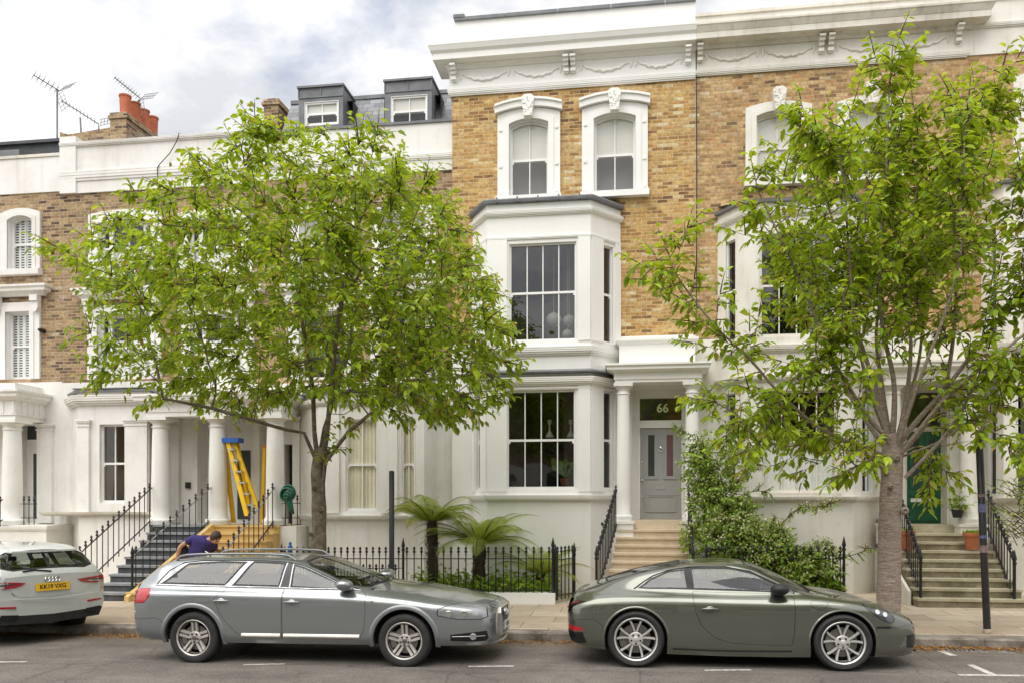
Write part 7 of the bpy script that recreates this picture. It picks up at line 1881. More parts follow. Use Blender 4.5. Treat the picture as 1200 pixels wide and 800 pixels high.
m = MB(); tk = curve(trunk_pts + [tp(381, 525)], 5); n = len(tk); m.tube(tk, [.165-.035*min(1, k/6)*1.0 - .004*k*.3 + .006*math.sin(k*1.9) for k in range(n)], 18, False)
for (px, py, rr) in ((380, 596, .05), (367, 625, .04), (371, 572, .04)): q = tp(px, py, -.115); m.lathe([(rr, 0), (rr*.9, -.02), (rr*.55, -.035), (rr*.4, -.02), (.003, -.015)], 10, tuple(q), 'y')
m.build('trunk', M['bark_dark'], lt_tree, 60, recalc=False)
lv = Leaves(); tw = MB()
for i in range(4, len(NPt)):
    if rad[i] < .019 or (rad[i] < .04 and i > 8 and r1.random() < .6):
        p = NPt[i]; d_ = (NPt[i]-NPt[par[i]]); 
        outw = (p - Vector((cl_.x, YT, cl_.z-1.2))); outw.normalize()
        k = r1.choice((1, 2, 2, 3)) if ch[i] else 5
        for _ in range(k):
            dd = (d_.normalized()*.7 + outw*.5 + rv(r1, .42) + Vector((0, 0, -.03)))
            spray(lv, r1, p, dd, r1.uniform(.24, .50), r1.randint(6, 10), .118, tw if not ch[i] else None, .25)
print('LEFT TREE', len(NPt), 'nodes', len(lv.f)//6, 'leaves')
lv.build('leaves', 'cherry_leaf_dark', lt_tree); tw.build('twigs', M['twig'], lt_tree, recalc=False)

# ------------------------------------------------------------------ right tree: pale trunk, a whorl of rising limbs, leaves in long sleeves
r2 = random.Random(5)
YC = 13.2
def cp(px, py, dy=0): p = wp(px, py, YC); p.y += dy; return p
tr = wp(1041, 722, YC); tr.z = gp(tr.x, YC)
rt_tree = thing('street_tree', tr, 'young cherry tree with pale pinkish trunk and open rising branches on the right', 'tree')
m = MB(); tk = curve([tr-Vector((0, 0, .1)), tr+(cp(1042, 650)-tr)*.15, cp(1042, 660), cp(1043, 610), cp(1045, 560), cp(1046, 530), cp(1046, 508)], 4); n = len(tk)
rr_ = [.195 - .025*min(1, k/4) - .030*max(0, (k-4)/(n-5)) + .005*math.sin(k*2.3) for k in range(n)]
m.tube(tk, rr_, 22, False)
for (px, py, rr) in ((1047, 537, .05), (1056, 598, .06), (1040, 570, .035)): q = cp(px, py, -.17); m.lathe([(rr, .03), (rr, -.01), (rr*.8, -.03), (rr*.5, -.045), (rr*.35, -.03), (.003, -.02)], 12, tuple(q), 'y')
m.build('trunk', M['bark_pink'], rt_tree, 60, recalc=False)
LIMB = [ # px paths with depth offsets, base radius, start of leaves along the limb
 ([(1045, 515, 0), (1047, 478, -.05), (1044, 440, -.1), (1030, 380, -.15), (1027, 300, -.2), (1035, 200, -.15), (1040, 115, -.1), (1045, 70, 0)], .050, .42),
 ([(1044, 520, 0), (1036, 480, .1), (1025, 440, .15), (1012, 390, .25), (1004, 340, .3), (985, 260, .35), (960, 170, .4), (945, 100, .45)], .050, .5),
 ([(1041, 515, -.1), (1020, 500, -.25), (1000, 478, -.4), (975, 445, -.6), (958, 420, -.7), (935, 370, -.85), (905, 310, -1.0), (880, 260, -1.05), (872, 235, -1.1)], .040, .28),
 ([(1038, 555, -.1), (1020, 540, -.25), (985, 520, -.45), (950, 505, -.6), (905, 470, -.8), (870, 435, -1.0), (830, 400, -1.15), (790, 350, -1.25), (778, 320, -1.3)], .042, .26),
 ([(1040, 535, 0), (1010, 520, .15), (970, 512, .3), (930, 505, .4), (880, 490, .5), (850, 470, .55), (822, 462, .6)], .028, .2),
 ([(1052, 515, 0), (1062, 480, .1), (1070, 430, .15), (1072, 380, .2), (1068, 330, .25), (1075, 260, .3), (1085, 170, .3), (1075, 90, .3)], .042, .5),
 ([(1052, 520, -.05), (1075, 490, -.1), (1100, 460, -.2), (1125, 425, -.3), (1150, 390, -.4), (1180, 355, -.5), (1190, 300, -.55), (1180, 240, -.6), (1170, 190, -.6)], .046, .42),
 ([(1055, 530, 0), (1085, 500, .15), (1110, 465, .25), (1122, 420, .3), (1130, 360, .35), (1132, 290, .35), (1140, 210, .4), (1160, 130, .4), (1185, 90, .4)], .050, .45),
 ([(1058, 560, -.1), (1075, 540, -.2), (1095, 515, -.35), (1110, 490, -.45), (1125, 460, -.6), (1160, 440, -.8), (1200, 420, -.9), (1240, 390, -1.0)], .032, .35),
 ([(1050, 530, .1), (1075, 470, .5), (1098, 410, .8), (1110, 330, 1.0), (1120, 250, 1.1), (1118, 170, 1.2)], .040, .5),
 ([(1046, 520, .1), (1043, 450, .4), (1040, 380, .6), (1055, 300, .8), (1065, 200, .9), (1055, 120, .9)], .040, .5),
 ([(1040, 525, .1), (1010, 470, .4), (985, 410, .7), (965, 340, .9), (945, 270, 1.0), (930, 210, 1.1)], .036, .5),
 ([(1040, 520, -.1), (1005, 450, -.5), (985, 380, -.8), (975, 310, -1.0), (968, 240, -1.1), (955, 180, -1.1)], .032, .45),
 ([(1048, 525, -.1), (1065, 450, -.5), (1085, 380, -.8), (1100, 310, -.9), (1098, 230, -1.0), (1105, 150, -1.0)], .032, .5),
 ([(1054, 530, -.1), (1095, 470, -.5), (1145, 425, -.8), (1185, 390, -.9), (1225, 330, -1.0), (1240, 250, -1.0)], .034, .45),
 ([(1120, 470, -.2), (1150, 480, -.6), (1180, 500, -.8), (1200, 530, -.9)], .014, .1),
 ([(1130, 430, -.3), (1165, 440, -.7), (1195, 465, -.9), (1220, 490, -.9)], .016, .1),
 ([(960, 425, -.7), (930, 440, -.9), (900, 480, -1.0), (880, 520, -1.0)], .014, .1),
 ([(905, 470, -.8), (880, 490, -.9), (862, 500, -1.0), (842, 516, -1.0)], .014, .1),
 ([(1012, 390, .25), (990, 380, .1), (950, 340, 0), (920, 330, 0)], .016, .1),
 ([(1056, 535, 0), (1090, 520, -.3), (1120, 500, -.6), (1145, 515, -.8), (1165, 535, -.9)], .018, .35),
 ([(1040, 535, 0), (1020, 545, -.4), (1005, 540, -.7), (985, 550, -.9), (965, 560, -1.0)], .014, .4),
 ([(1052, 540, .2), (1075, 525, .5), (1100, 520, .7), (1120, 540, .8), (1140, 555, .8)], .016, .3),
]
mb = MB(); lv = Leaves(); tw = MB()
def sleeve(path, f0, dens_, r, size=.125, sub=True):
    n = len(path); i0 = int(n*f0); L = 0
    for i in range(i0, n-1):
        seg = path[i+1]-path[i]; d_ = seg.normalized(); hz = (path[i].z-3.2)/3.0; k = max(1, int(seg.length*dens_*min(1.3, max(.42, .5+.6*hz))+r.random()))
        for _ in range(k):
            p = path[i].lerp(path[i+1], r.random()); a = d_.orthogonal(); a.rotate(Matrix.Rotation(r.uniform(0, 6.283), 3, d_))
            dd = (a + d_*r.uniform(.3, .9) + Vector((0, 0, -.05)))
            spray(lv, r, p, dd, r.uniform(.14, .34), r.randint(5, 8), size, tw, .25)
    spray(lv, r, path[-1], (path[-1]-path[-2]), .3, 9, size, tw, .05)
for path, r0, f0 in LIMB:
    P_ = curve([cp(*q) for q in path], 5); limb(mb, P_, r0, .007, 9)
    sleeve(P_, f0+.04, 9.0, r2, .138)
    n = len(P_); tot = sum((P_[i+1]-P_[i]).length for i in range(n-1))
    for k in range(int(tot*(5.0 if r0 > .02 else 2.2))):            # side shoots
        t = r2.uniform(max(f0-.05, .2), .97); i = int(t*(n-1)); d_ = (P_[i+1]-P_[i]).normalized(); a = d_.orthogonal(); a.rotate(Matrix.Rotation(r2.uniform(0, 6.283), 3, d_))
        dd = (a*.85 + d_*.75 + Vector((0, 0, .22))).normalized(); L = r2.uniform(.3, 1.0)*(1.25-.6*t)
        sp_ = [P_[i]]; q = P_[i].copy(); e = dd.copy(); ns = 6
        for j in range(ns): e = (e + Vector((0, 0, .03)) + rv(r2, .06)).normalized(); q = q + e*L/ns; sp_.append(q.copy())
        limb(mb, sp_, max(.006, r0*.22*(1-t*.6)), .003, 5); sleeve(sp_, .15, 8.5, r2, .132)
mb.build('branches', M['bark_pink'], rt_tree, 60, recalc=False)
print('RIGHT TREE', len(lv.f)//6, 'leaves')
lv.build('leaves', 'cherry_leaf', rt_tree); tw.build('twigs', M['twig'], rt_tree, recalc=False)

# ------------------------------------------------------------------ tree ferns
def tree_fern(label, base, top, nf, L, r, tr_r=.15, dn=.9):
    t = thing('tree_fern', base, label, 'fern', 'tree ferns in the front garden'); m = MB(); d_ = top-base
    pts = [base + d_*k/8 + Vector((r.uniform(-.015, .015), 0, 0)) for k in range(9)]; m.tube(pts, [tr_r*(1+.12*math.sin(k*2.1)) for k in range(9)], 12, True)
    for k in range(220):
        z = r.random(); a = r.uniform(0, 6.28); c = base + d_*z; o = Vector((math.cos(a), math.sin(a), 0)); p = c + o*tr_r*.95; m.tube([p, p + o*.05 + Vector((0, 0, r.uniform(.03, .10)))], [.008, .002], 3, False)
    m.build('trunk', M['fern_trunk'], t, 60, recalc=False)
    for f in range(nf):
        lv = Leaves(); a = 2*math.pi*f/nf + r.uniform(-.2, .2); o = Vector((math.cos(a), math.sin(a)*.9, 0)); Lf = L*r.uniform(.8, 1.12); el = r.uniform(.35, 1.0) if f % 3 else r.uniform(.9, 1.5)
        rach = []; q = top + o*.05; e = (o + Vector((0, 0, el))).normalized(); ns = 30
        for k in range(ns+1):
            rach.append(q.copy()); e = (e + Vector((0, 0, -(.012+.060*(k/ns))*dn))).normalized(); q = q + e*Lf/ns
        for k in range(2, ns):
            t_ = k/ns; W = .34*math.sin(math.pi*min(1, t_*.92+.10))**.8*(1.05-t_*.5)*L*.75; dr = (rach[k+1]-rach[k]).normalized(); sd = dr.cross(Vector((0, 0, 1))).normalized()
            for s_ in (1, -1):
                pd = (sd*s_ + dr*.45 + Vector((0, 0, -.22))).normalized(); pn = pd.cross(dr).normalized(); w2 = pd.cross(pn).normalized()
                tone = min(1, max(0, r.gauss(.5+.25*t_, .16)))
                for j in range(5):           # pinnules along each pinna
                    b = rach[k] + pd*W*(j+.4)/5.5 - Vector((0, 0, W*.05*j*j/9)); wj = .024*(1-.13*j)
                    lv.quad(b, (pd*.65+dr*.5).normalized(), w2, W/4.6, wj, tone); lv.quad(b, (pd*.65-dr*.5).normalized(), w2, W/4.6, wj, tone)
        fo = lv.build('frond', 'fern', t); m = MB(); m.tube(rach, [.012*(1-.85*k/ns) for k in range(ns+1)], 4, False); q = m.build('stem', M['twig'], None, recalc=False); hang(q, fo)
    return t
r3 = random.Random(21)
YG = 16.75; zga = gp(-4, 16) - .15
b1 = wp(508, 700, YG); b1.z = zga; t1 = wp(506, 611, YG)
tree_fern('taller tree fern with dark trunk nearest the black post', b1, t1, 20, 1.28, r3, .108, 1.45)
b2 = wp(562, 700, YG+.1); b2.z = zga; t2 = wp(562, 637, YG+.1)
tree_fern('lower spreading tree fern right of the taller one', b2, t2, 26, 1.45, r3, .12, 1.15)
b3 = wp(632, 700, YG+.35); b3.z = zga; t3 = wp(634, 672, YG+.35)
tree_fern('small pale fern in the right corner behind the railing', b3, t3, 16, 1.05, r3, .08, 1.0)
# garden soil and low planting
m = MB(); x0, x1 = wx(470, 16), wx(652, 16); m.add([(x0, YR+.14, zga+.0), (x1, YR+.14, zga), (x1, 18.4, zga), (x0, 18.4, zga)], [(0, 1, 2, 3)]); tag(m.build('garden_bed', M['soil'], recalc=False), kind='structure')
m = MB(); x0b, x1b = wx(812, 16), wx(990, 16); zgb = gp(2, 16)+.05; m.add([(x0b, YR+.14, zgb), (x1b, YR+.14, zgb), (x1b, 17.75, zgb), (x0b, 17.75, zgb)], [(0, 1, 2, 3)]); tag(m.build('garden_bed', M['soil'], recalc=False), kind='structure')
def ground_cover(xa, xb, ya, yb, z, n, h, r, name, label):
    lv = Leaves()
    for _ in range(n):
        p = Vector((r.uniform(xa, xb), r.uniform(ya, yb), z + h*abs(r.gauss(.35, .35)))); d_ = Vector((r.gauss(0, 1), r.gauss(0, 1), r.uniform(-.2, .9))).normalized(); s_ = r.uniform(.05, .12)
        lv.add(p, d_, (Vector((0, 0, 1))+rv(r, .5)).normalized(), s_, s_*.7, r.random(), .1, .2)
    o = lv.build(name, 'ground_leaf', None); tag(o, kind='stuff', label=label, cat='ground cover'); return o
ground_cover(x0+.05, x1-.1, YR+.1, 17.6, zga+.05, 7500, .52, r3, 'ground_cover', 'bright green low leaves under the tree ferns')
ground_cover(wx(935, 16.1), x1b, YR-.05, 17.0, zgb, 3200, .42, r3, 'ground_cover', 'bright green low leaves under the flowering shrub')
for (px, py, s_, lb) in ((585, 676, .30, 'small leafy garden plant between the two tree ferns'), (520, 672, .32, 'small leafy garden plant at the foot of the tall tree fern'), (608, 668, .34, 'broad leafy garden plant behind the railing bars')):
    lv = Leaves(); tw = MB(); q = wp(px, py, 16.4); q.z = zga
    t = thing('garden_plant', q, lb, 'plant')
    for k in range(26):
        a = r3.uniform(0, 6.28); spray(lv, r3, q+Vector((0, 0, r3.uniform(0, .25))), Vector((math.cos(a), math.sin(a), r3.uniform(.5, 1.8))), s_*r3.uniform(.8, 1.5), 6, .13, tw, .3)
    lv.build('leaves', 'shrub_leaf', t); tw.build('stems', M['twig'], t, recalc=False)

# ------------------------------------------------------------------ flowering shrub climbing beside the steps
r4 = random.Random(33)
sb = wp(838, 690, 16.5); sb.z = zgb
sh = thing('flowering_shrub', sb, 'tall green shrub with cream blossom spilling over the railing right of the pale steps', 'shrub')
lv = Leaves(); fl = Leaves(); tw = MB()
def blob(px, py, Y, rx, rz, ry, n, size=.062, bloom=.0):
    c = wp(px, py, Y); s_ = px_m(px, Y)
    for _ in range(int(n*1.7)):
        v = rv(r4).normalized()*r4.random()**.45; p = c + Vector((v.x*rx*s_, v.y*ry, v.z*rz*s_)); d_ = (v + rv(r4, .5) + Vector((0, 0, .25))).normalized()
        spray(lv, r4, p, d_, r4.uniform(.10, .26), r4.randint(6, 9), size*1.25, tw if r4.random() < .35 else None, .1)
        if r4.random() < bloom:
            for _ in range(7):
                q = p + d_*.12 + rv(r4, .045); e = rv(r4).normalized(); fl.add(q, e, rv(r4).normalized(), .045, .04, r4.random(), .1, .1)
for b in ((832, 560, 16.9, 26, 52, .35, 170, .06, .05), (818, 540, 17.0, 16, 22, .25, 60, .06, .1), (845, 590, 16.8, 32, 34, .4, 170, .06, .08), (838, 632, 16.6, 36, 34, .5, 250, .06, .25), (875, 640, 16.5, 42, 26, .5, 270, .06, .45), (905, 655, 16.3, 34, 26, .45, 190, .06, .4), (870, 668, 16.2, 60, 24, .45, 230, .06, .2), (935, 665, 16.2, 26, 20, .4, 90, .06, .15), (866, 600, 16.8, 18, 18, .3, 60, .06, .3), (958, 648, 16.2, 18, 10, .25, 46, .06, .5), (948, 668, 16.1, 34, 16, .3, 90, .06, .2), (900, 632, 16.3, 26, 16, .35, 90, .06, .8), (860, 618, 16.5, 26, 16, .35, 70, .06, .8), (860, 535, 17.2, 10, 14, .2, 26, .06, .2)): blob(*b)
def shoot(pts, n, bloom=.3, w=.012):
    P_ = curve([wp(*q) for q in pts], 6); tw.tube(P_, [w*(1-.7*k/(len(P_)-1)) for k in range(len(P_))], 5, False)
    for _ in range(n):
        i = r4.randrange(len(P_)//4, len(P_)-1); a = rv(r4).normalized(); spray(lv, r4, P_[i], a+(P_[i+1]-P_[i]).normalized()*.5, r4.uniform(.1, .22), 6, .06, tw, .1)
        if r4.random() < bloom:
            for _ in range(6): q = P_[i] + a*.1 + rv(r4, .04); fl.add(q, rv(r4).normalized(), rv(r4).normalized(), .045, .04, r4.random(), .1, .1)
shoot([(895, 640, 16.5), (915, 615, 16.4), (935, 596, 16.3), (962, 592, 16.25), (983, 586, 16.2)], 46); shoot([(890, 630, 16.5), (905, 612, 16.4), (912, 605, 16.3)], 12); shoot([(850, 580, 16.8), (868, 560, 16.9), (888, 545, 17.0), (885, 530, 17.0)], 26); shoot([(830, 545, 16.9), (815, 515, 17.0), (800, 505, 17.1), (788, 498, 17.1)], 24, .1)
shoot([(850, 600, 16.8), (875, 578, 16.9), (895, 575, 17), (905, 580, 17)], 14); shoot([(845, 560, 16.9), (865, 535, 17.1), (878, 525, 17.1)], 18, .5); shoot([(935, 660, 16.2), (970, 655, 16.1), (1005, 648, 16.0), (1018, 640, 16.0)], 20, .1); shoot([(830, 690, 16.5), (833, 640, 16.6), (832, 580, 16.8), (830, 545, 16.9)], 6, 0, .03); shoot([(850, 690, 16.5), (866, 650, 16.5), (885, 630, 16.5)], 6, 0, .025)
lv.build('leaves', 'shrub_leaf', sh); fl.build('blossom', 'petal', sh); tw.build('stems', M['twig'], sh, recalc=False)
print('SHRUB', len(lv.f)//6)
# ------------------------------------------------------------------ pots
def pot(px, py, Y, wpx, hpx, label, plant, name='terracotta_pot'):
    q = wp(px, py, Y); k = px_m(px, Y); w_ = wpx*k/2; h = hpx*k
    t = thing(name, q, label, 'flower pot'); m = MB(); m.lathe([(w_*.62, 0), (w_*.82, h*.6), (w_*.90, h*.78), (w_*1.0, h*.79), (w_*1.03, h*.88), (w_*1.0, h), (w_*.88, h), (w_*.84, h*.85), (.002, h*.84)], 28, tuple(q)); m.build('pot', M['terracotta'], t, 40)
    m = MB(); m.lathe([(.002, h*.86), (w_*.86, h*.87), (w_*.84, h*.84)], 20, tuple(q)); m.build('soil', M['soil'], t)
    lv = Leaves()
    for _ in range(plant):
        a = r4.uniform(0, 6.28); rr = w_*.85*math.sqrt(r4.random()); p = q + Vector((rr*math.cos(a), rr*math.sin(a), h*.86)); d_ = Vector((r4.gauss(0, .3), r4.gauss(0, .3), 1)).normalized(); s_ = r4.uniform(.06, .12); lv.add(p, d_, rv(r4).normalized(), s_, s_*.4, r4.uniform(.4, 1), .1, .1)
    lv.build('seedlings', 'ground_leaf', t); return t
pot(1139, 643.5, 17.15, 20, 20, 'large terracotta pot of seedlings on the right side of the mossy steps', 160)
pot(1062, 645, 17.15, 20, 24, 'terracotta pot partly hidden behind the cherry trunk on the mossy steps', 120)
def leafy(label, px, py, Y, h, n, size, name, cat='plant', pot_=False, mat='shrub_leaf', wide=.6):
    q = wp(px, py, Y); t = thing(name, q, label, cat); lv = Leaves(); tw = MB()
    if pot_: m = MB(); m.lathe([(.08, 0), (.11, .14), (.12, .16), (.10, .16), (.09, .12)], 16, tuple(q)); m.build('pot', M['matt'], t, 40); q = q + Vector((0, 0, .13))
    for _ in range(n):
        a = r4.uniform(0, 6.28); spray(lv, r4, q+Vector((r4.gauss(0, .1)*wide, r4.gauss(0, .1), h*r4.random()*.7)), Vector((math.cos(a)*wide, math.sin(a)*wide, r4.uniform(.4, 1.4))), h*r4.uniform(.3, .6), 6, size, tw, .25)
    lv.build('leaves', mat, t); tw.build('stems', M['twig'], t, recalc=False); return t
leafy('small potted plant on the white plinth beside the right porch column', 1122, 606, 17.75, .3, 16, .11, 'potted_plant', 'potted plant', True)
leafy('reddish green bush at the right picture edge behind the railing', 1202, 640, 16.6, 1.3, 60, .09, 'garden_bush', 'bush', wide=1.1)
leafy('climbing shrub with bronze leaf tips on the wall at the right picture edge', 1203, 592, 17.2, .9, 34, .09, 'garden_bush', 'bush', wide=.8)
# ------------------------------------------------------------------ gutter litter, drain and cover
lv = Leaves()
for _ in range(12000):
    x = rnd.uniform(-11, 9); y = KY - abs(rnd.gauss(0, .16)) - .01
    if rnd.random() < .25 + .75*(.5+.5*math.sin(x*1.7+1)): 
        z = gz(x)+.008+rnd.random()*.012; a = rnd.uniform(0, 6.28); d_ = Vector((math.cos(a), math.sin(a), rnd.uniform(-.1, .3))).normalized(); s_ = rnd.uniform(.02, .055); lv.add(Vector((x, y, z)), d_, Vector((0, 0, 1)), s_, s_*.6, rnd.random(), .1, 0)
M['litter'] = leaf_mat('fallen_brown_leaves', [(0, (.14, .06, .02)), (.5, (.32, .14, .035)), (1, (.50, .26, .06))], .1, .8)
o = lv.build('leaf_litter', 'litter', None); tag(o, kind='stuff', label='rusty brown fallen leaves and petals along the gutter', cat='leaf litter')
dx_, dy_ = onroad(1125, 760)
t = thing('road_drain', (dx_, dy_, gz(dx_)), 'dark slotted iron drain grate in the gutter', 'drain')
m = MB(); w2, d2 = .29, .22
for s_ in (-1, 1): m.box(dx_-w2, dx_+w2, dy_+s_*d2-.02, dy_+s_*d2+.02, gz(dx_)-.02, gz(dx_)+.010); 
for s_ in (-1, 1): m.box(dx_+s_*w2-.02, dx_+s_*w2+.02, dy_-d2+.021, dy_+d2-.021, gz(dx_)-.02, gz(dx_)+.010)
m.build('drain_frame', M['rail_grey'], t)
m = MB(); m.box(dx_-w2+.02, dx_+w2-.02, dy_-d2+.02, dy_+d2-.02, gz(dx_)+.001, gz(dx_)+.004); m.build('drain_pit', M['under'], t)
for k in range(9):
    m = MB(); x = dx_-w2+.06+.0575*k; m.add([(x-.012+sx_*.0+q*.03, dy_+q*.2, gz(dx_)+.011) for q, sx_ in ((-1, 0), (1, 0))] + [(x+.012+q*.03, dy_+q*.2, gz(dx_)+.011) for q in (1, -1)], [(0, 1, 2, 3)]); m.build('grate_bar', M['rail_grey'], t)
cx_, cy_ = onroad(1166, 763); m = MB(); m.box(cx_-.22, cx_+.22, cy_-.12, cy_+.12, gz(cx_)-.02, gz(cx_)+.006); tag(m.build('utility_cover', M['alu'], None), 'small pale metal utility cover in the gutter beside the drain', 'cover')
# ================================================================== person stooping on the yellow steps
M['skin'] = plain('skin', (.50, .28, .19), .5, .08, 12, 0, 0, Subsurface_Weight=.1)
M['shirt'] = plain('dark_violet_tshirt', (.035, .025, .14), .85, .18, 9, .2)
M['trousers'] = plain('dark_trousers', (.022, .022, .024), .9, .2, 10, .2)
M['hair'] = plain('brown_hair', (.045, .022, .015), .6, .4, 40, .5)
M['glove'] = plain('green_glove', (.01, .28, .10), .6, .1, 8)
def skin_body(name, joints, bones, mat, parent, root=0, sub=2):
    me = bpy.data.meshes.new(name); me.from_pydata([tuple(j[0]) for j in joints], bones, []); o = bpy.data.objects.new(name+'_tmp', me); COL.objects.link(o)
    md = o.modifiers.new('s', 'SKIN'); md.use_smooth_shade = True
    for i, j in enumerate(joints):
        sv = me.skin_vertices[0].data[i]; sv.radius = j[1] if isinstance(j[1], tuple) else (j[1], j[1]); sv.use_root = (i == root)
    o.modifiers.new('u', 'SUBSURF').levels = sub; o.modifiers['u'].render_levels = sub
    bpy.context.view_layer.update(); m2 = bpy.data.meshes.new_from_object(o.evaluated_get(bpy.context.evaluated_depsgraph_get())); bpy.data.objects.remove(o)
    m2.name = name; m2.materials.clear(); m2.materials.append(M[mat]); m2.polygons.foreach_set('material_index', [0]*len(m2.polygons)); m2.polygons.foreach_set('use_smooth', [True]*len(m2.polygons))
    return put(name, m2, parent)
YH = 16.75
def hp(px, py, dy=0): p = wp(px, py, YH); p.y += dy; return p
hip = hp(222, 664); step_z = zl2 - .82
pr = thing('person', (hip.x, YH, step_z), 'person in a dark violet t-shirt and dark trousers bending over on the yellow steps', 'person')
f1, f2 = Vector((hip.x-.05, YH-.12, step_z)), Vector((hip.x+.12, YH+.14, step_z))
pel = hip; ch_ = hp(240, 640, -.02); nk = hp(247.5, 631, -.04)
J = [(pel, (.15, .13)), (hip.lerp(ch_, .5), (.155, .12)), (ch_, (.17, .12)), (hp(246, 633, -.03), (.11, .09)), (nk, .052), (hp(250, 630, -.05), .048),
     # legs
     (pel+Vector((-.02, -.10, -.06)), .09), (f1+Vector((.02, 0, .44)), .062), (f1+Vector((-.04, 0, .08)), .042), (f1+Vector((.14, -.02, .035)), .035),
     (pel+Vector((.03, .10, -.06)), .09), (f2+Vector((.06, 0, .46)), .062), (f2+Vector((-.02, 0, .08)), .042), (f2+Vector((.16, .02, .035)), .035),
     # near arm to the left knee, far arm down to the right
     (hp(229, 630, -.17), .058), (hp(217.5, 640, -.24), .043), (hp(214, 652, -.22), .033), (hp(213.5, 658, -.2), .034),
     (hp(249, 640, .10), .056), (hp(249, 652, .12), .042), (hp(240, 649, .05), .034), (hp(236, 650, .02), .034)]
B = [(0, 1), (1, 2), (2, 3), (3, 4), (4, 5), (0, 6), (6, 7), (7, 8), (8, 9), (0, 10), (10, 11), (11, 12), (12, 13), (2, 14), (14, 15), (15, 16), (16, 17), (2, 18), (18, 19), (19, 20), (20, 21)]
skin_body('body', J, B, 'skin', pr)
def fingers(palm, wrist, mat, nm):
    d_ = (palm-wrist).normalized(); sd = d_.cross(Vector((0, 1, 0))).normalized()
    for k, (L, o) in enumerate(((.07, -.03), (.08, -.01), (.075, .01), (.06, .03))):
        b = palm + d_*.03 + sd*o; skin_body('finger', [(palm+sd*o*.6, .011), (b, .010), (b+d_*L*.5+Vector((0, -.01, 0)), .009), (b+d_*L+Vector((0, .012, 0)), .007)], [(0, 1), (1, 2), (2, 3)], mat, nm, 0, 1)
    skin_body('thumb', [(palm-d_*.02-sd*.02, .013), (palm-sd*.055+d_*.01, .011), (palm-sd*.06+d_*.05, .009)], [(0, 1), (1, 2)], mat, nm, 0, 1)
pm = hp(213.3, 661, -.2)
gl_ = skin_body('glove', [(hp(213.6, 658, -.2), .040), (pm, .046), (hp(213, 664, -.2), .042)], [(0, 1), (1, 2)], 'glove', pr, 0, 2); fingers(hp(213, 664, -.2), hp(213.6, 658, -.2), 'glove', gl_)
hd2 = hp(235, 650.5, .0)
fingers(hd2, hp(240, 649, .05), 'skin', pr)
skin_body('tshirt', [(hip.lerp(ch_, .08)+Vector((0, 0, .0)), (.175, .155)), (hip.lerp(ch_, .45), (.225, .19)), (ch_, (.24, .20)), (hp(246.5, 632, -.03), (.19, .16)), (hp(230, 630.5, -.15), .10), (hp(223, 635.5, -.21), .068), (hp(249, 639, .09), .10), (hp(250, 646, .11), .066)], [(0, 1), (1, 2), (2, 3), (2, 4), (4, 5), (2, 6), (6, 7)], 'shirt', pr)
skin_body('trousers', [(pel+Vector((.0, 0, -.01)), (.165, .15)), (pel+Vector((-.02, -.10, -.10)), .115), (f1+Vector((.02, 0, .44)), .085), (f1+Vector((-.04, 0, .08)), .07), (pel+Vector((.03, .10, -.10)), .115), (f2+Vector((.06, 0, .46)), .085), (f2+Vector((-.02, 0, .08)), .07)], [(0, 1), (1, 2), (2, 3), (0, 4), (4, 5), (5, 6)], 'trousers', pr)
for f in (f1, f2):
    m = MB(); m.tube([f+Vector((-.08, 0, .045)), f+Vector((0, 0, .055)), f+Vector((.10, 0, .04)), f+Vector((.17, 0, .03))], [.035, .05, .045, .03], 10); m.build('shoe', M['trim'], pr, 60)
# head: face turned down to the right, brown hair
hc = hp(254.5, 630.5, -.07); ax_f = Vector((.62, -.25, -.74)).normalized(); ax_u = Vector((.75, -.05, .62)); ax_u = (ax_u - ax_f*ax_u.dot(ax_f)).normalized(); ax_s = ax_f.cross(ax_u)
def ell(name, mat, c, rf, ru, rs, parent, cut=None, wob=0, seed=1):
    bm = bmesh.new(); bmesh.ops.create_icosphere(bm, subdivisions=3, radius=1); r_ = random.Random(seed)
    for v in bm.verts:
        a, b, d_ = v.co.x, v.co.y, v.co.z; k = 1+wob*math.sin(a*9+b*7)*math.sin(d_*8+a*5)
        if name == 'head': 
            if b < -.2: a = a*(1-.12*(-b)) ; d_ = d_*(1-.28*(-b-.2))
        v.co = c + ax_f*a*rf*k + ax_u*b*ru*k + ax_s*d_*rs*k
    me = bpy.data.meshes.new(name); bm.to_mesh(me); bm.free(); me.materials.append(M[mat]); me.polygons.foreach_set('use_smooth', [True]*len(me.polygons)); return put(name, me, parent)
hd = ell('head', 'skin', hc, .098, .12, .076, pr)
ell('hair', 'hair', hc - ax_f*.034 + ax_u*.030, .112, .128, .104, hd, None, .10)
def bump_(name, mat, f, u, s, r, parent=None):
    c = hc + ax_f*f + ax_u*u + ax_s*s; m = MB(); m.tube([c-ax_f*r*.6, c, c+ax_f*r*.6], [r*.6, r, r*.45], 8); return m.build(name, M[mat], parent or hd, 60)
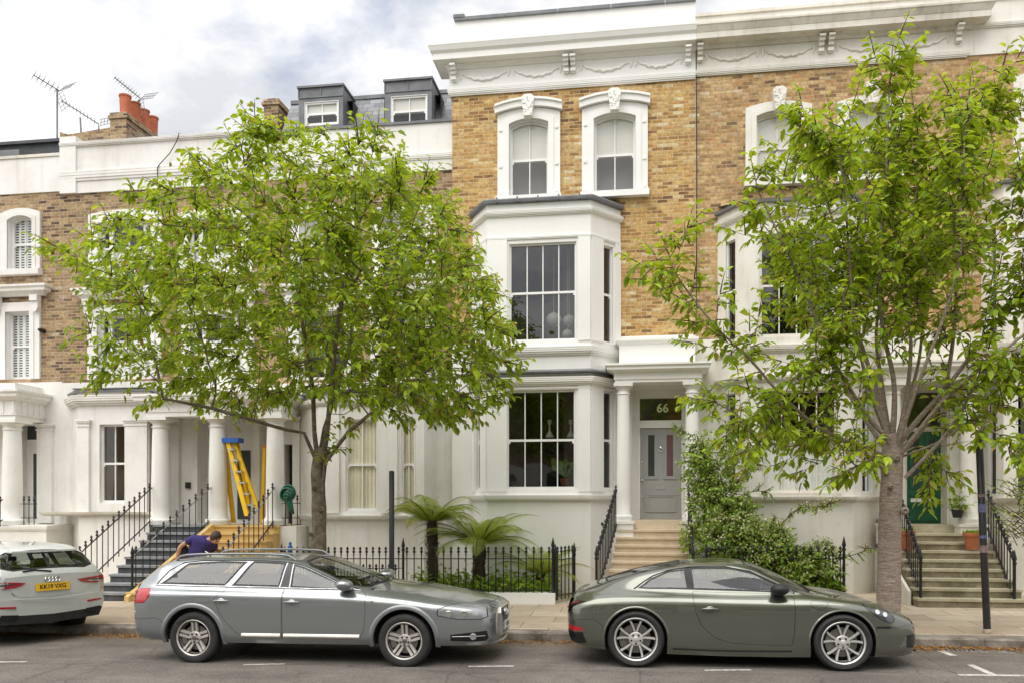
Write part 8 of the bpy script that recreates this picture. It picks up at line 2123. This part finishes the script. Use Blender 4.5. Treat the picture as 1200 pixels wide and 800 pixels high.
bump_('nose', 'skin', .104, -.02, 0, .018); bump_('mouth', 'lamp_red', .088, -.062, 0, .012)
for s_ in (-1, 1): bump_('eye', 'trim', .085, .012, s_*.032, .010); bump_('ear', 'skin', .0, -.005, s_*.078, .022)

# ================================================================== across the street, seen only in glass and paint
YO = -15.0
op = thing('terraced_house', (0, YO, 0), 'plain pale terrace across the street seen only in reflections', 'house')
m = MB(); m.box(-34, 34, YO-8, YO, 4.2, 9.0); m.build('brick_wall', M['brick_old'], op)
m = MB(); m.box(-34, 34, YO-7.9, YO+.15, -1, 4.2); m.box(-34, 34, YO-.2, YO+.3, 9.0, 9.9); m.build('stucco_wall', M['white_left'], op)
for k in range(22):
    for z0, z1 in ((4.9, 6.3), (7, 8.5), (1.6, 3.8)):
        x = -33+3.05*k; m = MB(); m.box(x, x+1.1, YO-.05, YO+.2, z0, z1); m.build('window', M['obscure_dark'], op)
r5 = random.Random(77)
for i, (x, y, h, rr) in enumerate(((-8.0, -5.2, 12, 3.0), (3.0, -5.4, 12, 3.0), (14, -5.2, 12, 3.0))):
    t = thing('street_tree', (x, y, gz(x)), 'street tree across the road seen only in reflections', 'tree', 'trees across the street')
    m = MB(); m.tube([(x, y, 0), (x+.05, y, h*.3), (x, y, h*.6)], [.17, .14, .07], 10); m.build('trunk', M['bark_dark'], t, 60)
    lv = Leaves()
    cl = [Vector((x, y, h*.62)) + Vector((r5.uniform(-1, 1), r5.uniform(-1, 1), r5.uniform(-.8, .9)))*rr*.75 for _ in range(22)]
    for _ in range(2600):
        c = r5.choice(cl); p = c + rv(r5, rr*.24); d_ = rv(r5).normalized(); lv.add(p, d_, (Vector((0, 0, 1))+rv(r5, .5)).normalized(), .30, .19, r5.random(), .1, .2)
    lv.build('leaves', 'cherry_leaf_dark', t)
# the terrace runs on past both picture edges
bpy.context.view_layer.update()
c = copy_tree(h1); c.location.x -= (fR-fL)+.002; c['label'] = 'brick house of the same terrace beyond the left picture edge'
c = copy_tree(h6); c.location.x += (bR-bL)+.002; c['label'] = 'brick house of the same terrace beyond the right picture edge'
